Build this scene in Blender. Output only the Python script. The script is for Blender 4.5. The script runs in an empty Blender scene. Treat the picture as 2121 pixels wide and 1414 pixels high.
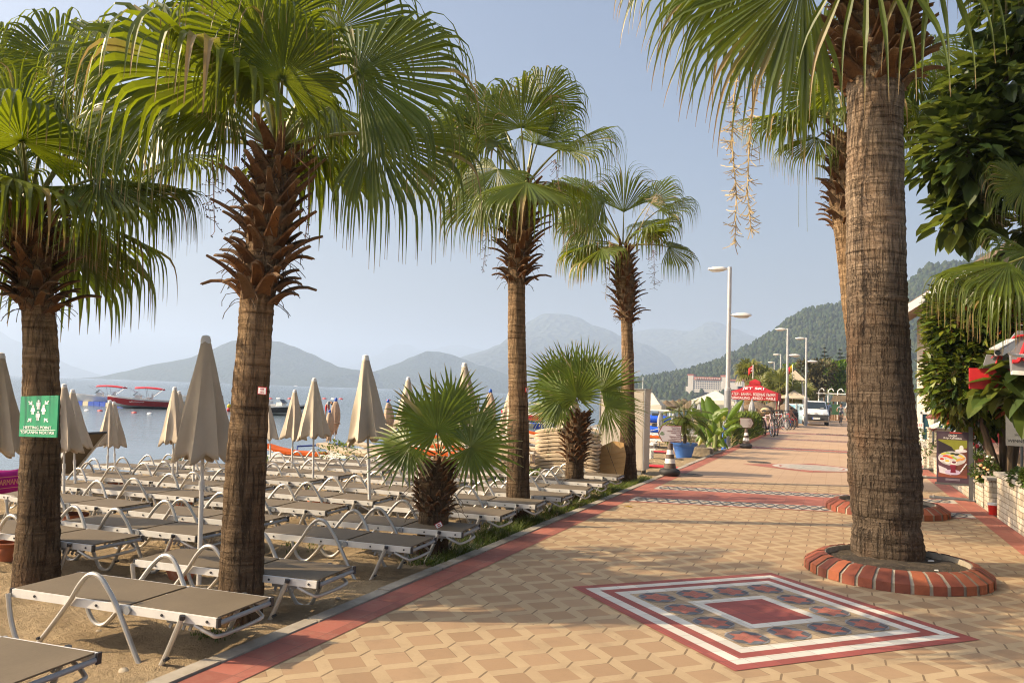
import bpy, bmesh, math, random
from mathutils import Vector, Matrix, noise
R = math.radians; PI = math.pi; V = Vector
rnd = random.Random(11)
SC = bpy.context.scene
COL = SC.collection
# ---------------------------------------------------------------- camera (28 mm lens, eye height 1.72 m)
W, H, F, EYE = 2121.0, 1414.0, 1650.0, 1.72
hz = lambda x: 777 + 0.035*(x-25)
_a = V((-W/2, hz(0)-H/2, F)); _b = V((W/2, hz(W)-H/2, F))
UP = _b.cross(_a).normalized()
if UP.y > 0: UP = -UP
FW = V((1728-W/2, hz(1728)-H/2, F)); FW -= UP*FW.dot(UP); FW.normalize()
RT = FW.cross(UP)
if RT.x < 0: RT = -RT
def ray(px, py):
    d = V((px-W/2, py-H/2, F)); return V((d.dot(RT), d.dot(FW), d.dot(UP)))
def gp(px, py, z=0.0):                      # where a sight line meets height z
    d = ray(px, py); return V((0, 0, EYE)) + d*((z-EYE)/d.z)
def ap(px, py, Y):                          # the point of a sight line at distance Y along the promenade
    d = ray(px, py); return V((0, 0, EYE)) + d*(Y/d.y)
cam = bpy.data.cameras.new('camera'); camo = bpy.data.objects.new('camera', cam); COL.objects.link(camo)
cam.sensor_width = 36; cam.lens = F/W*36; cam.clip_start = .05; cam.clip_end = 40000
ex, ey, ez = V((RT.x, FW.x, UP.x)), V((-RT.y, -FW.y, -UP.y)), V((-RT.z, -FW.z, -UP.z))
M4 = Matrix((ex, ey, ez)).transposed().to_4x4(); M4.translation = V((0, 0, EYE)); camo.matrix_world = M4
SC.camera = camo
# ---------------------------------------------------------------- mesh helper
class MB:
    def __init__(s): s.v = []; s.f = []; s.m = []; s.uv = []
    def add(s, vs, fs, m=0, uv=None):
        o = len(s.v); s.v += [tuple(p) for p in vs]
        s.uv += uv if uv else [(0, 0)]*len(vs)
        for f in fs: s.f.append([i+o for i in f]); s.m.append(m)
    def box(s, c, d, m=0, rot=None, tap=1.0):
        x, y, z = d[0]/2, d[1]/2, d[2]/2; c = V(c)
        vs = [V((sx*x*(tap if sz > 0 else 1), sy*y*(tap if sz > 0 else 1), sz*z)) for sz in (-1, 1) for sx, sy in ((-1, -1), (1, -1), (1, 1), (-1, 1))]
        if rot: vs = [rot @ p for p in vs]
        s.add([p+c for p in vs], [(3, 2, 1, 0), (4, 5, 6, 7), (0, 1, 5, 4), (1, 2, 6, 5), (2, 3, 7, 6), (3, 0, 4, 7)], m)
    def bar(s, a, b, w, h, m=0, up=V((0, 0, 1))):
        a, b = V(a), V(b); d = (b-a).normalized(); u = up - d*up.dot(d)
        if u.length < .01: u = V((0, 1, 0))-d*d.y
        u.normalize(); t = d.cross(u)*w/2; u = u*h/2
        s.add([a-t-u, a+t-u, a+t+u, a-t+u, b-t-u, b+t-u, b+t+u, b-t+u], [(0, 1, 2, 3), (7, 6, 5, 4), (1, 0, 4, 5), (2, 1, 5, 6), (3, 2, 6, 7), (0, 3, 7, 4)], m)
    def tube(s, pts, r, n=8, m=0, cap=True):
        pts = [V(p) for p in pts]; N = len(pts)
        rs = r if isinstance(r, (list, tuple)) else [r]*N
        d0 = (pts[1]-pts[0]).normalized(); u = d0.orthogonal().normalized()
        vs = []; uv = []
        for i, p in enumerate(pts):
            d = (pts[min(i+1, N-1)]-pts[max(i-1, 0)])
            if d.length < 1e-9: d = d0
            d.normalize(); u = (u-d*u.dot(d)).normalized(); w = d.cross(u)
            for k in range(n):
                a = 2*PI*k/n; vs.append(p+(u*math.cos(a)+w*math.sin(a))*rs[i]); uv.append((i/(N-1), k/n))
        fs = [(i*n+k, i*n+(k+1) % n, (i+1)*n+(k+1) % n, (i+1)*n+k) for i in range(N-1) for k in range(n)]
        if cap: fs += [tuple(range(n-1, -1, -1)), tuple((N-1)*n+k for k in range(n))]
        s.add(vs, fs, m, uv)
    def lathe(s, prof, n=20, o=(0, 0, 0), m=0, sx=1, sy=1, cap=True):
        o = V(o); vs = []
        for r, z in prof:
            for k in range(n):
                a = 2*PI*k/n; vs.append(o+V((r*math.cos(a)*sx, r*math.sin(a)*sy, z)))
        N = len(prof)
        fs = [(i*n+k, i*n+(k+1) % n, (i+1)*n+(k+1) % n, (i+1)*n+k) for i in range(N-1) for k in range(n)]
        if cap: fs += [tuple(range(n-1, -1, -1)), tuple((N-1)*n+k for k in range(n))]
        s.add(vs, fs, m)
    def ball(s, c, r, m=0, n=10, sz=1.0, sx=1.0, sy=1.0):
        k = n//2+1
        s.lathe([(max(r*math.sin(PI*i/k), .0005), -r*sz*math.cos(PI*i/k)) for i in range(k+1)], n, c, m, sx, sy)
    def poly(s, pts, m=0): s.add(pts, [tuple(range(len(pts)))], m)
    def slab(s, pts, d, m=0):                 # outline pushed along d
        n = len(pts); a = [V(p) for p in pts]; d = V(d)
        s.add(a+[p+d for p in a], [tuple(range(n-1, -1, -1)), tuple(range(n, 2*n))]+[(i, (i+1) % n, n+(i+1) % n, n+i) for i in range(n)], m)
    def build(s, name, mats, parent=None, loc=None, smooth=40, kind=None):
        me = bpy.data.meshes.new(name); me.from_pydata(s.v, [], s.f)
        mats = mats if isinstance(mats, (list, tuple)) else [mats]
        for q in mats: me.materials.append(q)
        if len(mats) > 1: me.polygons.foreach_set('material_index', s.m)
        if any(u != (0, 0) for u in s.uv[:400]):
            l = me.uv_layers.new(name='UVMap'); idx = [0]*len(me.loops); me.loops.foreach_get('vertex_index', idx)
            l.data.foreach_set('uv', [c for i in idx for c in s.uv[i]])
        if smooth: me.shade_smooth(); me.set_sharp_from_angle(angle=R(smooth))
        me.update()
        o = bpy.data.objects.new(name, me); COL.objects.link(o)
        if parent: o.parent = parent
        if loc: o.location = loc
        if kind: o['kind'] = kind
        return o
def tag(o, label=None, cat=None, group=None, kind=None):
    if label: o['label'] = label
    if cat: o['category'] = cat
    if group: o['group'] = group
    if kind: o['kind'] = kind
    return o
def thing(name, label, cat, loc=(0, 0, 0), rz=0, group=None):
    o = bpy.data.objects.new(name, None); COL.objects.link(o); o.location = loc; o.rotation_euler = (0, 0, rz); o.empty_display_size = .2
    return tag(o, label, cat, group)
def dup(root, loc, rz=0, label=None, group=None, scale=None):
    r = root.copy(); COL.objects.link(r); r.location = loc; r.rotation_euler = (0, 0, rz)
    if label: r['label'] = label
    if group: r['group'] = group
    if scale: r.scale = (scale,)*3 if not isinstance(scale, (tuple, list)) else scale
    for ch in list(root.children):
        c = ch.copy(); COL.objects.link(c); c.parent = r
        for g in ch.children:
            e = g.copy(); COL.objects.link(e); e.parent = c
    return r
def text(txt, size, mat, parent, name, o, xd, yd, depth=.002, align='CENTER', squash=1.0, maxw=None):
    cu = bpy.data.curves.new(name, 'FONT'); cu.body = txt; cu.size = size; cu.align_x = align; cu.align_y = 'CENTER'; cu.extrude = depth; cu.resolution_u = 3
    t = bpy.data.objects.new(name, cu); COL.objects.link(t)
    bpy.context.view_layer.update()
    me = bpy.data.meshes.new_from_object(t.evaluated_get(bpy.context.evaluated_depsgraph_get()))
    bpy.data.objects.remove(t); bpy.data.curves.remove(cu)
    me.materials.clear(); me.materials.append(mat)
    xd, yd, o = V(xd).normalized(), V(yd).normalized(), V(o); zd = xd.cross(yd).normalized()
    k = squash
    if maxw:
        w = max(v.co.x for v in me.vertices)-min(v.co.x for v in me.vertices); k = maxw/w
    for v in me.vertices: v.co = o+xd*(v.co.x*k)+yd*v.co.y+zd*v.co.z
    ob = bpy.data.objects.new(name, me); COL.objects.link(ob); ob.parent = parent
    return ob
# ---------------------------------------------------------------- materials
class NT:
    def __init__(s, name):
        s.mat = bpy.data.materials.new(name); s.mat.use_nodes = True; s.t = s.mat.node_tree; s.n = s.t.nodes; s.l = s.t.links
        s.bsdf = s.n['Principled BSDF']; s.out = s.n['Material Output']
    def node(s, ty, **kw):
        n = s.n.new(ty)
        for k, v in kw.items(): setattr(n, k, v)
        return n
    def put(s, sock, v):
        if hasattr(v, 'is_output'): s.l.new(v, sock)
        else: sock.default_value = v
    def m(s, op, a, b=None, c=None):
        n = s.node('ShaderNodeMath', operation=op)
        for i, x in enumerate((a, b, c)):
            if x is not None: s.put(n.inputs[i], x)
        return n.outputs[0]
    def mix(s, f, a, b, bt='MIX'):
        n = s.node('ShaderNodeMix', data_type='RGBA', blend_type=bt)
        s.put(n.inputs[0], f); s.put(n.inputs[6], rgba(a)); s.put(n.inputs[7], rgba(b)); return n.outputs[2]
    def co(s, which='Object'): return s.node('ShaderNodeTexCoord').outputs[which]
    def map(s, co, scale=(1, 1, 1), rot=(0, 0, 0), loc=(0, 0, 0)):
        n = s.node('ShaderNodeMapping'); s.l.new(co, n.inputs[0]); n.inputs['Scale'].default_value = scale; n.inputs['Rotation'].default_value = rot; n.inputs['Location'].default_value = loc; return n.outputs[0]
    def noise(s, co, scale, detail=4, rough=.55, dist=0):
        n = s.node('ShaderNodeTexNoise'); s.l.new(co, n.inputs['Vector']); n.inputs['Scale'].default_value = scale; n.inputs['Detail'].default_value = detail; n.inputs['Roughness'].default_value = rough; n.inputs['Distortion'].default_value = dist; return n.outputs['Fac']
    def vor(s, co, scale, feature='F1', out='Distance', rand=1.0):
        n = s.node('ShaderNodeTexVoronoi', feature=feature); s.l.new(co, n.inputs['Vector']); n.inputs['Scale'].default_value = scale; n.inputs['Randomness'].default_value = rand; return n.outputs[out]
    def ramp(s, f, lo, hi, a=0.0, b=1.0):
        n = s.node('ShaderNodeMapRange'); s.put(n.inputs[0], f); s.put(n.inputs[1], lo); s.put(n.inputs[2], hi); s.put(n.inputs[3], a); s.put(n.inputs[4], b); return n.outputs[0]
    def sep(s, co):
        n = s.node('ShaderNodeSeparateXYZ'); s.l.new(co, n.inputs[0]); return n.outputs
    def bump(s, h, strength=.5, dist=.01):
        n = s.node('ShaderNodeBump'); n.inputs['Strength'].default_value = strength; n.inputs['Distance'].default_value = dist; s.l.new(h, n.inputs['Height']); s.l.new(n.outputs[0], s.bsdf.inputs['Normal']); return n
    def base(s, c): s.put(s.bsdf.inputs['Base Color'], rgba(c) if not hasattr(c, 'is_output') else c)
    def set(s, **kw):
        for k, v in kw.items(): s.put(s.bsdf.inputs[k.replace('_', ' ')], v)
        return s
    def translucent(s, col, f):
        t = s.node('ShaderNodeBsdfTranslucent'); s.put(t.inputs[0], rgba(col)); x = s.node('ShaderNodeMixShader'); s.put(x.inputs[0], f)
        s.l.new(s.bsdf.outputs[0], x.inputs[1]); s.l.new(t.outputs[0], x.inputs[2]); s.l.new(x.outputs[0], s.out.inputs[0])
def rgba(c): return c if hasattr(c, 'is_output') else (tuple(c)+(1,) if len(c) == 3 else tuple(c))
def mul(c, k): return tuple(min(x*k, 1) for x in c)
def mat(name, col, rough=.6, metal=0, var=.12, vs=6, bump=0, bs=40, bd=.004, spec=.5, stretch=(1, 1, 1), dirt=None, dirt_lo=.55):
    n = NT(name); co = n.co()
    if stretch != (1, 1, 1): co = n.map(co, stretch)
    c = col
    if var: c = n.mix(n.ramp(n.noise(co, vs, 5, .6), .3, .7), mul(col, 1-var), mul(col, 1+var))
    if dirt: c = n.mix(n.ramp(n.noise(co, vs*.6, 6, .7), dirt_lo, dirt_lo+.15), c, dirt)
    n.base(c); n.set(Roughness=rough, Metallic=metal, Specular_IOR_Level=spec)
    if bump: n.bump(n.noise(co, bs, 5, .6), bump, bd)
    return n.mat
def leafmat(name, col, tcol, f=.35, tip=None, rough=.42, hue=.25, spec=.4, ns=3):
    n = NT(name); co = n.co()
    k = n.ramp(n.noise(co, ns, 3, .6), .3, .7)
    c = n.mix(k, mul(col, 1-hue), mul(col, 1+hue)); t = n.mix(k, mul(tcol, 1-hue), mul(tcol, 1+hue))
    uv = n.sep(n.co('UV')); c = n.mix(n.m('MULTIPLY', uv[1], .55), c, (col[0]*1.7, col[1]*1.25, col[2]*.6)); 
    if tip:
        q = n.m('MAXIMUM', n.ramp(n.m('ADD', uv[0], n.m('MULTIPLY', uv[1], .12)), .93, 1.02), n.m('MULTIPLY', n.m('GREATER_THAN', uv[1], .958), n.ramp(uv[0], .35, .7, 0, .9))); c = n.mix(q, c, tip); t = n.mix(q, t, tip)
    n.base(c); n.set(Roughness=rough, Specular_IOR_Level=spec); n.translucent(t, f)
    return n.mat
# ---------------------------------------------------------------- render, sky, sun
SC.render.engine = 'CYCLES'
cy = SC.cycles; cy.use_denoising = True; cy.max_bounces = 6; cy.diffuse_bounces = 3; cy.glossy_bounces = 2; cy.transmission_bounces = 3; cy.volume_bounces = 1; cy.transparent_max_bounces = 4
try: cy.denoiser = 'OPENIMAGEDENOISE'; cy.denoising_prefilter = 'ACCURATE'
except Exception: pass
cy.sample_clamp_indirect = 6; cy.filter_width = 1.1
SC.view_settings.view_transform = 'Standard'; SC.view_settings.look = 'None'; SC.view_settings.gamma = 1.0; SC.view_settings.exposure = EXPO = 0.85
SUN_EL, SUN_DIR = R(33), V((-.90, -.44, 0)).normalized()           # towards the sun: over the sea, a little behind the camera
wd = bpy.data.worlds.new('World'); SC.world = wd; wd.use_nodes = True
sk = wd.node_tree.nodes.new('ShaderNodeTexSky'); sk.sky_type = 'NISHITA'; sk.sun_disc = False
sk.sun_elevation = SUN_EL; sk.sun_rotation = math.atan2(SUN_DIR.x, SUN_DIR.y); sk.air_density = 1.0; sk.dust_density = 8.0; sk.ozone_density = 2.4
bg = wd.node_tree.nodes['Background']; bg.inputs[1].default_value = .118; wd.node_tree.links.new(sk.outputs[0], bg.inputs[0])
sd = bpy.data.lights.new('sun', 'SUN'); sd.energy = 5.0; sd.angle = R(.55); sd.color = (1, .79, .52)
so = bpy.data.objects.new('sun', sd); COL.objects.link(so)
so.rotation_euler = (SUN_DIR*math.cos(SUN_EL)+V((0, 0, math.sin(SUN_EL)))).to_track_quat('Z', 'Y').to_euler(); so.location = (-20, -10, 20)
# ---------------------------------------------------------------- haze
hb = MB(); hb.box((-2500, 4300, 283), (9600, 9800, 572))
n = NT('haze_air'); n.n.remove(n.bsdf)
pv = n.node('ShaderNodeVolumePrincipled'); pv.inputs['Color'].default_value = (.60, .74, .97, 1); pv.inputs['Density'].default_value = 2.9e-4; pv.inputs['Anisotropy'].default_value = .2
n.l.new(pv.outputs[0], n.out.inputs['Volume'])
n.mat.cycles.homogeneous_volume = True
HAZE = hb.build('haze', n.mat, smooth=0, kind='stuff'); HAZE['label'] = 'pale morning haze over the bay and hills'
# ---------------------------------------------------------------- sea
n = NT('sea_water'); co = n.co()
d = n.m('LENGTH' if False else 'ABSOLUTE', n.sep(co)[1])
w1 = n.noise(n.map(co, (.5, 1.6, 1), (0, 0, R(-35))), 1.0, 5, .6); w2 = n.noise(n.map(co, (.03, .10, 1), (0, 0, R(-30))), 1.0, 4, .6)
n.base(n.mix(n.ramp(w2, .35, .65), (.075, .11, .135), (.10, .135, .155))); n.set(Roughness=.16, IOR=1.33)
bp_ = n.bump(n.m('ADD', w1, n.m('MULTIPLY', w2, 1.2)), .55, .35)
sx_ = n.sep(co); off = n.m('ADD', n.m('MULTIPLY', sx_[0], -.75), n.m('MULTIPLY', sx_[1], .65)); n.l.new(n.m('ADD', n.ramp(off, 25, 80, .03, .8), n.m('MULTIPLY', n.ramp(w2, .4, .6), .10)), bp_.inputs['Strength'])
s = MB(); s.add([(-7000, -400, 0), (1500, -400, 0), (1500, 8900, 0), (-7000, 8900, 0)], [(0, 1, 2, 3)])
SEA = s.build('sea', n.mat, loc=(0, 0, -.36), kind='structure')
# ---------------------------------------------------------------- sand, ground, promenade
def sstep(a, b, x): t = max(0, min(1, (x-a)/(b-a))); return t*t*(3-2*t)
def shore(y): return -15.6 + 2.2*math.exp(-((y-18.5)/4.5)**2) - .02*max(0, y-40)
def sandz(x, y, fine=True):
    z = -.035 - .05*sstep(-3.7, -4.4, x) - .30*sstep(-7, shore(y), x) - .25*sstep(shore(y), shore(y)-2.5, x)
    if fine:
        k = sstep(-3.55, -3.95, x)
        z += k*(.055*noise.noise((x*1.1, y*1.1, 3)) + .040*noise.noise((x*3.3, y*3.3, 7)) + .026*abs(noise.noise((x*5.5+3, y*6.5, 4))) + .014*noise.noise((x*10, y*10, 1)))
        z += k*.05*max(0, noise.noise((x*.8+4, y*1.6, 9)))
    return z
def rows(a, b, s0, g, cap):
    o = [a]; s = s0
    while o[-1] < b: o.append(min(b, o[-1]+s)); s = min(cap, s*g)
    return o
n = NT('sand_grains'); co = n.co()
k = n.noise(co, 1.3, 6, .65); k2 = n.noise(co, 9, 5, .7); k3 = n.noise(co, 160, 2, .5)
c = n.mix(n.ramp(k, .35, .68), (.41, .30, .175), (.60, .455, .28)); c = n.mix(n.ramp(k2, .5, .75, 0, .55), c, (.24, .175, .11)); c = n.mix(n.ramp(k3, .55, .7, 0, .35), c, (.55, .45, .32))
n.base(c); n.set(Roughness=.95, Specular_IOR_Level=.15)
n.bump(n.m('ADD', n.m('MULTIPLY', n.noise(co, 14, 6, .7), 1.6), n.m('MULTIPLY', k3, .35)), 1.0, .085)
SANDM = n.mat
ys = rows(-1.0, 130, .07, 1.010, 4.0) if 0 else rows(-1.0, 2.6, .3, 1.0, .3)+rows(2.6, 130, .045, 1.013, 4.0)[1:]; xs = [-3.585, -3.7, -3.8]+[-v for v in rows(3.9, 21, .045, 1.012, .5)]
s = MB(); s.add([(x, y, sandz(x, y)) for y in ys for x in xs], [(j*len(xs)+i+1, j*len(xs)+i, (j+1)*len(xs)+i, (j+1)*len(xs)+i+1) for j in range(len(ys)-1) for i in range(len(xs)-1)])
s.build('sand_beach', SANDM, kind='structure', smooth=180)
# far land on both sides
LANDM = mat('dry_ground', (.16, .15, .09), .95, var=.35, vs=.15, bump=.4, bs=3, bd=.05)
s = MB(); s.poly([(2.3, -6, -.03), (240, -6, -.03), (500, 420, -.03), (500, 1500, -.03), (-260, 1500, -.03), (-215, 700, -.03), (-90, 420, -.03), (-24, 130.2, -.2), (-3.6, 130.1, -.03), (-3.6, 131, -.03), (2.3, 131, -.03)])
s.build('ground', LANDM, kind='structure', smooth=0)
# promenade paving: square buff inlays set cornerwise in a paler zigzag, joints, red borders
n = NT('promenade_paving'); co = n.co(); x, y, z = n.sep(co)
a = .297*math.sqrt(2)
u = n.m('DIVIDE', n.m('ADD', n.m('ADD', x, y), 40.17), a); v = n.m('DIVIDE', n.m('ADD', n.m('SUBTRACT', y, x), 40.0), a)
fu, fv = n.m('FRACT', u), n.m('FRACT', v)
q = .69
du, dv = n.m('LESS_THAN', fu, q), n.m('LESS_THAN', fv, q); dark = n.m('MULTIPLY', du, dv)
cross = n.m('MULTIPLY', n.m('SUBTRACT', 1, du), n.m('SUBTRACT', 1, dv))
cid = n.node('ShaderNodeCombineXYZ'); n.l.new(n.m('FLOOR', u), cid.inputs[0]); n.l.new(n.m('FLOOR', v), cid.inputs[1])
wn = n.node('ShaderNodeTexWhiteNoise', noise_dimensions='2D'); n.l.new(cid.outputs[0], wn.inputs['Vector']); rv = wn.outputs['Value']
edge = lambda f, p, w: n.m('LESS_THAN', n.m('ABSOLUTE', n.m('SUBTRACT', f, p)), w)
j1 = n.m('MULTIPLY', n.m('MAXIMUM', edge(fu, q, .011), n.m('MULTIPLY', edge(fu, 0.0, .012), .4)), dv); j2 = n.m('MULTIPLY', n.m('MAXIMUM', edge(fv, q, .011), n.m('MULTIPLY', edge(fv, 0.0, .012), .6)), du)
jn = n.ramp(n.noise(co, 1.7, 3, .6), .42, .62, .12, .9)
j3 = n.m('MULTIPLY', n.m('LESS_THAN', n.m('ABSOLUTE', n.m('SUBTRACT', fu, fv)), .035), cross)
joint = n.m('MAXIMUM', n.m('MULTIPLY', n.m('MAXIMUM', j1, j2), n.m('MULTIPLY', jn, .8)), n.m('MULTIPLY', j3, .9))
# far part: plain square setts
gx, gy = n.m('FRACT', n.m('DIVIDE', n.m('ADD', x, 50), .33)), n.m('FRACT', n.m('DIVIDE', y, .33))
gj = n.m('MAXIMUM', n.m('LESS_THAN', gx, .05), n.m('LESS_THAN', gy, .05))
far = n.m('GREATER_THAN', n.m('SUBTRACT', y, n.m('MULTIPLY', x, .27)), 18.4)
big = n.noise(co, .9, 5, .65); fine = n.noise(co, 45, 4, .7)
lightc = n.mix(n.ramp(big, .35, .7), (.385, .285, .168), (.445, .335, .203)); darkc = n.mix(rv, (.295, .192, .108), (.35, .235, .138))
c = n.mix(dark, lightc, darkc); c = n.mix(n.ramp(n.noise(co, 5, 4, .7), .55, .8, 0, .35), c, (.36, .24, .14))
cf = n.mix(n.ramp(big, .3, .7), (.385, .262, .168), (.43, .30, .195)); 
c = n.mix(n.m('MULTIPLY', joint, .95), c, (.13, .085, .05)); cf = n.mix(n.m('MULTIPLY', gj, .45), cf, (.30, .19, .11))
blot = n.noise(co, 2.3, 7, .72); c = n.mix(n.ramp(blot, .50, .66, 0, .42), c, (.24, .165, .10)); c = n.mix(n.m('MULTIPLY', n.ramp(rv, .0, .35, .22, 0), 1), c, (.25, .17, .10)); spot = n.vor(co, 5.5); c = n.mix(n.ramp(spot, .03, .06, .55, 0), c, (.12, .09, .065)); cf = n.mix(n.ramp(blot, .50, .7, 0, .4), cf, (.27, .18, .12)); c = n.mix(far, c, cf); c = n.mix(n.ramp(fine, .45, .75, 0, .22), c, (.30, .19, .10))
n.base(c); n.set(Roughness=.72, Specular_IOR_Level=.3)
n.bump(n.m('SUBTRACT', n.m('MULTIPLY', fine, .35), n.m('MULTIPLY', joint, 1.2)), .45, .006)
s = MB(); yy = [-2, 10, 30, 131]
s.add([(x_, y_, 0) for y_ in yy for x_ in (-3.47, 2.42)], [(2*j, 2*j+1, 2*j+3, 2*j+2) for j in range(3)])
s.build('promenade_paving', n.mat, kind='structure', smooth=0)
def pavemat(name, col, var=.2, tile=.2, rot=0, jc=(.25, .18, .12), jw=.04, scuff=None):
    n = NT(name); co = n.co(); r = n.map(co, (1, 1, 1), (0, 0, rot)); x, y, z = n.sep(r)
    tx = n.m('DIVIDE', n.m('ADD', x, 60), tile); ty = n.m('DIVIDE', n.m('ADD', y, 60), tile)
    j = n.m('MAXIMUM', n.m('LESS_THAN', n.m('FRACT', tx), jw), n.m('LESS_THAN', n.m('FRACT', ty), jw))
    cid = n.node('ShaderNodeCombineXYZ'); n.l.new(n.m('FLOOR', tx), cid.inputs[0]); n.l.new(n.m('FLOOR', ty), cid.inputs[1])
    wn = n.node('ShaderNodeTexWhiteNoise', noise_dimensions='2D'); n.l.new(cid.outputs[0], wn.inputs['Vector'])
    c = n.mix(wn.outputs['Value'], mul(col, 1-var), mul(col, 1+var)); c = n.mix(n.ramp(n.noise(co, 6, 6, .7), .5, .78, 0, .5), c, scuff or mul(col, .65)); c = n.mix(n.m('MULTIPLY', j, .7), c, jc)
    n.base(c); n.set(Roughness=.7, Specular_IOR_Level=.3); n.bump(n.m('SUBTRACT', n.m('MULTIPLY', n.noise(co, 60, 4, .7), .3), j), .4, .004)
    return n.mat
REDP = pavemat('red_paver', (.31, .105, .075), .18, .31, 0, (.2, .09, .07), .03, (.40, .24, .17))
REDD = pavemat('red_paver_diagonal', (.28, .075, .062), .15, .186, R(45), (.17, .07, .06), .04)
WHTD = pavemat('white_paver_diagonal', (.56, .535, .475), .12, .186, R(45), (.3, .28, .24), .035, (.48, .46, .40))
s = MB(); s.poly([(-3.47, -2, .004), (-3.17, -2, .004), (-3.17, 131, .004), (-3.47, 131, .004)]); s.poly([(2.10, -2, .004), (2.42, -2, .004), (2.42, 131, .004), (2.10, 131, .004)])
s.build('red_border', REDP, kind='structure', smooth=0)
KERBM = mat('kerb_concrete', (.33, .29, .23), .9, var=.25, vs=4, bump=.5, bs=60, dirt=(.22, .17, .11))
s = MB()
for i in range(133):
    s.box((-3.535+.004*math.sin(i*2.1), -2+i+.5, -.055+.003*math.sin(i*1.7)), (.115, .985, .14))
s.build('kerb', KERBM, kind='structure', smooth=0)
# cross bands of ornament at an angle to the path
GREYP = mat('charcoal_inlay', (.09, .09, .10), .7, var=.3, vs=9); PALEP = mat('pale_inlay', (.43, .395, .335), .7, var=.12, vs=9, dirt=(.42, .37, .3)); TANP = mat('tan_inlay', (.50, .36, .22), .7, var=.2, vs=9)
def crossband(name, y0, wid, mid, sl):
    s = MB(); L = lambda x, y, z: (x, y+(x+1.2)*sl, z)
    def strip(a, b, m, z=.004, x0=-3.16, x1=2.09): s.poly([L(x0, a, z), L(x1, a, z), L(x1, b, z), L(x0, b, z)], m)
    strip(y0-.10, y0, 0); strip(y0+wid, y0+wid+mid, 0); strip(y0+2*wid+mid, y0+2*wid+mid+.10, 0)
    for b in (y0, y0+wid+mid):
        strip(b, b+wid, 1); k = 15; dx = 5.1/k
        for i in range(k):
            x = -3.1+i*dx; cy_ = b+wid/2; h = wid*.40
            for a0, a1 in ((0, 1), (1, 0)):
                P = []
                for t in range(9):
                    f = t/8; P.append((x+f*dx, cy_+(1 if a0 == 0 else -1)*h*math.sin(2*PI*f)))
                w = wid*.11
                for (xa, ya), (xb, yb) in zip(P, P[1:]): s.poly([L(xa, ya-w, .008+a0*.003), L(xb, yb-w, .008+a0*.003), L(xb, yb+w, .008+a0*.003), L(xa, ya+w, .008+a0*.003)], 2)
            for q in (.25, .75): s.poly([L(x+q*dx-.05, cy_, .014), L(x+q*dx, cy_-.045, .014), L(x+q*dx+.05, cy_, .014), L(x+q*dx, cy_+.045, .014)], 3)
    o = s.build(name, [REDP, PALEP, GREYP, TANP], kind='structure', smooth=0); return o
crossband('patterned_paving_band', 13.66, .58, 1.42, .27)
crossband('patterned_paving_band', 30.5, .45, .9, .12)
crossband('patterned_paving_band', 39.2, .4, .5, .10)
crossband('patterned_paving_band', 47.0, .45, 1.0, .10)
# square mosaic of white and red bands round six-pointed stars
s = MB(); cx, cyy = -.575, 6.98
def dia(r0, r1, m, z):
    o = [(r0, 0), (0, r0), (-r0, 0), (0, -r0)]; i = [(r1, 0), (0, r1), (-r1, 0), (0, -r1)]
    for k in range(4):
        a, b, c, d = o[k], o[(k+1) % 4], i[(k+1) % 4], i[k]; s.poly([(cx+p[0], cyy+p[1], z) for p in (a, b, c, d)], m)
for r0, r1, m in ((1.6, 1.47, 0), (1.47, 1.335, 1), (1.335, 1.205, 0), (1.205, 1.07, 1), (1.07, .57, 2), (.57, .435, 1)): dia(r0, r1, m, .004)
s.poly([(cx+p[0]*.435, cyy+p[1]*.435, .004) for p in ((1, 0), (0, 1), (-1, 0), (0, -1))], 0)
c45 = math.sqrt(.5)
for i in range(4):
    for j in range(4):
        if i in (0, 3) or j in (0, 3):
            pu, pv = (-.585+i*.39), (-.585+j*.39); px_, py_ = cx+(pu-pv)*c45, cyy+(pu+pv)*c45
            e = .082
            for k in range(6):
                a0, a1, a2 = R(60*k+15), R(60*k+45), R(60*k+75); am = a1
                P = lambda a, r: (px_+r*math.cos(a), py_+r*math.sin(a), .008)
                gq = .955
                def ins(q): 
                    mx = [sum(p[t] for p in q)/len(q) for t in (0, 1)]; return [(mx[0]+(p[0]-mx[0])*gq, mx[1]+(p[1]-mx[1])*gq, p[2]) for p in q]
                s.poly(ins([(px_, py_, .008), P(a0, e), P(am, e*math.sqrt(3)), P(a2, e)]), 3)
                s.poly(ins([P(a2, e), P(am, e*math.sqrt(3)), P(a2, 2*e), P(R(60*k+105), e*math.sqrt(3))]), 4 if k % 2 else 5)
                b0 = R(60*k+45)
                s.poly(ins([P(b0, e*math.sqrt(3)+.004), P(R(60*k+15), 2*e), P(b0, 2*e*1.0), P(R(60*k+75), 2*e)]), 6)
REDS = mat('red_star_paver', (.34, .115, .08), .7, var=.25, vs=9); GR2 = mat('slate_paver', (.088, .088, .095), .7, var=.3, vs=9); GR3 = mat('dark_slate_paver', (.11, .115, .13), .7, var=.3, vs=9); GR4 = mat('pale_grey_paver', (.27, .27, .28), .7, var=.2, vs=9)
TILET = pavemat('buff_paver', (.36, .27, .17), .2, .10, R(45), (.12, .09, .06), .06)
s.build('paving_mosaic', [REDD, WHTD, TILET, REDS, GR2, GR3, GR4], kind='structure', smooth=0)
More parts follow.
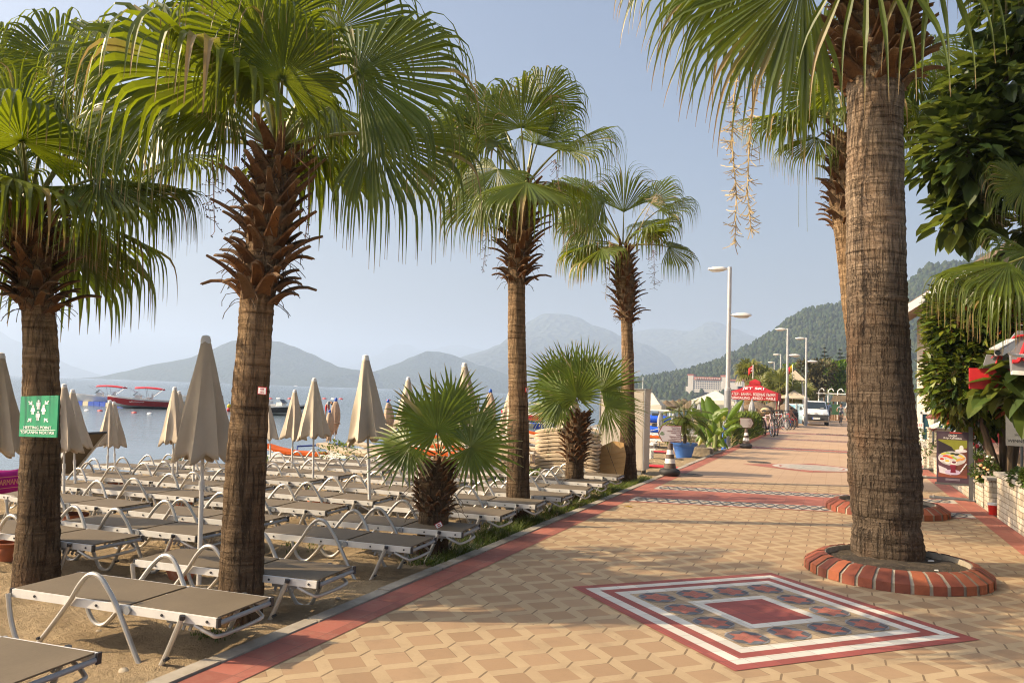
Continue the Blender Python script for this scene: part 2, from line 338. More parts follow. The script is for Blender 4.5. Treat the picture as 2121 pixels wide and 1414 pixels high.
# round white mosaic further on, manhole covers and a drain
s = MB(); cx, cyy = -.55, 23.0
def ring(r0, r1, m, z, n=48, k=1.0):
    for i in range(n):
        a, b = 2*PI*i/n, 2*PI*(i+1)/n
        s.poly([(cx+r0*math.cos(a), cyy+r0*math.sin(a)*k, z), (cx+r0*math.cos(b), cyy+r0*math.sin(b)*k, z), (cx+r1*math.cos(b), cyy+r1*math.sin(b)*k, z), (cx+r1*math.cos(a), cyy+r1*math.sin(a)*k, z)], m)
s.poly([(cx-1.75, cyy-.3, .004), (cx, cyy-1.6, .004), (cx+1.75, cyy+.1, .004), (cx, cyy+1.6, .004)], 0)
ring(1.0, .84, 1, .008); ring(.84, .78, 0, .008); ring(.78, .01, 1, .008)
for k in range(10):
    a = 2*PI*k/10
    for t in range(10):
        b0, b1 = 2*PI*t/10, 2*PI*(t+1)/10; px_, py_ = cx+.52*math.cos(a), cyy+.52*math.sin(a)
        s.poly([(px_+.17*math.cos(b0), py_+.17*math.sin(b0), .012), (px_+.17*math.cos(b1), py_+.17*math.sin(b1), .012), (px_+.12*math.cos(b1), py_+.12*math.sin(b1), .012), (px_+.12*math.cos(b0), py_+.12*math.sin(b0), .012)], 2)
ring(.26, .2, 2, .012, 20)
s.build('paving_mosaic', [REDP, PALEP, mat('grey_line_inlay', (.36, .34, .30), .7, var=.2)], kind='structure', smooth=0)
# ---------------------------------------------------------------- hills round the bay
def hillmat(name, col, sc):
    n = NT(name); co = n.co(); k = n.noise(co, .004*sc, 6, .65); k2 = n.vor(n.map(co, (1, 1, .5)), .07*sc)
    c = n.mix(n.ramp(k, .35, .65), mul(col, .65), mul(col, 1.35)); c = n.mix(n.ramp(k2, .2, .9, 0, .5), c, mul(col, .55)); c = n.mix(n.ramp(n.noise(co, .012*sc, 5, .7), .62, .72, 0, .6), c, (.20, .16, .11))
    n.base(c); n.set(Roughness=.95, Specular_IOR_Level=.1); n.bump(n.m('ADD', k2, n.noise(co, .03*sc, 5, .7)), 1.0, 8/sc); return n.mat
def hill(name, pts, Y, depth, m, nz, seed, zb=-.6, nx=160, ny=26, label=None):
    # pts: skyline of the photograph; Y: distance of the ridge; the slope comes down to the shore in front and falls away behind
    W3 = [ap(px, py, Y) for px, py in pts]
    X = [p.x for p in W3]; Z = [max(p.z, zb) for p in W3]
    def zat(x):
        for i in range(len(X)-1):
            if X[i] <= x <= X[i+1]: t = (x-X[i])/(X[i+1]-X[i]+1e-9); t = t*t*(3-2*t)*.5+t*.5; return Z[i]+(Z[i+1]-Z[i])*t
        return zb
    s = MB(); x0, x1 = X[0], X[-1]
    for j in range(ny):
        f = j/(ny-1)*1.5                                   # 1 = ridge
        for i in range(nx):
            x = x0+(x1-x0)*i/(nx-1); h = zat(x)-zb
            g = (f if f <= 1 else max(0, 1-(f-1)*1.8)); g = g**.85
            q = noise.fractal((x/nz, (f*depth)/nz, seed), 1.0, 2.1, 5)
            damp = min(f, 1)*(1 if f < 1 else .6)
            z = zb+h*g*(1+.30*q*damp*(1-.75*math.exp(-((f-1)/.12)**2))) + h*.035*q*math.exp(-((f-1)/.12)**2)
            xx = x*(1-(1-f)*depth/Y*.0)
            yy = Y-depth*(1-f)+depth*.10*noise.noise((x/nz*.8, f*2, seed+5))*(1 if f < .98 else 0)
            s.v.append((xx, yy, max(z, zb))); s.uv.append((0, 0))
    for j in range(ny-1):
        for i in range(nx-1): s.f.append((j*nx+i, j*nx+i+1, (j+1)*nx+i+1, (j+1)*nx+i)); s.m.append(0)
    o = s.build(name, m, kind='structure', smooth=180)
    return o
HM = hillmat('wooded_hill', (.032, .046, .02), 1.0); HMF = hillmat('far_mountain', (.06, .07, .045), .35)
hill('island_hill', [(-420, 788), (-250, 700), (-120, 660), (-20, 676), (40, 702), (90, 730), (130, 752), (165, 782)], 4200, 700, HM, 500, 1)
hill('island_hill', [(358, 795), (390, 772), (420, 745), (455, 722), (500, 712), (540, 706), (575, 703), (605, 711), (640, 728), (675, 745), (700, 757), (730, 762), (770, 767), (800, 790), (830, 812)], 2600, 500, HM, 320, 2)
hill('island_hill', [(760, 804), (800, 772), (830, 752), (860, 740), (890, 731), (930, 732), (960, 742), (1000, 758), (1050, 775), (1120, 797), (1180, 820)], 3000, 500, HM, 320, 3)
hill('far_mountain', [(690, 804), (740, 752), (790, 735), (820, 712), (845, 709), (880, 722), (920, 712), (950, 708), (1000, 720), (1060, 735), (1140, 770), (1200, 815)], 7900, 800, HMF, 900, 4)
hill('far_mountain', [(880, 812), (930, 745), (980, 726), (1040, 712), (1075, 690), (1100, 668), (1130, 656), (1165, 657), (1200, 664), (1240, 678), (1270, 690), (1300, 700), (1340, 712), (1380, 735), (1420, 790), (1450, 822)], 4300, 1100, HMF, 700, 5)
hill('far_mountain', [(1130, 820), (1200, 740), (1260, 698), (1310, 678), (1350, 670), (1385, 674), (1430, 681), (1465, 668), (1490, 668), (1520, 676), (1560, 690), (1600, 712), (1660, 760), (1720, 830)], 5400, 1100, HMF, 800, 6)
near = [(1325, 792), (1360, 786), (1400, 772), (1440, 768), (1480, 754), (1520, 740), (1560, 715), (1600, 690), (1640, 664), (1680, 645), (1720, 637), (1760, 628), (1810, 604), (1870, 578), (1930, 556), (1990, 540), (2060, 520), (2150, 500), (2300, 520), (2500, 640), (2600, 836)]
NEAR_H = hill('wooded_hill', near, 1150, 420, HM, 130, 7, nx=240, ny=44)
# the wood on the near slope: crowns of many small faces, one mass
s = MB(); rr = random.Random(5); me = NEAR_H.data; cnt = 0
fo = [p for p in me.polygons]
def crown(p, r, h, dark):
    k = 7; lv = [(0, 1.0), (.35, .95), (.7, .62), (1, .05)] if rr.random() < .6 else [(0, .7), (.3, 1.0), (.75, .8), (1, .2)]
    vs = []
    for t, q in lv:
        for i in range(k):
            a = 2*PI*i/k+t*2; rr_ = r*q*rr.uniform(.75, 1.2); vs.append((p[0]+rr_*math.cos(a), p[1]+rr_*math.sin(a), p[2]+h*t*rr.uniform(.92, 1.08)-.12*h))
    s.add(vs, [(i*k+j, i*k+(j+1) % k, (i+1)*k+(j+1) % k, (i+1)*k+j) for i in range(3) for j in range(k)], dark)
for p in fo:
    c = p.center
    if c.y > 1215 or c.x < -330: continue
    if c.x > 330: continue
    ar = p.area; nn_ = ar/44*(.8 if c.z > 3 else .3)*(.2 if noise.noise((c.x/70, c.y/70, 3)) > .42 and c.z > 40 else 1)
    kk = int(nn_)+(rr.random() < nn_-int(nn_))
    vv = [me.vertices[i].co for i in p.vertices]
    for _ in range(kk):
        a, b = rr.random(), rr.random(); q = vv[0]*(1-a)*(1-b)+vv[1]*a*(1-b)+vv[2]*a*b+vv[3]*(1-a)*b
        r_ = rr.uniform(1.7, 3.7)
        if q.y < 776 and 1416 < 1728+1650*q.x/q.y < 1552 and 832-(q.z+r_*2.4-1.7)/q.y*1650 < 804: continue
        crown(q, r_, r_*rr.uniform(1.5, 2.6), rr.randrange(3)); cnt += 1
def forestmat(nm, c): return mat(nm, c, .9, var=.35, vs=.5, spec=.1)
o = s.build('forest', [forestmat('pine_green', (.027, .045, .016)), forestmat('deep_green', (.018, .032, .013)), forestmat('olive_green', (.042, .055, .022))], kind='stuff', smooth=180)
o['label'] = 'pine wood covering the near hillside'; print('forest crowns', cnt)
# ---------------------------------------------------------------- palms
FROND = leafmat('palm_leaf', (.058, .092, .012), (.30, .36, .010), .34, tip=(.36, .24, .10), rough=.38, hue=.28, ns=2.2)
FROND_Y = leafmat('young_palm_leaf', (.085, .135, .022), (.26, .34, .03), .3, tip=(.45, .36, .18), rough=.38, hue=.3, ns=3)
PETI = mat('palm_stalk', (.17, .17, .035), .45, var=.3, vs=8)
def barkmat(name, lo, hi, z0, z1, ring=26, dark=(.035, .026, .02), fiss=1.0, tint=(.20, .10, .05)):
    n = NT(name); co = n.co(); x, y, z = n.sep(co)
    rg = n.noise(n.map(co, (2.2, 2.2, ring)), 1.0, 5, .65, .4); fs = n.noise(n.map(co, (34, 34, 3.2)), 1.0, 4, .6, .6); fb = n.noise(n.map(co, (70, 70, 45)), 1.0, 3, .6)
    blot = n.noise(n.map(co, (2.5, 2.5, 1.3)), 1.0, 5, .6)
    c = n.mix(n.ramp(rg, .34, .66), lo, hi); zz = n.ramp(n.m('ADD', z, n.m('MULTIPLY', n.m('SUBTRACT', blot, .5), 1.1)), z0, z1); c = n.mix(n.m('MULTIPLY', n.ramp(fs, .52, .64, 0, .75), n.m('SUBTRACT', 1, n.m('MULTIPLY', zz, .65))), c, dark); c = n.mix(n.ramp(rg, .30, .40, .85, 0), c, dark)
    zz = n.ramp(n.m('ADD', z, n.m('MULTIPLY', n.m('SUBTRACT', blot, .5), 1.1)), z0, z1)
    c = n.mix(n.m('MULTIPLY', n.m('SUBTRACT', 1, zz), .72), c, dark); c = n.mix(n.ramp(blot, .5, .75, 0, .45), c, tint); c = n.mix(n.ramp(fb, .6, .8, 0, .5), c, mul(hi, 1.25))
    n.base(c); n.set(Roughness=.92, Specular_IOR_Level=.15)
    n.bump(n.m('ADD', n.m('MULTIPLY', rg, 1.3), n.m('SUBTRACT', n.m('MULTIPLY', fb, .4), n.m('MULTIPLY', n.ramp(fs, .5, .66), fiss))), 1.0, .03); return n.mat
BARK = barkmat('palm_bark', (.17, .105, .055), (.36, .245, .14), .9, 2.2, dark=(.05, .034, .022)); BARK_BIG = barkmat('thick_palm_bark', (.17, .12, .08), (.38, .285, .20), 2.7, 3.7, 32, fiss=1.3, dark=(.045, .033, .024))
def bootmat(name):
    n = NT(name); co = n.co(); uv = n.sep(n.co('UV')); k = n.noise(co, 7, 5, .65); st = n.noise(n.map(co, (60, 60, 14)), 1.0, 3, .6)
    c = n.mix(n.ramp(k, .35, .65), (.075, .032, .014), (.215, .10, .036)); c = n.mix(n.ramp(n.m('ADD', uv[0], n.m('MULTIPLY', k, .5)), .85, 1.35, 0, .55), c, (.30, .21, .125)); c = n.mix(n.m('MULTIPLY', uv[1], .7), c, (.16, .11, .07)); c = n.mix(n.ramp(st, .5, .7, 0, .5), c, (.05, .028, .015))
    n.base(c); n.set(Roughness=.75, Specular_IOR_Level=.25); n.bump(st, .5, .01); return n.mat
BOOT = bootmat('cut_leaf_base'); FIBRE = mat('palm_fibre', (.075, .048, .03), .95, var=.4, vs=20); DRY = mat('dry_stalk', (.50, .38, .20), .85, var=.35, vs=9); DRYD = mat('brown_stalk', (.17, .085, .045), .85, var=.35, vs=9); BERRY = mat('dark_berry', (.03, .018, .014), .5)
def bez(a, b, c, n): return [a*(1-t)**2+b*2*t*(1-t)+c*t*t for t in [i/(n-1) for i in range(n)]]
def frond(s, base, hub, axis, nrm, L, spread=140, nseg=68, split=.55, droop=1.0, fold=.22, rg=rnd, steps=13, pet=(.017, .009), arch=.12, wk=1.0, stiff=False):
    base, hub, axis, nrm = V(base), V(hub), V(axis).normalized(), V(nrm)
    nrm = (nrm-axis*nrm.dot(axis)).normalized(); side = axis.cross(nrm)
    d = hub-base; s.tube(bez(base, base+d*.55+V((0, 0, d.length*arch)), hub, 8), [pet[0]+(pet[1]-pet[0])*i/7 for i in range(8)], 6, 1)
    A = R(spread); dth = 2*A/(nseg-1)
    for k in range(nseg):
        th = -A+dth*k; ct, st = math.cos(th), math.sin(th)
        dr = (axis*ct+side*st-nrm*fold*abs(st)+nrm*rg.uniform(-.02, .02)).normalized(); tv0 = (axis*(-st)+side*ct)
        Lk = L*(1.0 if stiff else 1.14)*(.70+.30*math.cos(th*.7))*rg.uniform(.9, 1.08)*(rg.uniform(.6, .9) if rg.random() < .05 else 1); st_ = Lk/steps; p = hub.copy(); vs = []; uv = []; rv = rg.random()
        sp = split*rg.uniform(.92, 1.08); wsp = Lk*sp*dth*1.06*wk; dg = droop*rg.uniform(.8, 1.2)
        for i in range(steps+1):
            t = i/steps
            w = Lk*t*dth*1.08*wk if t < sp else wsp*(max(0, 1-((t-sp)/(1.0001-sp)))**.75*.95 if stiff else max(0, 1-((t-sp)/(1.0001-sp)))**.9*(.62+.3*max(0, 1-(t-sp)/.12)))
            w = max(w, .0025 if t > .9 else .004)
            sv = tv0-dr*tv0.dot(dr); sv = sv.normalized() if sv.length > .12 else dr.cross(nrm).normalized()
            nn_ = dr.cross(sv)
            lift = w*(.22 if t < sp else .20)
            vs += [p-sv*w/2, p+nn_*lift, p+sv*w/2]; uv += [(t, rv)]*3
            g = .015 if t < sp*.88 else dg*1.15*min(1, (t-sp*.88)/.13)
            if stiff: g *= .10
            dr = (dr+V((rg.uniform(-.02, .02), rg.uniform(-.02, .02), -g))).normalized(); p = p+dr*st_
        fs = []
        for i in range(steps): a = 3*i; fs += [(a, a+1, a+4, a+3), (a+1, a+2, a+5, a+4)]
        s.add(vs, fs, 0, uv)
def strip(s, pts, ws, th, side, m=0, rv=0):     # a curved slab with thickness: cut leaf bases
    vs = []; uv = []; N = len(pts); side = V(side)
    for i, (p, w) in enumerate(zip(pts, ws)):
        d = (pts[min(i+1, N-1)]-pts[max(0, i-1)]).normalized(); sv = (side-d*side.dot(d)).normalized(); nn_ = d.cross(sv); t = th*(1-.5*i/(N-1)); u = i/(N-1)
        vs += [p-sv*w/2-nn_*w*.16, p-nn_*t*-.5, p+sv*w/2-nn_*w*.16, p+sv*w*.42-nn_*(w*.16+t), p-nn_*t*.9, p-sv*w*.42-nn_*(w*.16+t)]; uv += [(u, rv)]*6
    fs = [(i*6+k, i*6+(k+1) % 6, (i+1)*6+(k+1) % 6, (i+1)*6+k) for i in range(N-1) for k in range(6)]+[tuple(range(5, -1, -1)), tuple((N-1)*6+k for k in range(6))]
    s.add(vs, fs, m, uv)
def trunk_at(path, z):
    for (a, b) in zip(path, path[1:]):
        if z <= b[2]: t = (z-a[2])/(b[2]-a[2]+1e-9); return V((a[0]+(b[0]-a[0])*t, a[1]+(b[1]-a[1])*t, z)), a[3]+(b[3]-a[3])*t
    return V(path[-1][:3]), path[-1][3]
def trunk(s, path, z1, rg, rough=.05, ringh=.05, n=30):
    z = path[0][2]; rings = []
    while z < z1: rings.append(z); z += ringh*rg.uniform(.3, .7)
    vs = []; uv = []
    for i, z in enumerate(rings):
        c, r = trunk_at(path, z); sd = rg.uniform(0, 50); rk = rg.uniform(.975, 1.02)
        for k in range(n):
            a = 2*PI*k/n; q = r*rk*(1+rough*noise.noise((math.cos(a)*2.2, math.sin(a)*2.2, z*2.2))+rough*.55*noise.noise((math.cos(a)*7, math.sin(a)*7, z*16)))
            vs.append(c+V((q*math.cos(a), q*math.sin(a), 0)))
    N = len(rings); s.add(vs, [(i*n+k, i*n+(k+1) % n, (i+1)*n+(k+1) % n, (i+1)*n+k) for i in range(N-1) for k in range(n)]+[tuple((N-1)*n+k for k in range(n))])
def boots(s, path, z0, z1, n, rg, ln=(.14, .36), w=(.075, .125), up0=-.25, up1=.85, rk=1.05, hairs=130):
    for i in range(n):
        f = i/n; z = z0+(z1-z0)*f; a = i*2.39996+rg.uniform(-.25, .25); c, r = trunk_at(path, z)
        o = V((math.cos(a), math.sin(a), 0)); tn = V((-math.sin(a), math.cos(a), 0)); up = up0+(up1-up0)*f**.8+rg.uniform(-.5, .45)
        l = rg.uniform(*ln)*(1.25 if f < .12 else 1); wd_ = rg.uniform(*w); p = c+o*r*rk*.86+V((0, 0, -.03)); d = (o*.75+V((0, 0, .65))).normalized(); d2 = (o+V((0, 0, up))+tn*rg.uniform(-.25, .25)).normalized()
        pts = []; ws = []; N = 6; curl = rg.uniform(-.25, .10) if f > .12 else rg.uniform(-.55, -.15)
        for k in range(N):
            t = k/(N-1); pts.append(p.copy()); ws.append(wd_*(1.15-.75*t**.7)); dd = (d*(1-t)+d2*t+V((0, 0, curl*t*t))).normalized(); p = p+dd*l/(N-1)
        strip(s, pts, ws, .016, tn, 0, rg.random()**2)
    for i in range(hairs):
        z = rg.uniform(z0-.05, z1); a = rg.uniform(0, 2*PI); c, r = trunk_at(path, z); o = V((math.cos(a), math.sin(a), 0)); p = c+o*r*1.05; q = [p]; d = (o+V((0, 0, rg.uniform(-.6, .6)))).normalized()
        for k in range(4): p = p+d*rg.uniform(.03, .07); d = (d+V((rg.uniform(-.5, .5), rg.uniform(-.5, .5), -.45))).normalized(); q.append(p)
        s.tube(q, .0032, 3, 1, False)
def stalk(s, pts, r=.007, sprigs=40, ln=.09, rg=rnd, berry=True, m=0, mb=1, fat=.0028):
    s.tube(pts, [r*(1-.6*i/(len(pts)-1)) for i in range(len(pts))], 5, m)
    for i in range(sprigs):
        t = rg.uniform(.3, 1)*(len(pts)-1.001); k = int(t); p = pts[k].lerp(pts[k+1], t-k); d = V((rg.uniform(-1, 1), rg.uniform(-1, 1), rg.uniform(-1, .3))).normalized(); q = p+d*ln*rg.uniform(.4, 1)
        s.tube([p, (p+q)/2+V((0, 0, -.01)), q], fat, 3, m, False)
        if berry:
            for _ in range(2): s.ball(q+V((rg.uniform(-.012, .012), rg.uniform(-.012, .012), rg.uniform(-.012, .012))), .006, mb, 5)
def dirpx(px, py, Y, ang, depth=0.0):        # a direction seen at this angle on the picture plane (0 right, 90 up), tilted away by depth
    d = (ex*math.cos(R(ang))+ey*math.sin(R(ang))); v = (ap(px, py, Y)-V((0, 0, EYE))).normalized(); return (d+v*depth).normalized()
def mk(name, label, path, zt, bz, nb, specs, seed, fill=8, bark=None, L0=1.2, mats=None, stalks=(), bootkw={}, trough=.045, petr=(.02, .010), hubr=(.7, 1.0), group='fan palms along the promenade', fillkw={}):
    # path: trunk axis (x, y, z, r); specs: fronds placed by hand, some out of view (hub px, hub py, dY, axis angle, depth tilt, facing, L, spread, droop)
    rg = random.Random(seed); b = V(path[0][:3]); root = thing(name, label, 'palm tree', b, group=group)
    P = [(p[0]-b.x, p[1]-b.y, p[2]-b.z, p[3]) for p in path]
    t = MB(); trunk(t, P, zt-b.z, rg, trough); t.build('trunk', bark or BARK, root, smooth=60)
    s = MB(); boots(s, P, bz[0]-b.z, bz[1]-b.z, nb, rg, **bootkw); s.build('leaf_bases', [BOOT, FIBRE], root, smooth=50)
    apex = V((P[-1][0], P[-1][1], bz[1]-b.z-.03)); mats = mats or [FROND, PETI]
    for sp in specs:
        hx, hy, dY, ang, dep, face, L, spr, dr = sp[:9]
        hub = ap(hx, hy, b.y+dY)-b; ax = dirpx(hx, hy, b.y+dY, ang, dep); view = (V((0, 0, EYE))-(hub+b)).normalized()
        upn = V((0, 0, 1)); nr = view*face+upn*(1-abs(face))
        if (nr-ax*nr.dot(ax)).length < .1: nr = view
        f = MB(); kw = sp[9] if len(sp) > 9 else {}
        frond(f, apex+(hub-apex).normalized()*.05, hub, ax, nr, L, spr, droop=dr, rg=rg, pet=petr, **kw); f.build('frond', mats, root, smooth=0)
    for i in range(fill):
        a = i*2.4+rg.uniform(-.4, .4)+seed; el = rg.uniform(-.25, 1.1); o = V((math.cos(a)*math.cos(el), math.sin(a)*math.cos(el), math.sin(el)))
        hl = L0*rg.uniform(*hubr)*.75; hub = apex+o*hl; ax = (o+V((0, 0, -.35))).normalized(); nr = V((0, 0, 1))-o*.3
        f = MB(); kw = dict(nseg=40); kw.update(fillkw); frond(f, apex+o*.05, hub, ax, nr, L0*rg.uniform(.85, 1.1), rg.uniform(105, 145), droop=rg.uniform(.8, 1.2), rg=rg, pet=petr, **kw); f.build('frond', mats, root, smooth=0)
    for st in stalks:
        pts = [ap(x, y, b.y+dy)-b for x, y, dy in st[0]]; f = MB(); stalk(f, pts, rg=rg, **st[1]); f.build('fruit_stalk', st[2] if len(st) > 2 else [DRYD, BERRY], root)
    return root
def onpath(px, py, Y): p = ap(px, py, Y); return p
def tp(rows, Y0, dz=0):                     # trunk path from picture rows (px, py, half width in px)
    o = []
    for px, py, hw in rows:
        p = ap(px, py, Y0); q = ap(px+hw, py, Y0); o.append((p.x, p.y, p.z, hw*(p-V((0, 0, EYE))).dot(-ez)/1650*.97))
    o[0] = (o[0][0], o[0][1], min(o[0][2], -.12), o[0][3]); return o
# palm by the meeting point sign
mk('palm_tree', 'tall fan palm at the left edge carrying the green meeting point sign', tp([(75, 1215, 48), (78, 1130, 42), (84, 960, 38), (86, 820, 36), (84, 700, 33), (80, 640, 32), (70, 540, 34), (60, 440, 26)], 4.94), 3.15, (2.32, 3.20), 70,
   [(35, 250, -.2, 88, 0, .95, .62, 150, .5), (150, 300, .1, 60, .2, .5, .8, 130, 1), (205, 370, -.1, -5, 0, .35, 1.05, 110, .9), (-40, 330, 0, 150, 0, .5, .9, 130, 1), (120, 130, .3, 80, .3, .8, .8, 130, .8), (-10, 130, .3, 105, .2, .8, .8, 120, .7), (170, 290, .5, 20, .4, .4, .9, 130, 1), (20, 360, -.3, 200, -.2, .3, .9, 120, 1.1), (260, 395, .1, 5, .1, .25, .85, 100, 1), (-110, 240, 0, 150, 0, .5, 1.0, 140, .9), (-150, 360, .1, 190, 0, .4, 1.05, 140, .9), (-70, 150, .3, 120, .2, .6, 1.0, 140, .8), (-120, 330, .7, 170, .4, .4, 1.0, 140, .9), (-60, 300, -.5, 200, -.3, .4, 1.0, 140, .9), (40, 200, .8, 90, .6, .4, 1.0, 140, .8), (-170, 260, .4, 160, .2, .3, 1.0, 140, .8), (-90, 420, .2, 200, .1, .3, .95, 130, .8)],  # the last, mostly unseen fronds are added to widen the crown's shade
   1, 10, L0=1.0)
# the largest palm of the row
mk('palm_tree', 'tallest looking fan palm in the front row with a small red and white number plate', tp([(497, 1285, 48), (500, 1200, 46), (508, 1000, 42), (520, 800, 38), (528, 700, 35), (533, 620, 35), (548, 520, 42), (562, 420, 40), (575, 300, 26)], 4.91), 3.45, (2.38, 3.56), 92,
   [(575, 50, -.35, 85, -.1, .95, .62, 165, .5), (585, 165, -.5, 80, -.3, .8, .75, 140, .9), (395, 140, -.2, 150, -.1, .65, 1.15, 125, 1), (740, 150, .0, 20, 0, .55, 1.15, 105, .85), (770, 278, .1, -8, 0, .5, 1.05, 110, 1), (330, 215, .1, 185, 0, .5, 1.05, 125, 1.1), (250, 120, .3, 140, .2, .7, .9, 120, 1), (480, 20, .4, 110, .2, .7, .95, 130, .9), (700, 60, .3, 40, .3, .6, .95, 120, .9), (690, 220, .4, -15, .3, .3, .95, 120, 1), (470, 200, -.2, 190, -.1, .5, .8, 110, 1.2), (640, 235, .6, -60, .3, .5, .8, 130, 1), (520, 130, .6, 130, .3, .4, 1.0, 140, 1), (540, 90, -.6, 120, -.4, .6, .8, 140, 1.2), (380, 320, .5, 200, .3, .3, .8, 120, 1.1)],
   2, 2, L0=1.15, stalks=[([(550, 300, -.1), (460, 255, -.2), (440, 330, -.2), (445, 480, -.2)], dict(sprigs=50, ln=.10)), ([(600, 310, -.1), (640, 350, -.1), (640, 430, -.1), (630, 510, -.1)], dict(sprigs=14, ln=.05))])
# third and fourth of the row
mk('palm_tree', 'slim fan palm midway along the row, behind the bushy small palms', tp([(1073, 1085, 27), (1073, 1000, 25), (1074, 850, 21), (1070, 700, 19), (1070, 580, 18), (1076, 500, 27), (1080, 440, 25), (1088, 385, 15)], 10.39), 4.55, (3.30, 4.68), 90,
   [(1080, 265, -.3, 88, 0, .92, 1.0, 100, .9), (1165, 305, 0, 28, 0, .3, 1.1, 85, 1), (1112, 300, -.1, 62, 0, .35, .95, 80, 1.1), (1010, 300, 0, 120, 0, .4, 1.15, 110, 1.2), (960, 330, .1, 195, 0, .4, 1.2, 115, 1.2), (1000, 400, -.3, 215, 0, .5, .9, 120, 1), (1120, 215, .4, 70, .2, .5, .95, 90, 1), (1030, 240, .4, 125, .2, .5, 1.0, 110, 1), (975, 250, .3, 150, 0, .4, 1.0, 110, 1.2), (1030, 350, -.5, 230, -.3, .4, .95, 120, 1.2)],
   3, 3, L0=1.1, stalks=[([(1095, 380, -.2), (1150, 330, -.3), (1160, 400, -.3), (1150, 470, -.3)], dict(sprigs=50, ln=.14)), ([(1070, 390, -.2), (1020, 400, -.3), (1010, 470, -.3), (1000, 560, -.3)], dict(sprigs=60, ln=.13)), ([(1060, 390, -.3), (990, 370, -.4), (940, 420, -.4), (925, 450, -.4)], dict(sprigs=40, ln=.14))])
mk('palm_tree', 'fan palm beside the cream cabinet with dry brown fruit stalks in its crown', tp([(1301, 1000, 20), (1300, 950, 18), (1300, 850, 15), (1300, 740, 13), (1298, 665, 12), (1296, 600, 21), (1292, 550, 20), (1290, 510, 12)], 16.4), 4.85, (3.32, 4.93), 95,
   [(1292, 440, -.2, 89, 0, .9, 1.15, 60, .5), (1345, 420, -.1, 55, 0, .35, .95, 95, .8), (1365, 435, 0, 28, 0, .25, 1.05, 80, .9), (1385, 512, 0, -12, 0, .45, .85, 105, 1), (1215, 395, 0, 165, 0, .5, 1.1, 110, 1), (1230, 450, .1, 190, 0, .5, 1.1, 120, 1.1), (1215, 500, .2, 210, 0, .5, .9, 120, 1), (1250, 420, -.4, 150, -.2, .5, 1.0, 120, 1.2), (1330, 470, .4, 20, .3, .4, .9, 110, 1), (1205, 440, .4, 200, .2, .5, .95, 120, 1)],
   4, 3, L0=1.05, stalks=[([(1310, 510, -.2), (1340, 440, -.3), (1360, 400, -.3), (1375, 420, -.3)], dict(sprigs=60, ln=.24, berry=False), [DRY, BERRY]), ([(1305, 510, -.2), (1350, 480, -.3), (1355, 540, -.3), (1355, 600, -.3)], dict(sprigs=70, ln=.2)), ([(1280, 510, -.2), (1262, 500, -.3), (1258, 560, -.3), (1254, 620, -.3)], dict(sprigs=50, ln=.16, berry=False), [DRY, BERRY])])
BIGP = [(x, 9.55, z, r) for x, y, z, r in tp([(1841, 1192, 66), (1840, 1175, 73), (1838, 1140, 73), (1837, 1105, 70), (1836, 1085, 66), (1836, 1050, 72), (1832, 980, 73), (1828, 900, 70), (1822, 800, 66), (1817, 650, 60), (1812, 400, 58), (1812, 250, 55), (1812, 150, 57)], 9.55)]; _q = BIGP[-1]; BIGP += [(_q[0], 9.55, _q[2]+.5, .36), (_q[0], 9.55, _q[2]+1.9, .30)]
# the thick palm in the brick ring, and the one behind it
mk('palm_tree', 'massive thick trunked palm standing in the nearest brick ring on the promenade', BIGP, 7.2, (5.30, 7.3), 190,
   [(1665, -50, -1.7, 228, 0, .75, 1.62, 62, .38, dict(wk=1.0, nseg=36)), (1560, -110, -1.4, 222, 0, .7, 1.55, 60, .45, dict(wk=.95, nseg=34)), (1480, -170, -1.2, 215, 0, .6, 1.35, 60, .6, dict(wk=.9, nseg=28)), (1800, -150, -1.9, 268, 0, .8, 1.5, 34, .5, dict(wk=.28, nseg=7)), (1930, -150, -1.2, 285, 0, .7, 1.4, 40, .5, dict(wk=.3, nseg=8)), (1980, -190, -.6, -20, 0, .5, 1.2, 100, 1.2), (1560, -200, .6, 170, .2, .4, 1.3, 110, 1.2), (1650, -230, -.6, 160, -.1, .5, 1.2, 120, 1.3)],
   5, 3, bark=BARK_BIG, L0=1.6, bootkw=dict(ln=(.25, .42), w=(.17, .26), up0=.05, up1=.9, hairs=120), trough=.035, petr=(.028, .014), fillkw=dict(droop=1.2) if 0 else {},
   stalks=[([(1600, -60, -.9), (1545, 60, -.9), (1520, 200, -.9), (1516, 300, -.9), (1525, 400, -.9), (1522, 505, -.9)], dict(r=.013, sprigs=150, ln=.17, berry=False, fat=.0045), [DRY, BERRY]), ([(1600, -60, -1.0), (1570, 100, -1.0), (1552, 290, -1.0), (1548, 400, -1.0), (1556, 480, -1.0)], dict(r=.013, sprigs=130, ln=.16, berry=False, fat=.0045), [DRY, BERRY])])
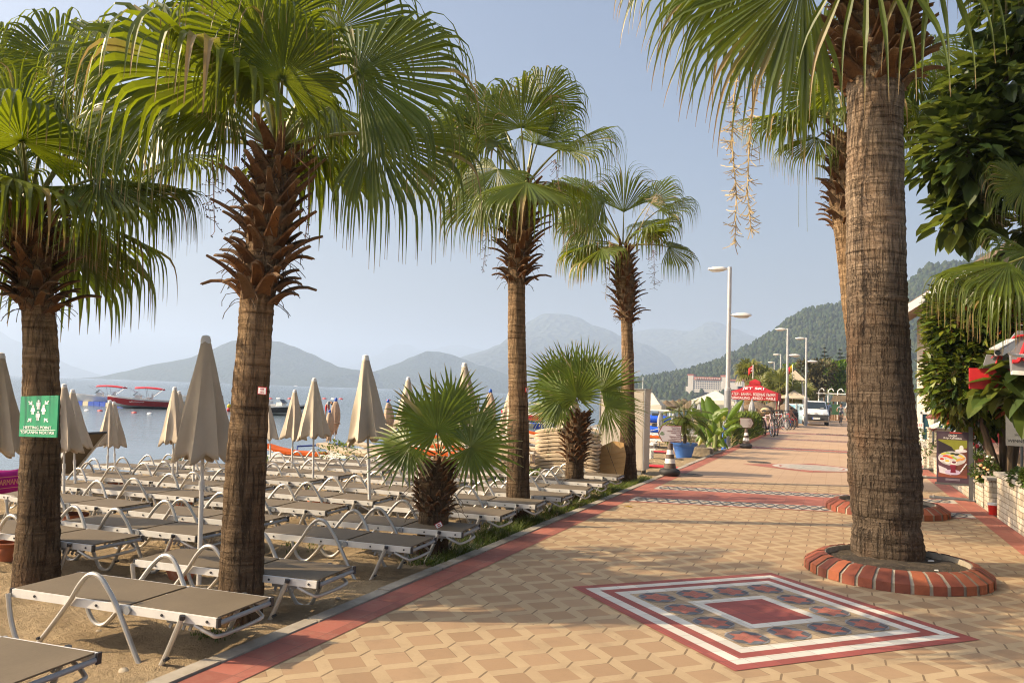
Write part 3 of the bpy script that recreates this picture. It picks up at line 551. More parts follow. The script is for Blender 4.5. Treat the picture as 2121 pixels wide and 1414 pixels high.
mk('palm_tree', 'fan palm half hidden behind the massive trunk, in the farther brick ring', [(.79, 14.45, .02, .27), (.72, 14.45, .8, .25), (.52, 14.45, 2.0, .23), (.30, 14.45, 3.4, .20), (.20, 14.45, 4.4, .20), (.16, 14.45, 5.2, .28), (.15, 14.45, 6.5, .2)], 6.3, (4.75, 6.55), 95,
   [(1700, 195, -.3, 135, 0, .8, .95, 130, .7), (1645, 243, -.1, 178, 0, .35, 1.25, 75, .7), (1692, 285, -.2, 200, 0, .4, .95, 105, 1.1), (1640, 110, .2, 140, .1, .5, 1.1, 110, 1), (1900, 150, 0, -30, 0, .5, 1.1, 130, 1), (1930, 90, .3, 15, .1, .5, 1.1, 120, 1), (1700, 90, .4, 110, .2, .5, 1.1, 120, 1), (1920, 220, -.2, -50, 0, .6, .9, 130, 1)],
   6, 7, bootkw=dict(ln=(.18, .32), w=(.12, .18), hairs=60), L0=1.15, stalks=[([(1725, 290, -.1), (1668, 300, -.2), (1655, 360, -.2), (1654, 470, -.2)], dict(sprigs=0), [PETI, BERRY]), ([(1725, 290, -.1), (1690, 290, -.2), (1670, 340, -.2), (1672, 480, -.2)], dict(sprigs=0), [PETI, BERRY])])
# palm beyond the right edge whose fronds reach into the picture
mk('palm_tree', 'fan palm at the right edge with fronds drooping over the hedge', [(4.15, 9.6, -.02, .24), (4.1, 9.6, 1.5, .22), (4.05, 9.6, 2.6, .20), (4.0, 9.6, 3.6, .16)], 3.55, (2.6, 3.7), 60,
   [(2090, 545, -.5, 188, 0, .35, .95, 100, 1.2), (2110, 565, -.2, 215, 0, .4, .8, 110, 1.1), (2130, 520, .0, 150, 0, .4, .7, 100, 1.1), (2070, 535, .3, 195, .2, .3, .9, 100, 1.2), (2125, 380, .4, 150, .1, .5, .6, 110, 1)],
   7, 2, L0=.8)
# small bushy palms between the loungers
def stars(n, seed, cx, cy, rad): pass
mk('small_palm', 'short bushy fan palm with a red tag on its trunk, near the promenade edge', tp([(895, 1150, 34), (897, 1090, 33), (900, 1040, 31), (902, 1000, 38), (908, 950, 30)], 7.77), .95, (.42, 1.05), 85,
   [(905, 893, -.40, 92, 0, .95, .62, 150, .3, dict(stiff=True, split=.45, nseg=34, wk=1.15)), (848, 925, -.35, 187, 0, .6, .52, 150, .4, dict(stiff=True, split=.45, nseg=34, wk=1.15)), (975, 925, -.30, -3, 0, .8, .55, 150, .3, dict(stiff=True, split=.45, nseg=34, wk=1.15)), (935, 845, .15, 70, .2, .85, .5, 130, .3, dict(stiff=True, split=.45, nseg=34, wk=1.15)), (985, 880, .2, 30, .2, .7, .45, 130, .3, dict(stiff=True, split=.45, nseg=34, wk=1.15)), (870, 865, .25, 125, .2, .7, .42, 130, .3, dict(stiff=True, split=.45, nseg=34, wk=1.15))],
   8, 1, L0=.5, mats=[FROND_Y, PETI], bootkw=dict(ln=(.07, .125), w=(.05, .08), hairs=40, up0=.1), petr=(.010, .006), group='small fan palms on the sand', fillkw=dict(stiff=True, split=.42))
mk('small_palm', 'short bushy fan palm with an orange ragged trunk, in front of the stacked mattresses', tp([(1188, 1035, 21), (1190, 980, 20), (1191, 940, 19), (1192, 900, 23), (1200, 855, 17)], 13.28), 1.5, (.62, 1.62), 85,
   [(1195, 822, -.35, 95, -.2, .9, .62, 140, .3, dict(stiff=True, split=.45, nseg=34, wk=1.15)), (1205, 800, 0, 92, 0, .9, .85, 75, .2, dict(stiff=True, split=.45, nseg=34, wk=1.15)), (1165, 820, -.3, 175, 0, .7, .68, 160, .35, dict(stiff=True, split=.45, nseg=34, wk=1.15)), (1245, 808, -.1, 40, 0, .85, .75, 115, .25, dict(stiff=True, split=.45, nseg=34, wk=1.15)), (1255, 842, -.3, -12, 0, .6, .8, 105, .6, dict(stiff=True, split=.45)), (1155, 790, 0, 140, 0, .8, .7, 115, .3, dict(stiff=True, split=.45, nseg=34, wk=1.15)), (1225, 790, .2, 70, .1, .8, .72, 110, .3, dict(stiff=True, split=.45, nseg=34, wk=1.15)), (1180, 785, .2, 115, .1, .8, .72, 110, .3, dict(stiff=True, split=.45, nseg=34, wk=1.15)), (1155, 850, -.1, 215, 0, .6, .45, 120, .5, dict(stiff=True, split=.45, nseg=34, wk=1.15)), (1135, 845, .2, 190, 0, .5, .5, 120, .5, dict(stiff=True, split=.45, nseg=34, wk=1.15))],
   9, 1, L0=.65, mats=[FROND_Y, PETI], bootkw=dict(ln=(.12, .2), w=(.07, .11), hairs=40, up0=.0), petr=(.012, .007), group='small fan palms on the sand', fillkw=dict(stiff=True, split=.42))
# ---------------------------------------------------------------- shared materials
ALU = mat('white_aluminium', (.66, .64, .60), .32, metal=.0, var=.08, vs=12, spec=.6); TUBE = mat('satin_tube', (.50, .475, .43), .32, metal=.45, var=.06); CAPM = mat('black_plastic', (.03, .03, .032), .5)
def slingmat(nm, c):
    n = NT(nm); co = n.co(); w = n.noise(n.map(co, (300, 40, 1)), 1, 2, .5); k = n.noise(co, 2.2, 4, .6)
    cc = n.mix(n.ramp(k, .3, .7), mul(c, .88), mul(c, 1.12)); cc = n.mix(n.ramp(w, .4, .7, 0, .4), cc, mul(c, .7)); n.base(cc); n.set(Roughness=.75, Specular_IOR_Level=.25); n.bump(w, .2, .002); return n.mat
SLING = slingmat('taupe_sling', (.150, .118, .080))
def canvasmat(nm, c, tr=.12):
    n = NT(nm); co = n.co(); k = n.noise(co, 3, 5, .6); w = n.noise(n.map(co, (1, 1, .25)), 9, 4, .6)
    cc = n.mix(n.ramp(k, .3, .7), mul(c, .86), mul(c, 1.08)); cc = n.mix(n.ramp(w, .55, .8, 0, .25), cc, mul(c, .7)); n.base(cc); n.set(Roughness=.9, Specular_IOR_Level=.15); n.bump(w, .25, .012); n.translucent(mul(c, .8), tr); return n.mat
CANVAS = canvasmat('cream_canvas', (.60, .51, .395)); CANVAS2 = canvasmat('peach_canvas', (.50, .37, .27)); CANVASG = canvasmat('grey_canvas', (.36, .37, .39))
POLEM = mat('white_pole', (.66, .64, .60), .35, var=.1, vs=3, spec=.5); BLUEP = mat('blue_plastic', (.02, .10, .50), .4); TERRA = mat('terracotta', (.40, .13, .06), .8, var=.25, vs=8, bump=.3, bs=40, dirt=(.45, .26, .17)); SOIL = mat('potting_soil', (.06, .045, .03), .95, var=.4, vs=20, bump=.8, bs=60, bd=.02)
WHITEP = mat('white_paint', (.78, .77, .74), .5, var=.06); REDF = mat('red_fabric', (.55, .02, .03), .7, var=.15); WHITEL = mat('white_lettering', (.85, .84, .82), .6, var=0); GREYM = mat('grey_metal', (.30, .31, .32), .45, metal=.3, var=.1)
ORANGE = canvasmat('orange_cushion', (.55, .105, .018), .05); CREAMC = canvasmat('cream_cushion', (.66, .53, .37), .05)
ORD = ['first', 'second', 'third', 'fourth', 'fifth', 'sixth', 'seventh', 'eighth', 'ninth', 'tenth', 'eleventh', 'twelfth', 'thirteenth', 'fourteenth', 'fifteenth', 'sixteenth']
def spline(P, n):
    P = [V(p) for p in P]; P = [P[0]*2-P[1]]+P+[P[-1]*2-P[-2]]; o = []
    for i in range(1, len(P)-2):
        a, b, c, d = P[i-1:i+3]
        for k in range(n):
            t = k/n; o.append(.5*((2*b)+(c-a)*t+(2*a-5*b+4*c-d)*t*t+(3*b-a-3*c+d)*t**3))
    return o+[P[-2]]
# ---------------------------------------------------------------- sun loungers
def make_lounger(name, label, raised=0.0):
    r = thing(name, label, 'sun lounger', group='sun loungers on the sand'); zr, hw, L = .335, .27, .83; xj = .16
    f = MB()
    for sy in (-1, 1):
        f.box(((xj+L)/2, sy*hw, zr), (L-xj-.012, .024, .052), 0)
        if not raised: f.box(((xj-L)/2, sy*hw, zr), (L+xj-.012, .024, .052), 0)
        else:
            a = V((xj, sy*hw, zr)); b = a+V((-(L+xj)*math.cos(raised), 0, (L+xj)*math.sin(raised))); f.bar(a, b, .024, .05, 0)
        f.box((L+.004, sy*hw, zr), (.014, .03, .058), 1); f.tube([(xj, sy*(hw+.013), zr), (xj, sy*(hw+.03), zr)], .026, 10, 2)
        for q in (-.62, -.1, .42, .76):
            if not (raised and q < xj): f.tube([(q, sy*(hw+.012), zr), (q, sy*(hw+.018), zr)], .009, 6, 1)
        if not raised: f.box((-L-.004, sy*hw, zr), (.014, .03, .058), 1)
    f.tube([(L-.005, -hw, zr-.008), (L-.005, hw, zr-.008)], .016, 8, 2)
    f.build('frame', [ALU, CAPM, GREYM], r)
    s = MB(); s.box(((xj+L)/2+.002, 0, zr+.026), (L-xj-.03, 2*hw-.02, .010)); s.build('seat_sling', SLING, r, smooth=0)
    s = MB()
    if raised:
        m = Matrix.Rotation(raised, 3, 'Y'); ln = L+xj; c = V((xj, 0, zr+.02))+V((-math.cos(raised), 0, math.sin(raised)))*ln/2
        s.box(c, (ln-.02, 2*hw-.02, .010), 0, Matrix.Rotation(raised, 3, 'Y')); e = V((xj, 0, zr))+V((-math.cos(raised), 0, math.sin(raised)))*ln
        s.tube([e+V((0, -hw, 0)), e+V((0, hw, 0))], .02, 8, 1)
    else: s.box(((xj-L)/2, 0, zr+.026), (L+xj-.03, 2*hw-.02, .010))
    s.build('backrest_sling', [SLING, CAPM], r, smooth=0)
    A = [(-.83, .335), (-.79, .17), (-.72, .035), (-.63, -.005), (-.53, .06), (-.31, .33), (-.21, .465), (-.13, .535), (-.05, .53), (.02, .455), (.10, .33), (.27, .05), (.34, -.005), (.41, 0), (.47, .07), (.59, .345)]
    for sy in (-1, 1):
        t = MB(); yy = sy*(hw+.032); P = spline([(x, yy+sy*.02*max(0, (z-.33)/.2), z) for x, z in A], 4); t.tube(P, .0165, 8, 0)
        t.tube([P[-1]-V((0, 0, .012)), P[-1]+V((.004, 0, .014))], .019, 8, 1)
        for x, z in ((-.62, .0), (.40, .0)): t.tube([(x+.1, yy-sy*.01, .085), (x+.1, yy+sy*.03, .085)], .010, 6, 1)
        t.build('arch_leg', [TUBE, CAPM], r)
    t = MB(); P = spline([(.66, -hw, .30), (.76, -hw+.02, .255), (.80, -hw+.08, .235), (.80, hw-.08, .235), (.76, hw-.02, .255), (.66, hw, .30)], 4); t.tube(P, .013, 8, 0); t.build('foot_bar', TUBE, r)
    for sy in (-1, 1):
        t = MB()
        t.box((.52, sy*(hw-.05), .29), (.22, .012, .03), 0)
        t.box((.52, sy*(hw-.05), .29), (.001, .1, .001), 0) if 0 else None
        for k in range(4): t.box((.44+k*.05, sy*(hw-.05), .262), (.018, .012, .034), 0, Matrix.Rotation(.4, 3, 'Y'))
        t.build('ratchet', GREYM, r)
    return r
flat = make_lounger('sun_lounger', 'x'); up_ = make_lounger('sun_lounger', 'x', R(48)); low_ = make_lounger('sun_lounger', 'x', R(24)); used = {0: False, 1: False, 2: False}
def place_lounger(x, y, rz, label, raised=False):
    k = int(raised); t = (flat, up_, low_)[k]; z = sandz(x, y, False)+.012
    if not used[k]: used[k] = True; t.location = (x, y, z); t.rotation_euler = (0, 0, rz); t['label'] = label; return t
    return dup(t, (x, y, z), rz, label)
cols = [(-4.36, [2.83, 4.15, 5.22, 6.70, 7.62, 8.85, 9.95, 10.9, 11.85, 12.95, 14.2], 'beside the promenade'), (-6.42, [5.36, 6.12, 6.95, 8.0, 9.0, 10.1, 11.2, 12.2, 13.4, 14.4], 'second from the promenade'), (-8.45, [6.0, 7.0, 8.1, 9.1, 10.2, 11.3, 12.4, 13.5, 14.6], 'third from the promenade'), (-10.45, [7.4, 8.4, 9.5, 10.6, 11.7, 12.8, 14.0], 'fourth from the promenade'), (-12.4, [9.2, 10.3, 11.5, 12.6], 'nearest the water')]
for ci, (cx, ys_, nm) in enumerate(cols):
    for yi, y in enumerate(ys_):
        lab = f'flat taupe sling lounger, {ORD[yi]} from the front in the column {nm}'
        rs = ci == 4 and yi == 0
        if rs: place_lounger(-11.72, 9.55, PI+.06, 'sun lounger with its taupe backrest raised, near the water', 1); continue
        if ci == 2 and yi == 0: place_lounger(-9.25, 6.0, PI+.05, 'sun lounger with slightly raised back under the magenta towel', 2); continue
        place_lounger(cx+rnd.uniform(-.06, .06)+(.02*y if ci else 0)-(.42 if (ci, yi) == (1, 0) else 0), y, rnd.uniform(.02, .12)+(PI if rs and ci == 4 else 0), lab, rs)
# magenta towel over the raised back at the left edge
tw = ap(8, 1010, 6.02); TOW = mat('magenta_towel', (.42, .005, .20), .95, var=.2, vs=5, bump=.5, bs=80); TL = mat('towel_lettering', (.75, .30, .22), .8, var=0)
L_ = [o for o in COL.objects if o.get('label') == 'sun lounger with slightly raised back under the magenta towel'][0]; bpy.context.view_layer.update()
t_ = thing('beach_towel', 'magenta beach towel with lettering draped over a raised lounger back', 'towel', L_.location, L_.rotation_euler[2])
m = MB(); P = []; ca, sa = math.cos(R(24)), math.sin(R(24)); tx, tz = .16-ca*1.0, .335+sa*1.0; NQ = 10
for j in range(13):
    v_ = -.285+.57*j/12
    for q in range(NQ):
        if q < 5: l = .62+.38*q/4; p = V((.16-ca*l, v_, .335+sa*l+.045))
        else: u = (q-4)/5; p = V((tx-.035-.02*math.sin(u*2), v_, tz+.045-.235*u))
        P.append(p+V((-.006*math.sin(v_*25+q*.6)*(q > 4), 0, .006*math.sin(v_*17+q*2))))
m.add(P, [(j*NQ+q, j*NQ+q+1, (j+1)*NQ+q+1, (j+1)*NQ+q) for j in range(12) for q in range(NQ-1)]); ob = m.build('towel_cloth', TOW, t_, smooth=80)
so_ = ob.modifiers.new('thick', 'SOLIDIFY'); so_.thickness = .010
text('GIORGIO ARMANI', .085, TL, t_, 'lettering', (tx-.078, .02, tz-.075), (0, -1, 0), (0, 0, 1), maxw=.52)
for dz in (-.015, -.135): m = MB(); m.box((tx-.074, 0, tz+dz), (.004, .54, .006)); m.build('stripe', TL, t_, smooth=0)
# ---------------------------------------------------------------- closed parasols
def make_parasol(name, label, cm, seed, narrow=False, knob=WHITEP, cat='parasol', group='closed cream parasols on the beach'):
    rg = random.Random(seed); r = thing(name, label, cat, group=group)
    p = MB(); p.tube([(0, 0, -.15), (0, 0, .86)], .021, 10); p.tube([(0, 0, .80), (0, 0, .88)], .026, 10); p.tube([(0, 0, .86), (0, 0, 2.1)], .0165, 10); p.build('pole', POLEM, r)
    c = MB(); n = 96; NZ = 22; fl = [rg.uniform(.75, 1.2) for _ in range(8)]; tw_ = rg.uniform(-.25, .25); zb = [rg.uniform(-.05, .06) for _ in range(8)]; dp = [rg.uniform(.25, .62) for _ in range(8)]; ox, oy = rg.uniform(-.02, .02), rg.uniform(-.02, .02)
    vs = []
    for j in range(NZ):
        t = j/(NZ-1)
        for k in range(n):
            a = 2*PI*k/n; u = a/(2*PI)*8; i0 = int(u) % 8; fr = u-int(u); sm = fr*fr*(3-2*fr)
            rib = fl[i0]*(1-sm)+fl[(i0+1) % 8]*sm; hang = zb[i0]*(1-sm)+zb[(i0+1) % 8]*sm; val = math.sin(PI*fr)**.8*dp[i0]
            if narrow:
                RR = .045+.10*math.sin(PI*min(t*1.15, 1))**.8+.035*t; RR *= (1+.16*math.sin(7*a+tw_*9)*t+.1*math.sin(3*a+seed)); q = RR
            else:
                RR = .034+.262*t**1.05; q = RR*(.62+.38*rib)*(1-val*(.35+.65*t)*.80*min(1, t*2.2))
                q += .010*math.sin(5*a+9*t+seed)*t
            z = 2.12-(1.04+(.07*rg.random() if 0 else 0))*t - (hang*.8+.03*math.cos(2*PI*fr))*t**6*(0 if narrow else 1) - (.05*math.sin(6*a+seed)*t**5 if narrow else 0)
            aa = a+tw_*t*.8; vs.append((q*math.cos(aa)+ox*t, q*math.sin(aa)+oy*t, z))
    c.add(vs, [(j*n+k, j*n+(k+1) % n, (j+1)*n+(k+1) % n, (j+1)*n+k) for j in range(NZ-1) for k in range(n)])
    if narrow: c.lathe([(.155, 1.42), (.158, 1.40), (.155, 1.38)], 24, (0, 0, 0), 0, cap=False)
    o = c.build('canopy', cm, r, smooth=70); q = o.modifiers.new('thick', 'SOLIDIFY'); q.thickness = .006; q.offset = -1
    k = MB(); k.lathe([(.03, 2.08), (.045, 2.09), (.046, 2.12), (.038, 2.14), (.036, 2.155), (.012, 2.165)] if not narrow else [(.02, 2.08), (.035, 2.10), (.05, 2.15), (.05, 2.2), (.02, 2.24)], 16); k.build('finial', knob, r)
    return r
PV = [make_parasol('parasol', 'x', CANVAS, i) for i in (3, 8, 21, 34)]; PNV = [make_parasol('parasol', 'x', CANVAS2, i, True, BLUEP) for i in (5, 6)]; PGV = [make_parasol('parasol', 'x', CANVASG, i, True, GREYM, group='closed grey parasols') for i in (15, 16)]
pu = {}
def place_parasol(kind, i, bx, by, tx, ty, label, base=None, Y=None):
    T = (PV, PNV, PGV)[kind]; t = T[i % len(T)]; key = (kind, i % len(T))
    b = base or gp(bx, by, -.08); b = V(b); b.z = min(b.z, sandz(b.x, b.y, False)) if b.x > -15.5 else -.4
    top = ap(tx, ty, b.y); d = top-b; sc_ = d.length/2.2
    if key not in pu: pu[key] = 1; o = t
    else: o = dup(t, b)
    o.location = b; o['label'] = label; o.scale = (sc_,)*3; q = d.to_track_quat('Z', 'Y'); o.rotation_mode = 'QUATERNION'; o.rotation_quaternion = q @ Matrix.Rotation(rnd.uniform(0, 6.28), 3, 'Z').to_quaternion(); return o
for i, (k, v, a) in enumerate([(0, 0, (412, 1205, 427, 686)), (0, 1, (767, 1095, 757, 729)), (0, 2, (-12, 1154, 2, 723)), (0, 3, (133, 1065, 133, 790)), (0, 1, (158, 1040, 150, 802)), (0, 2, (222, 1000, 228, 825)), (0, 0, (240, 990, 236, 828)), (0, 1, (357, 1025, 362, 797)), (0, 3, (366, 1012, 371, 806)), (0, 2, (400, 1048, 404, 806)),
        (0, 1, (562, 965, 557, 833)), (0, 0, (603, 1000, 611, 803)), (0, 2, (648, 1030, 651, 778)), (0, 3, (836, 1000, 846, 777)), (0, 0, (968, 1035, 962, 746)), (0, 1, (928, 1000, 935, 793)), (0, 3, (1052, 990, 1058, 800)), (0, 2, (1182, 1003, 1180, 778)),
        (1, 0, (693, 945, 696, 826)), (1, 1, (680, 952, 683, 850)), (1, 1, (806, 948, 804, 829)), (1, 0, (918, 944, 917, 812)), (1, 1, (1013, 965, 1016, 808))]):
    lab = ['tall closed cream parasol in the foreground left of the largest palm', 'closed cream parasol left of the short bushy palm, dappled with leaf shadow', 'cream parasol cut by the left edge of the photo', 'closed cream parasol just right of the meeting point sign', 'closed cream parasol peeping out behind the one beside the sign', 'short wide closed parasol in front of the white speedboat dock', 'parasol mostly hidden behind the short wide one near the dock', 'closed cream parasol right of the red speedboat', 'parasol hidden behind the one right of the red speedboat', 'parasol behind the skirt of the tall foreground parasol',
        'small closed parasol partly behind the largest palm trunk', 'closed cream parasol in front of the dark hulled red boat', 'broad closed parasol in the middle with deep grey folds', 'closed parasol partly behind the short bushy palm, left of its crown', 'tall closed parasol right of the short bushy palm crown', 'slim closed parasol showing just behind the short bushy palm leaves', 'closed parasol mostly behind the trunk of the slim palm', 'closed parasol behind the bushy palm with the orange trunk',
        'narrow tied parasol with blue knob beside the bathing man', 'narrow tied parasol showing only below the broad middle parasol', 'narrow tied parasol with blue knob left of the short bushy palm', 'narrow tied parasol with blue knob behind the short palm leaves', 'narrow tied parasol with blue knob beside the slim palm trunk'][i]
    place_parasol(k, v, *a, lab)
for i, (Y, a) in enumerate([(29, (1368, 950, 1368, 852)), (34, (1396, 940, 1396, 851)), (46, (1437, 900, 1437, 829)), (47, (1449, 900, 1449, 832)), (45, (1525, 900, 1525, 829)), (46, (1536, 900, 1536, 832)), (44, (1558, 905, 1558, 827))]):
    b = ap(a[0], 840, Y); b.z = -.25; q = ap(a[0], a[3], Y)
    place_parasol(2, i, *a, ['closed grey parasol in front of the blue kayak rack', 'closed grey parasol behind the potted feathery palm', 'left one of two grey parasols behind the banana leaves', 'right one of two grey parasols behind the banana leaves', 'closed grey parasol just left of the red tent counter', 'closed grey parasol overlapping the red tent counter on its left', 'closed grey parasol in front of the red tent counter'][i], base=b)
# ---------------------------------------------------------------- terracotta pots
def make_pot():
    r = thing('flower_pot', 'x', 'flower pot', group='terracotta pots among the loungers'); s = MB(); s.lathe([(.085, 0), (.10, .005), (.135, .09), (.142, .135), (.132, .165), (.150, .185), (.152, .205), (.132, .205), (.125, .17), (.0, .165)], 24, cap=False); s.build('pot_body', TERRA, r); d = MB(); d.lathe([(.001, .172), (.126, .168)], 16, cap=False); d.build('soil', SOIL, r); return r
pot = make_pot()
for i, (x, y, lab) in enumerate([(375, 1200, 'terracotta pot at the foot of the foreground parasol pole'), (690, 1055, 'terracotta pot right of a pair beyond the largest palm'), (655, 1060, 'terracotta pot left of a pair beyond the largest palm'), (398, 1115, 'terracotta pot under a lounger left of the largest palm'), (150, 1100, 'terracotta pot under a lounger right of the sign palm'), (1030, 1022, 'terracotta pot under the loungers left of the slim palm'), (862, 1010, 'terracotta pot behind the short bushy palm'), (378, 1050, 'terracotta pot beside a parasol pole in the middle rows'), (238, 1000, 'small far terracotta pot below the short wide parasol'), (18, 1165, 'terracotta pot at the left edge beneath loungers'), (605, 975, 'far terracotta pot near the orange cushions')]):
    p = gp(x, y, -.1); p.z = sandz(p.x, p.y, False)-.01
    if i == 0: pot.location = p; pot['label'] = lab
    else: dup(pot, p, i, lab, scale=.9+.25*((i*37) % 10)/10)
# ---------------------------------------------------------------- white plastic loungers with cushions, the neighbouring beach
def make_plastic(cush):
    r = thing('plastic_lounger', 'x', 'sun lounger', group='white plastic loungers of the next beach'); f = MB()
    for sy in (-1, 1): f.bar((-.85, sy*.27, .30), (.85, sy*.27, .30), .05, .05)
    for i in range(9): f.box((-.05+i*.105, 0, .315), (.075, .54, .02))
    f.build('frame', WHITEP, r)
    b = MB(); d = V((-.8, 0, .22)).normalized()
    for i in range(7): b.box(V((-.1, 0, .32))+d*(.06+i*.115), (.085, .54, .02), 0, Matrix.Rotation(math.asin(d.z), 3, 'Y'))
    b.build('backrest', WHITEP, r)
    for x in (-.7, .6):
        for sy in (-1, 1): l = MB(); l.box((x, sy*.27, .14), (.06, .05, .29), 0, None, 1.2); l.build('leg', WHITEP, r)
    if cush is not None:
        c = MB(); pts = [(-.88, .50), (-.5, .42), (-.1, .365), (.3, .36), (.84, .36)]
        for (x0, z0), (x1, z1) in zip(pts, pts[1:]): c.bar((x0, 0, z0+.03), (x1-.01, 0, z1+.03), .54, .07)
        c.build('cushion', cush, r)
    return r
PL = [make_plastic(ORANGE), make_plastic(CREAMC), make_plastic(None)]; pu2 = set()
def place_pl(k, x, y, rz, lab):
    z = sandz(max(x, -15), y, False)
    if k not in pu2: pu2.add(k); o = PL[k]; o.location = (x, y, z); o.rotation_euler = (0, 0, rz); o['label'] = lab
    else: dup(PL[k], (x, y, z), rz, lab)
cn = [0]
for ri, Y in enumerate([16.6, 18.0, 19.6, 21.4, 23.5, 26, 29]):
    x0 = [-12.6, -12.2, -11.8, -11.8, -11.6, -12, -12.5][ri]; nx_ = [3, 3, 3, 4, 4, 4, 4][ri]
    for ci in range(nx_):
        x = x0+ci*1.95+(ri % 2)*.5
        if x > -6.6: continue
        k = (1 if (ri*2+ci) % 3 else 2) if (ri+ci*2) % 4 else 0
        if k == 2 and ri < 5: k = 1
        place_pl(k, x, Y+rnd.uniform(-.15, .15), rnd.uniform(-.05, .15), f"{['orange', 'cream', 'bare white'][k]} {'cushioned ' if k < 2 else ''}plastic lounger, {ORD[ci]} from the water in the {ORD[ri]} row beyond the taupe loungers")
for ri, Y in enumerate([21.5, 23.5, 26, 28.5, 31, 34, 37, 40]):
    for ci in range(3 if ri < 5 else 2):
        x = -6.0-ci*1.8-(0 if ri < 2 else .2)+(ri % 2)*.3
        k = 0 if (ri, ci) in ((0, 0), (3, 2)) else 2
        place_pl(k, x, Y, rnd.uniform(-.1, .1)+(PI if ri % 2 else 0), f"{'orange padded' if k == 0 else 'bare'} white plastic lounger right of the cabinet, {ORD[ri]} row back, {ORD[ci]} from the promenade")
# ---------------------------------------------------------------- stacked mattresses
def make_matt(seed, m, L=1.3, Wd=.6, th=.07):
    s = MB(); n = 14; rg = random.Random(seed); vs = []; prof = [(-.5, -.35), (-.5, .3), (-.44, .5), (.44, .5), (.5, .3), (.5, -.35), (.44, -.5), (-.44, -.5)]
    for i in range(n):
        u = i/(n-1); e = 1-.0*u; k = min(1, min(u, 1-u)*9+.55)
        for a, b in prof: vs.append(((u-.5)*L, a*Wd*k**.3, .10*math.sin(PI*(u*.85+.1))+b*th*k+.006*noise.noise((u*6, seed, a))))
    s.add(vs, [(i*8+j, i*8+(j+1) % 8, (i+1)*8+(j+1) % 8, (i+1)*8+j) for i in range(n-1) for j in range(8)]+[tuple(range(7, -1, -1)), tuple((n-1)*8+j for j in range(8))])
    for q in (.2, .55): s.box(((q-.5)*L, -Wd*.5-.006, .10*math.sin(PI*(q*.85+.1))-.01), (.05, .012, .03), 0)
    return s.build('mattress', m, smooth=50)
def stack(px, py, n, L, m, where, Y=None, rz=.1, th=.072, hgt=None, col='cream'):
    b = gp(px, py, -.1); proto = make_matt(int(px), m, L, .6, th)
    for i in range(n):
        o = proto if i == 0 else proto.copy()
        if i: COL.objects.link(o)
        o.location = (b.x+rnd.uniform(-.025, .025), b.y+.3+rnd.uniform(-.02, .02), b.z+.05+i*th*1.02); o.rotation_euler = (0, 0, rz+rnd.uniform(-.03, .03)); pos = 'lowest' if i == 0 else 'topmost' if i == n-1 else ORD[i]+' from the bottom'
        tag(o, f'{col} mattress, {pos} in the {where}', 'mattress', 'piled lounger mattresses')
stack(1165, 1003, 14, 1.3, CREAMC, 'tall pile behind the orange trunked small palm'); stack(1030, 1000, 10, .95, CREAMC, 'lower pile left of the slim palm trunk'); stack(1200, 972, 9, .55, ORANGE, 'orange pile behind the small palm', th=.085, col='orange')
# ---------------------------------------------------------------- cream cabinet, cardboard, litter
CREAMP = mat('cream_painted_steel', (.50, .45, .38), .55, var=.10, vs=2, dirt=(.36, .30, .22), dirt_lo=.6)
g0 = gp(1331, 988, -.08); r = thing('storage_cabinet', 'tall cream steel cabinet on low feet behind a palm trunk', 'cabinet', (g0.x-.52, g0.y+.33, -.08))
s = MB(); s.box((0, 0, 1.06), (1.05, .62, 1.82)); s.build('cabinet_body', CREAMP, r, smooth=0); s = MB(); s.box((0, 0, 1.985), (1.09, .66, .025)); s.build('cabinet_top', GREYM, r, smooth=0)
s = MB(); s.box((.527, 0, 1.06), (.006, .56, 1.72)); s.box((0, -.313, 1.06), (.98, .006, 1.74)); s.build('door', CREAMP, r, smooth=0)

for x in (.523, -.523): s = MB(); s.box((x, -.312, 1.06), (.022, .022, 1.82)); s.build('corner_strip', GREYM, r, smooth=0)
for x in (-.42, .42):
    for y in (-.24, .24): s = MB(); s.box((x, y, .075), (.08, .08, .15)); s.build('foot', GREYM, r, smooth=0)
CARD = mat('cardboard', (.40, .25, .105), .95, var=.15, vs=4, bump=.4, bs=30, stretch=(.4, .4, 2)); g1 = ap(1255, 945, 16.1)
s = MB(); O = [(-.33, .02), (-.40, -.24), (-.22, -.42), (.40, -.40), (.42, .05), (.34, .30), (.12, .32), (-.08, .22)]
pts = [V((x, .28*z+.01*math.sin(9*x), z*1.0)) for x, z in O]; s.slab([(p.x, p.y, p.z) for p in pts], (0, .018, 0)); s.bar((-.02, .045, .25), (.28, -.11, -.36), .004, .008, 1)
for k in range(4): s.bar((-.36, -.055+.0-.03*k, -.05-.09*k), (.40, .0-.03*k+.02, .12-.10*k), .004, .01, 0)
o = s.build('cardboard_sheet', [CARD, CAPM], loc=g1, smooth=0); tag(o, 'torn sheet of brown cardboard leaning in front of the cabinet', 'cardboard')
STONE = mat('beach_stone', (.34, .29, .22), .9, var=.3, vs=6, bump=.5, bs=30)
for i, (x, y, r_) in enumerate([(247, 1211, .045), (256, 1404, .03), (205, 1305, .02), (700, 1250, .02)]):
    s = MB(); s.ball((0, 0, 0), r_, 0, 8, .6, 1.25, .9)
    for j, v in enumerate(s.v): q = 1+.35*noise.noise((v[0]*30+i*9, v[1]*30, v[2]*30)); s.v[j] = (v[0]*q, v[1]*q, v[2]*q)
    p = gp(x, y, -.07); p.z = sandz(p.x, p.y)+r_*.3; o = s.build('stone', STONE, loc=p); tag(o, ['angular grey stone under the front lounger', 'pale pebble on the sand near the kerb', 'small pebble left of the front lounger legs', 'small pebble beside the kerb behind the front lounger'][i], 'stone', 'stones on the sand')
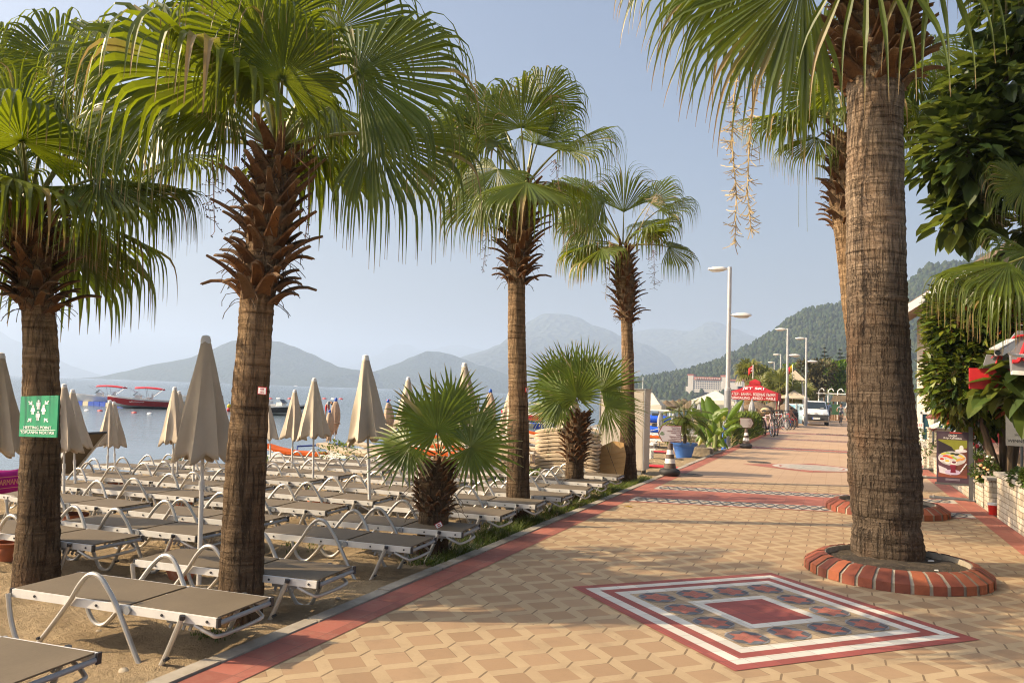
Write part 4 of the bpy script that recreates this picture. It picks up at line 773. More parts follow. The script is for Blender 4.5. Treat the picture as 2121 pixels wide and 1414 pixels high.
# ---------------------------------------------------------------- signs on the palms
GREEN = mat('sign_green', (.0, .24, .10), .4, var=.04); WHT = mat('sign_white', (.85, .86, .84), .5, var=0); REDS2 = mat('sign_red', (.50, .02, .03), .5, var=.05)
c = ap(79, 862, 4.50); ux = (ap(118, 862, 4.44)-ap(40, 862, 4.56)).normalized(); uz = V((0, 0, 1)); uz = (uz-ux*uz.dot(ux)).normalized(); uy = uz.cross(ux)
w_, h_ = (ap(118, 862, 4.44)-ap(40, 862, 4.56)).length, (ap(79, 820, 4.5)-ap(79, 905, 4.5)).length
sg = thing('meeting_point_sign', 'green meeting point sign with white figures and arrows on the left palm', 'sign', c)
def onplane(P): return [ux*x+uz*z-uy*y for x, y, z in P]
s = MB(); s.slab(onplane([(-w_/2, 0, -h_/2), (w_/2, 0, -h_/2), (w_/2, 0, h_/2), (-w_/2, 0, h_/2)]), uy*.012); s.build('sign_board', GREEN, sg, smooth=0)
s = MB()
def flatpoly(P, d=.003): s.slab(onplane([(x*w_, d, z*h_) for x, z in P]), -uy*.002*-1)
def person_icon(x, z, k, skirt):
    circ = [(x+.026*k*math.cos(a), z+.105*k+.024*k*math.sin(a)) for a in [2*PI*i/12 for i in range(12)]]; flatpoly(circ)
    if skirt: flatpoly([(x-.03*k, z+.075*k), (x+.03*k, z+.075*k), (x+.065*k, z-.03*k), (x-.065*k, z-.03*k)]); flatpoly([(x-.03*k, z-.03*k), (x-.006*k, z-.03*k), (x-.006*k, z-.10*k), (x-.03*k, z-.10*k)]); flatpoly([(x+.006*k, z-.03*k), (x+.03*k, z-.03*k), (x+.03*k, z-.10*k), (x+.006*k, z-.10*k)])
    else: flatpoly([(x-.055*k, z+.075*k), (x+.055*k, z+.075*k), (x+.055*k, z-.02*k), (x+.035*k, z-.02*k), (x+.035*k, z-.10*k), (x+.006*k, z-.10*k), (x+.006*k, z-.02*k), (x-.006*k, z-.02*k), (x-.006*k, z-.10*k), (x-.035*k, z-.10*k), (x-.035*k, z-.02*k), (x-.055*k, z-.02*k)])
for x, z, sk_ in ((0, .27, 0), (-.14, .15, 1), (.14, .15, 1), (0, .0, 0)): person_icon(x, z, 1.0, sk_)
for sx, sz in ((-1, 1), (1, 1), (-1, -1), (1, -1)):
    x0, z0 = .27*sx, .12+.25*sz; x1, z1 = .17*sx, .12+.15*sz+.02*sz; d = V((x1-x0, z1-z0, 0)).normalized(); q = V((-d.y, d.x, 0))*.014
    flatpoly([(x0+q.x, z0+q.y), (x0-q.x, z0-q.y), (x1-q.x, z1-q.y), (x1+q.x, z1+q.y)])
    flatpoly([(x1, z1), (x1+sx*.085, z1), (x1+sx*.085, z1+sz*.022), (x1+sx*.02, z1+sz*.022), (x1+sx*.02, z1+sz*.085), (x1, z1+sz*.085)])
flatpoly([(-.47, -.335), (.47, -.335), (.47, -.325), (-.47, -.325)])
s.build('pictogram', WHT, sg, smooth=0)
text('MEETING POINT', .098*h_, WHT, sg, 'lettering', ux*0-uy*.004+uz*(-.275*h_), ux, uz, .001, maxw=w_*.74); text('TOPLANMA NOKTASI', .098*h_, WHT, sg, 'lettering', -uy*.004+uz*(-.395*h_), ux, uz, .001, maxw=w_*.88)
def plate(px, py, Y, w, h, lab, l1, l2, tilt=0, yaw=0):
    c = ap(px, py, Y); r = thing('number_plate', lab, 'plate', c); X = (ex*math.cos(R(tilt))+ey*math.sin(R(tilt))); Z = (ey*math.cos(R(tilt))-ex*math.sin(R(tilt))); Yd = X.cross(Z)
    X = (X-Yd*yaw).normalized(); Yd = X.cross(Z)
    s = MB(); s.slab([X*x+Z*z for x, z in ((-w/2, -h/2), (w/2, -h/2), (w/2, h/2), (-w/2, h/2))], Yd*-.006); s.build('plate_board', REDS2, r, smooth=0)
    s = MB(); k = .86; s.slab([X*x*k+Z*z*k*.95+Yd*.001 for x, z in ((-w/2, -h/2), (w/2, -h/2), (w/2, h/2), (-w/2, h/2))], Yd*.001); s.build('plate_face', WHT, r, smooth=0)
    if not l1:
        for dz, ww in ((.16, .4), (-.16, .5)): s = MB(); s.slab([X*x+Z*(z+dz*h)+Yd*.003 for x, z in ((-w*ww/2, -h*.09), (w*ww/2, -h*.09), (w*ww/2, h*.09), (-w*ww/2, h*.09))], Yd*.0005); s.build('faded_lettering', REDS2, r, smooth=0)
        return
    text(l1, h*.36, REDS2, r, 'lettering', Z*h*.2+Yd*.003, X, Z, .0005, maxw=w*.45); text(l2, h*.36, REDS2, r, 'lettering', -Z*h*.2+Yd*.003, X, Z, .0005, maxw=w*.5)
plate(543, 809, 4.78, .075, .055, 'small red and white number plate on the largest palm', 'MAR', '3873', -4, -.3); plate(909, 1087, 7.50, .075, .055, 'small red and white tag on the short bushy palm', '', '', 28); plate(1092, 807, 10.30, .05, .06, 'red and white tag on the side of the slim palm', '', '', 0, .9)
# ---------------------------------------------------------------- traffic cone notices
RUBBER = mat('black_rubber', (.025, .025, .027), .7, var=.3, bump=.3, bs=20); CONEB = mat('faded_cone', (.11, .08, .065), .7, var=.2, vs=8); BRD = mat('brown_lettering', (.16, .03, .03), .6, var=0)
def cone_notice(loc, rz, sc_, label, face, left=True, lines=()):
    r = thing('notice_stand', label, 'notice', loc, rz, 'notices on striped cones'); r.scale = (sc_,)*3
    s = MB(); s.lathe([(.0, 0), (.20, .01), (.245, .06), (.25, .11), (.22, .16), (.15, .185), (.0, .185)], 24, cap=False); s.build('rubber_base', RUBBER, r)
    s = MB(); pr = [(.15, .18), (.128, .30), (.127, .302), (.108, .41), (.107, .412), (.09, .51), (.089, .512), (.07, .62), (.055, .78)]
    for i in range(len(pr)-1): s.lathe([pr[i], pr[i+1]], 20, (0, 0, 0), 1 if i in (2, 6) else 0, cap=False)
    s.build('striped_cone', [CONEB, WHITEP], r)
    s = MB(); P = [(-.30, 1.0), (-.20, .80), (.26, .80), (.25, 1.0), (.26, 1.20), (-.20, 1.20)]; k = 1 if left else -1; P = [(x*k, z) for x, z in P]; P = P if left else P[::-1]
    s.slab([(x*1.0, .012, z) for x, z in P], (0, .02, 0)); s.build('board_edge', BRD, r, smooth=0)
    s = MB(); s.slab([((x)*.93, -.0, 1+(z-1)*.92) for x, z in P], (0, .012, 0)); s.build('board_face', face, r, smooth=0)
    s = MB(); s.tube(spline([(-.12*k, .02, 1.2), (-.06*k, .02, 1.245), (.06*k, .02, 1.245), (.12*k, .02, 1.2)], 5), .012, 6); s.build('carry_handle', CAPM, r)
    for i, ln in enumerate(lines):
        t = text(ln, .040, BRD, r, 'lettering', (.225*k if left else .2, -.003, 1.155-i*.0445), (1, 0, 0), (0, 0, 1), .0008, 'RIGHT' if left else 'CENTER', .82)
    if left:
        s = MB(); s.slab([(-.20+.06*math.cos(a), -.002, .99+.03*math.sin(a)) for a in [PI*2*i/14 for i in range(14)]], (0, .002, 0)); s.slab([(-.22, -.004, 1.015), (-.185, -.004, 1.015), (-.17, -.004, 1.045), (-.235, -.004, 1.045)], (0, .002, 0)); s.build('emblem', mat('emblem_green', (.16, .22, .15), .6), r, smooth=0)
    return r
FACE1 = mat('notice_lilac', (.50, .47, .52), .6, var=.04); FACE2 = mat('notice_cream', (.72, .66, .58), .6, var=.05)
g2 = gp(1387, 985, 0); cone_notice((g2.x, g2.y, 0), R(8), .93, 'arrow shaped house rules notice on a striped cone by the cabinet', FACE1, True, ['•NO FOOD OR', 'DRINK FROM', 'OUTSIDE ALLOWED', '•PLEASE LOOK', 'AFTER', 'PERSONAL ITEMS', '•WATER IS FOR', 'CUSTOMERS ONLY'])
g2 = gp(1545, 928, 0); cone_notice((g2.x, g2.y, 0), R(25), .92, 'cream arrow notice on a striped cone by the juniper hedge', FACE2, False, ['•NO FOOD OR', 'DRINK FROM', 'OUTSIDE ALLOWED', '•PLEASE LOOK', 'AFTER', 'PERSONAL ITEMS', '•WATER IS FOR', 'CUSTOMERS ONLY'])
# ---------------------------------------------------------------- grass verge
GRASS = leafmat('verge_grass', (.065, .105, .018), (.20, .26, .03), .3, tip=(.30, .25, .08), hue=.35, ns=4)
s = MB(); rg = random.Random(4)
def tuft(x, y, h, n):
    z = sandz(x, y)-.01
    for _ in range(n):
        a = rg.uniform(0, 6.28); l = h*rg.uniform(.5, 1.2); p = V((x+rg.gauss(0, .03), y+rg.gauss(0, .03), z)); d = V((math.cos(a)*.35, math.sin(a)*.35, 1)).normalized(); w = rg.uniform(.004, .008); sv = V((-math.sin(a), math.cos(a), 0)); vs = []; rv = rg.random()
        for i in range(4): t = i/3; vs += [p-sv*w*(1-t*.85), p+sv*w*(1-t*.85)]; p = p+d*l/3; d = (d+V((math.cos(a)*.3, math.sin(a)*.3, -.25))).normalized()
        s.add(vs, [(2*i, 2*i+1, 2*i+3, 2*i+2) for i in range(3)], 0, [(i//2/3, rv) for i in range(8)])
for i in range(1500):
    y = rg.uniform(7.2, 17.2); k = noise.noise((y*.9, 3, 1)); 
    if rg.random() > .35+.9*max(0, k)+(.45 if 6.8 < y < 10.5 or y > 13 else 0): continue
    x = -3.62-abs(rg.gauss(0, .20))-(.1 if rg.random() < .2 else 0); tuft(x, y, rg.uniform(.06, .17)*(1.3 if 8.5 < y < 10.3 else 1), rg.randint(5, 10))
for (x, y) in [(620, 1140), (610, 1128), (740, 1130), (770, 1140), (790, 1135), (445, 1330), (425, 1340), (350, 1108), (260, 1122)]:
    p = gp(x, y, -.08)
    for _ in range(7): tuft(p.x+rg.gauss(0, .08), p.y+rg.gauss(0, .08), .07, 6)
for i in range(160): tuft(.5+rg.gauss(0, .22)*1.6, 9.45+rg.uniform(-.25, .45), .03, 3) if 0 else None
o = s.build('grass', GRASS, kind='stuff', smooth=0); o['label'] = 'thin green grass along the kerb and between loungers'
# ---------------------------------------------------------------- boats, floats and the near water
HULLW = mat('white_gelcoat', (.74, .74, .72), .25, var=.05); HULLR = mat('red_gelcoat', (.38, .015, .02), .3, var=.08); ENG = mat('engine_black', (.02, .022, .026), .35); GLASS = mat('dark_glass', (.02, .028, .035), .08, var=0, spec=.8); CHROME = mat('chrome_rail', (.6, .6, .6), .2, metal=.8, var=0); BIM = mat('red_canopy', (.55, .008, .02), .7, var=.12); BOAT_IN = mat('boat_interior', (.5, .47, .42), .6); SEAZ = -.36
def make_boat(name, label, loc, rz, L, B, side, canopy=True, engine=True, group=None, console=True, low=1.0):
    r = thing(name, label, 'boat', loc, rz, group); n = 15; s = MB(); vs = []
    for i in range(n):
        t = i/(n-1); x = -L/2+L*t; w = B/2*(1-max(0, (t-.35)/.65)**2.4)**.9*(1 if t < .999 else .02); sh = (.50+.30*t*t)*low; k = -.14+.34*max(0, (t-.6)/.4)**2; ch = k+.16+.10*t
        for y, z in ((-w, sh), (-w*.97, sh-.10), (-w*.80, ch), (0, k), (w*.80, ch), (w*.97, sh-.10), (w, sh)): vs.append((x-(.10*L*0), y, z))
    fs = []; mm = []
    s.add(vs, [(i*7+j, (i+1)*7+j, (i+1)*7+j+1, i*7+j+1) for i in range(n-1) for j in range(6)]+[tuple(range(6, -1, -1))])
    for i, f in enumerate(s.f): s.m[i] = 1 if len(f) == 4 and (i % 6) in (1, 4) else 0
    s.build('hull', [HULLW, side], r, smooth=40)
    d = MB(); top = []; 
    for i in range(n):
        for q in (0, 6): p = vs[i*7+q]; top.append((p[0], p[1]*.98, p[2]-(.02 if i > n*.58 else .20)))
    d.add(top, [(2*i, 2*i+2, 2*i+3, 2*i+1) for i in range(n-1)]); d.build('deck', BOAT_IN, r, smooth=0)
    if console:
        c = MB(); c.box((.05*L, 0, .62*low), (.5, .55, .45), 0, None, .85); c.build('console', HULLW, r); c = MB(); c.slab([(.12*L, -.35, .8*low), (.12*L, .35, .8*low), (.06*L, .27, 1.08*low), (.06*L, -.27, 1.08*low)], (.02, 0, .01)); c.build('windscreen', GLASS, r)
        c = MB(); c.box((-.12*L, 0, .55*low), (.4, B*.6, .3)); c.box((-.16*L, 0, .80*low), (.08, B*.6, .3)); c.build('seat', HULLW, r)
    if canopy:
        c = MB(); pts = []; nx_, ny_ = 8, 5
        for i in range(nx_):
            for j in range(ny_): u, v = i/(nx_-1), j/(ny_-1)-.5; pts.append((-.34*L+.44*L*u, v*B*.86, 1.42+.07*math.sin(PI*u)-.10*abs(v)*2-.08*(1-u)*.8))
        c.add(pts, [(i*ny_+j, (i+1)*ny_+j, (i+1)*ny_+j+1, i*ny_+j+1) for i in range(nx_-1) for j in range(ny_-1)]); o = c.build('sun_canopy', BIM, r, smooth=70); q = o.modifiers.new('t', 'SOLIDIFY'); q.thickness = .04
        for sy in (-1, 1): c = MB(); [c.tube([a, b], .014, 5) for a, b in (((-.1*L, sy*B*.45, .5), (-.33*L, sy*B*.42, 1.36)), ((-.1*L, sy*B*.45, .5), (.21*L, sy*B*.42, 1.38)), ((-.1*L, sy*B*.45, .5), (-.06*L, sy*B*.42, 1.42)))]; c.build('canopy_frame', CHROME, r)
    if engine: c = MB(); c.box((-L/2-.16, 0, .55), (.36, .34, .42), 0, None, .75); c.box((-L/2-.16, 0, .15), (.16, .12, .6)); c.build('outboard_engine', ENG, r)
    return r
def sea_at(px, py): return gp(px, py, SEAZ+.05)
b = sea_at(292, 844); rb = make_boat('speedboat', 'red and white speedboat with a red sun canopy moored at the float', (b.x, b.y, SEAZ+.12), R(222), 4.5, 1.55, HULLR); s = MB(); s.tube(spline([(.75-.1*i, .775, .36+.035*(-1)**i) for i in range(11)], 3), .012, 5); s.build('faded_lettering', WHITEL, rb)
b = sea_at(190, 838); make_boat('speedboat', 'white speedboat with a red sun canopy left of the red one', (b.x, b.y+1, SEAZ+.12), R(218), 4.6, 1.5, HULLW)
b = sea_at(352, 836); make_boat('speedboat', 'white speedboat with a dark red canopy behind the red one', (b.x, b.y+3, SEAZ+.12), R(215), 4.2, 1.5, HULLW)
b = sea_at(575, 858); make_boat('speedboat', 'long dark red boat with a black hull right of the largest palm', (b.x, b.y, SEAZ+.10), R(8), 4.2, 1.5, ENG, canopy=False, engine=False, low=.9)
b = sea_at(1085, 872); make_boat('speedboat', 'white boat with a red side near the second float', (b.x, b.y, SEAZ+.12), R(170), 4.0, 1.5, HULLR, canopy=False)
FB = mat('blue_float', (.012, .07, .42), .45, var=.15); FC = mat('cream_float', (.52, .47, .33), .5, var=.12)
def floatdock(px0, py0, px1, py1, n, label, pat):
    a, b = sea_at(px0, py0), sea_at(px1, py1); r = thing('floating_dock', label, 'dock', a); d = b-a; d.z = 0; ang = math.atan2(d.y, d.x); st = d.length/n; r.rotation_euler = (0, 0, ang); r.location.z = SEAZ
    for i in range(n):
        s = MB(); c = MB()
        for j in range(2): s.box((st*(i+.5), j*st, .12), (st*.94, st*.94, .36)); s.lathe([(st*.2, .30), (st*.2, .33)], 8, (st*(i+.5), j*st, 0))
        s.build('float_cube', FB if pat[i % len(pat)] == 'b' else FC, r, smooth=30)
floatdock(155, 836, 262, 842, 9, 'floating dock of blue and cream cubes beside the speedboats', 'bbcb'); floatdock(1040, 884, 1160, 886, 6, 'floating dock of blue and cream cubes behind the small palms', 'cbcb')
BUOYR = mat('red_buoy', (.5, .03, .03), .5); BUOYY = mat('yellow_buoy', (.65, .5, .02), .5)
bx = 0
for x, y, k in [(500, 825.5, 0), (560, 826, 0), (577, 825.5, 1), (600, 826, 0), (672, 826, 0), (690, 826.5, 1), (706, 826.5, 0), (805, 829, 0), (830, 830, 1), (850, 830.5, 0), (207, 851, 0), (278, 855, 0), (310, 857, 1), (180, 850, 1)]:
    p = gp(x, y, SEAZ); s = MB(); r_ = p.y*.0017+.05; s.lathe([(.001, -r_*.6), (r_*.8, -r_*.3), (r_, .1*r_), (r_*.8, r_*.6), (r_*.25, r_*.8), (.001, r_*.82)], 10, sx=1.9); o = s.build('buoy', BUOYR if k == 0 else WHITEP, loc=p); tag(o, ('red' if k == 0 else 'white') + ' float of the bathing line on the water', 'buoy', 'red floats of the bathing line' if k == 0 else 'white floats of the bathing line')
p = gp(474, 852, SEAZ); r = thing('marker_buoy', 'yellow and red marker buoy beside the largest palm trunk', 'buoy', p); k = p.y/1650
s = MB(); s.ball((0, 0, 5*k), 6*k, 0, 12); s.build('red_float', BUOYR, r); s = MB(); s.ball((0, 0, 14*k), 5.5*k, 0, 12); s.build('yellow_float', BUOYY, r); s = MB(); s.tube([(0, 0, 14*k), (0, 0, 26*k)], .6*k, 6); s.build('staff', ENG, r)
b = gp(613, 797.8, SEAZ); b = V((b.x*1500/b.y, 1500, SEAZ)); r = thing('sailing_boat', 'tiny white sailing boat far out before the hills', 'boat', b); s = MB(); s.box((0, 0, .8), (9, 2.5, 1.6), 0, None, 1.1); s.build('hull', HULLW, r); s = MB(); s.tube([(0, 0, 1), (0, 0, 11)], .15, 5); s.build('mast', WHITEP, r)
# blue pole frame standing in the shallows
PF = mat('blue_pole', (.02, .05, .27), .5); r = thing('pole_frame', 'blue pole goal frame standing in the shallow water', 'goal frame', sea_at(615, 940)); 
def rel(px, py, Y): return ap(px, py, Y)-r.location
y0 = r.location.y; s = MB(); s.tube([rel(615, 946, y0), rel(616, 924, y0), rel(716, 919, y0+1.6), rel(717, 944, y0+1.6)], .025, 6); s.build('front_frame', PF, r); s = MB(); s.tube([rel(683, 947, y0-.3), rel(682, 921, y0-.3), rel(752, 921, y0+.8), rel(754, 944, y0+.8)], .025, 6); s.build('back_frame', PF, r)
# ---------------------------------------------------------------- people
SKIN = mat('sun_tanned_skin', (.38, .20, .12), .6, var=.08); HAIR = mat('dark_hair', (.02, .015, .012), .7); SHOE = mat('dark_shoe', (.03, .03, .035), .6)
def figure(label, loc, rz, J, shirt, shorts, shirt_off=False, cap_=None, sc_=1.0):
    # J: joints in metres; bones grow one continuous skin
    names = ['pelvis', 'waist', 'chest', 'neck', 'head', 'crownp', 'shl', 'ell', 'wrl', 'hal', 'shr', 'elr', 'wrr', 'har', 'hil', 'knl', 'anl', 'tol', 'hir', 'knr', 'anr', 'tor']
    rad = dict(pelvis=.125, waist=.115, chest=.135, neck=.052, head=.088, crownp=.075, shl=.062, ell=.042, wrl=.032, hal=.036, shr=.062, elr=.042, wrr=.032, har=.036, hil=.088, knl=.056, anl=.040, tol=.036, hir=.088, knr=.056, anr=.040, tor=.036)
    E = [('pelvis', 'waist'), ('waist', 'chest'), ('chest', 'neck'), ('neck', 'head'), ('head', 'crownp'), ('chest', 'shl'), ('shl', 'ell'), ('ell', 'wrl'), ('wrl', 'hal'), ('chest', 'shr'), ('shr', 'elr'), ('elr', 'wrr'), ('wrr', 'har'), ('pelvis', 'hil'), ('hil', 'knl'), ('knl', 'anl'), ('anl', 'tol'), ('pelvis', 'hir'), ('hir', 'knr'), ('knr', 'anr'), ('anr', 'tor')]
    r = thing('person', label, 'person', loc, rz); r.scale = (sc_,)*3
    me = bpy.data.meshes.new('body'); me.from_pydata([J[k] for k in names], [(names.index(a), names.index(b)) for a, b in E], []); o = bpy.data.objects.new('body', me); COL.objects.link(o)
    sm = o.modifiers.new('s', 'SKIN'); sv = me.skin_vertices[0].data
    for i, k in enumerate(names): sv[i].radius = (rad[k], rad[k]*(1 if k not in ('chest', 'waist', 'pelvis') else .8)); sv[i].use_root = (k == 'pelvis')
    su = o.modifiers.new('u', 'SUBSURF'); su.levels = 2; su.render_levels = 2
    bpy.context.view_layer.update(); m2 = bpy.data.meshes.new_from_object(o.evaluated_get(bpy.context.evaluated_depsgraph_get())); bpy.data.objects.remove(o)
    m2.materials.clear(); [m2.materials.append(q) for q in (SKIN, shirt, shorts, SHOE)]
    def seg(p, a, b): a, b = V(J[a]), V(J[b]); t = max(0, min(1, (p-a).dot(b-a)/(b-a).length_squared)); return (p-a-(b-a)*t).length, t
    for f in m2.polygons:
        p = f.center; best = min(((seg(p, a, b)+(a, b)) for a, b in E), key=lambda q: q[0]); a, b, t = best[2], best[3], best[1]; k = 0
        if (a, b) in (('pelvis', 'waist'), ('waist', 'chest'), ('chest', 'shl'), ('chest', 'shr')): k = 1 if t > .15 or a != 'pelvis' else 2
        if a == 'chest' and b == 'neck' and t < .5: k = 1
        if a in ('shl', 'shr') and t < .6: k = 1
        if a == 'pelvis' and b.startswith('hi') or a in ('hil', 'hir'): k = 2 if t < .95 else 0
        if b in ('tol', 'tor'): k = 3
        if shirt_off and k == 1: k = 0
        f.material_index = k
    m2.shade_smooth(); ob = bpy.data.objects.new('body', m2); COL.objects.link(ob); ob.parent = r
    h = MB(); hd = V(J['head']); up2 = (V(J['crownp'])-hd).normalized()
    h.ball(hd+up2*.045+V((0, .015, 0)), .098, 0, 12, .85); h.build('cap' if cap_ else 'hair', cap_ or HAIR, r)
    f = MB(); fw = V((0, -1, 0)); f.ball(hd+fw*.095+V((0, 0, -.015)), .016, 0, 6)
    for sx in (-1, 1): f.ball(hd+V((sx*.033, -.088, .02)), .009, 1, 6); f.ball(hd+V((sx*.092, .005, 0)), .022, 0, 6)
    f.build('face', [SKIN, HAIR], r)
    return r
STAND = dict(pelvis=(0, 0, .92), waist=(0, .01, 1.08), chest=(0, .02, 1.30), neck=(0, .01, 1.47), head=(0, -.01, 1.58), crownp=(0, 0, 1.66), shl=(-.19, .02, 1.38), ell=(-.25, .03, 1.12), wrl=(-.25, -.05, .88), hal=(-.25, -.07, .80), shr=(.19, .02, 1.38), elr=(.25, .03, 1.12), wrr=(.25, -.05, .88), har=(.25, -.07, .80), hil=(-.10, 0, .86), knl=(-.11, -.02, .48), anl=(-.11, .02, .08), tol=(-.12, -.13, .04), hir=(.10, 0, .86), knr=(.12, -.06, .48), anr=(.13, .06, .09), tor=(.14, -.09, .04))
GREYT = mat('grey_shirt', (.30, .30, .33), .85, var=.2); NAVY = mat('navy_shorts', (.03, .035, .06), .85); LBLUE = mat('light_blue_shirt', (.28, .38, .55), .85); WSHIRT = mat('white_shirt', (.66, .66, .66), .85); RSH = mat('red_shorts', (.55, .03, .04), .8); GREYW = mat('grey_top', (.35, .36, .37), .85)
# bicycle
TYRE = mat('bicycle_tyre', (.02, .02, .02), .8); BFR = [mat('pink_white_frame', (.62, .42, .42), .4), mat('black_frame', (.03, .03, .035), .35), mat('silver_frame', (.45, .45, .47), .3, metal=.6), mat('red_frame', (.4, .03, .03), .35)]
def bicycle(label, loc, rz, fr, group=None, lean=0, sc_=1.0):
    r = thing('bicycle', label, 'bicycle', loc, rz, group); r.rotation_euler = (lean, 0, rz); r.scale = (sc_,)*3
    for x in (-.50, .52):
        w = thing('wheel', None, None, (x, 0, .33)); w.parent = r; t = MB(); P = [(.315*math.cos(2*PI*i/28), 0, .315*math.sin(2*PI*i/28)) for i in range(29)]; t.tube(P, .022, 8, cap=False); t.build('tyre', TYRE, w)
        t = MB(); t.tube([(p[0]*.92, 0, p[2]*.92) for p in P], .010, 6, cap=False)
        for i in range(14): a = 2*PI*i/14; t.tube([(.02*math.cos(a+.8), .012*(-1)**i, .02*math.sin(a+.8)), (.29*math.cos(a), 0, .29*math.sin(a))], .002, 3, cap=False)
        t.tube([(0, -.035, 0), (0, .035, 0)], .022, 8); t.build('rim', CHROME, w)
    f = MB(); bb, st, hd0, hd1 = (-.06, 0, .30), (-.20, 0, .78), (.36, 0, .80), (.40, 0, .68)
    for a, b, q in ((bb, st, .017), (st, hd0, .017), (bb, hd1, .020), ((-.50, .04, .33), bb, .011), ((-.50, -.04, .33), bb, .011), ((-.50, .04, .33), (-.19, 0, .74), .010), ((-.50, -.04, .33), (-.19, 0, .74), .010), (hd1, (.35, 0, .86), .020), ((.41, .045, .66), (.52, .045, .33), .014), ((.41, -.045, .66), (.52, -.045, .33), .014)): f.tube([a, b], q, 8)
    f.build('bike_frame', fr, r)
    h = MB(); h.tube(spline([(.28, -.30, .98), (.36, -.2, 1.0), (.36, 0, .96), (.36, .2, 1.0), (.28, .30, .98)], 4), .012, 6); h.tube([(.35, 0, .84), (.36, 0, .96)], .013, 6); h.build('handlebar', ENG, r)
    s = MB(); s.tube([(-.20, 0, .76), (-.235, 0, .92)], .013, 6); s.slab([(-.36, -.07, .92), (-.36, .07, .92), (-.18, .03, .93), (-.08, .012, .92), (-.08, -.012, .92), (-.18, -.03, .93)], (0, 0, .04)); s.build('saddle', ENG, r)
    c = MB(); c.tube([(-.06, -.06, .30), (-.06, .06, .30)], .05, 12); c.tube([(-.06, -.07, .30), (.02, -.07, .16)], .01, 5); c.tube([(-.06, .07, .30), (-.14, .07, .44)], .01, 5); c.box((.02, -.11, .15), (.09, .08, .02)); c.box((-.14, .11, .45), (.09, .08, .02)); c.build('crankset', ENG, r)
    return r
g = gp(1742, 880, 0); cx_, cyy_ = g.x, g.y
bicycle('dark bicycle ridden by the man in the grey shirt', (cx_, cyy_, 0), R(-90), BFR[1], sc_=1.05)
figure('cyclist in a grey shirt and dark shorts riding towards the camera', (cx_, cyy_, 0), 0, dict(pelvis=(0, .24, 1.0), waist=(0, .20, 1.14), chest=(0, .08, 1.36), neck=(0, .0, 1.51), head=(0, -.05, 1.61), crownp=(0, -.05, 1.69), shl=(-.19, .05, 1.43), ell=(-.30, -.10, 1.22), wrl=(-.29, -.32, 1.07), hal=(-.28, -.37, 1.06), shr=(.19, .05, 1.43), elr=(.30, -.10, 1.22), wrr=(.29, -.32, 1.07), har=(.28, -.37, 1.06), hil=(-.09, .20, .97), knl=(-.13, -.16, .72), anl=(-.12, .03, .27), tol=(-.12, -.10, .20), hir=(.09, .20, .97), knr=(.13, -.20, .85), anr=(.12, .0, .52), tor=(.12, -.13, .50)), GREYT, NAVY, sc_=1.05)
g = ap(1716, 850, 84); figure('man in a light blue shirt and white cap behind the white van', (g.x, 84, 0), R(160), STAND, LBLUE, NAVY, cap_=WHITEP, sc_=1.15)
g = ap(1757, 850, 86); figure('person in a white shirt behind the cyclist, by the big trunk', (g.x, 86, 0), R(10), STAND, WSHIRT, GREYW, sc_=1.12)
g = ap(1637, 860, 60); SIT = dict(STAND); SIT.update(pelvis=(0, 0, .50), waist=(0, .02, .66), chest=(0, -.02, .88), neck=(0, -.05, 1.04), head=(0, -.08, 1.15), crownp=(0, -.08, 1.23), shl=(-.19, 0, .96), ell=(-.22, -.14, .72), wrl=(-.15, -.34, .62), hal=(-.14, -.40, .60), shr=(.19, 0, .96), elr=(.22, -.14, .72), wrr=(.15, -.34, .62), har=(.14, -.40, .60), hil=(-.10, -.06, .50), knl=(-.14, -.42, .50), anl=(-.14, -.38, .09), tol=(-.14, -.52, .04), hir=(.10, -.06, .50), knr=(.14, -.42, .50), anr=(.14, -.38, .09), tor=(.14, -.52, .04))
figure('tanned man in red shorts sitting on a bench beside the second lamp post', (g.x, 60, -.02), R(60), SIT, GREYW, RSH, True, sc_=1.1); s = MB(); s.box((0, 0, .38), (1.0, .4, .06)); r = thing('bench', 'low bench under the sitting man by the second lamp post', 'bench', (g.x, 60, -.02), R(60)); s.build('seat', CONEB, r)
for x in (-.4, .4): s = MB(); s.box((x, 0, .175), (.06, .36, .35)); s.build('leg', CONEB, r)
g = sea_at(677, 862); BEND = dict(STAND); BEND.update(waist=(0, -.08, 1.05), chest=(0, -.28, 1.14), neck=(0, -.42, 1.10), head=(0, -.52, 1.03), crownp=(0, -.57, .99), shl=(-.19, -.32, 1.12), ell=(-.22, -.38, .86), wrl=(-.2, -.42, .66), hal=(-.2, -.43, .60), shr=(.19, -.32, 1.12), elr=(.22, -.38, .86), wrr=(.2, -.42, .66), har=(.2, -.43, .60))
figure('person in red shorts and grey top bending over at the water', (g.x, g.y, SEAZ-.1), R(70), BEND, GREYW, RSH)
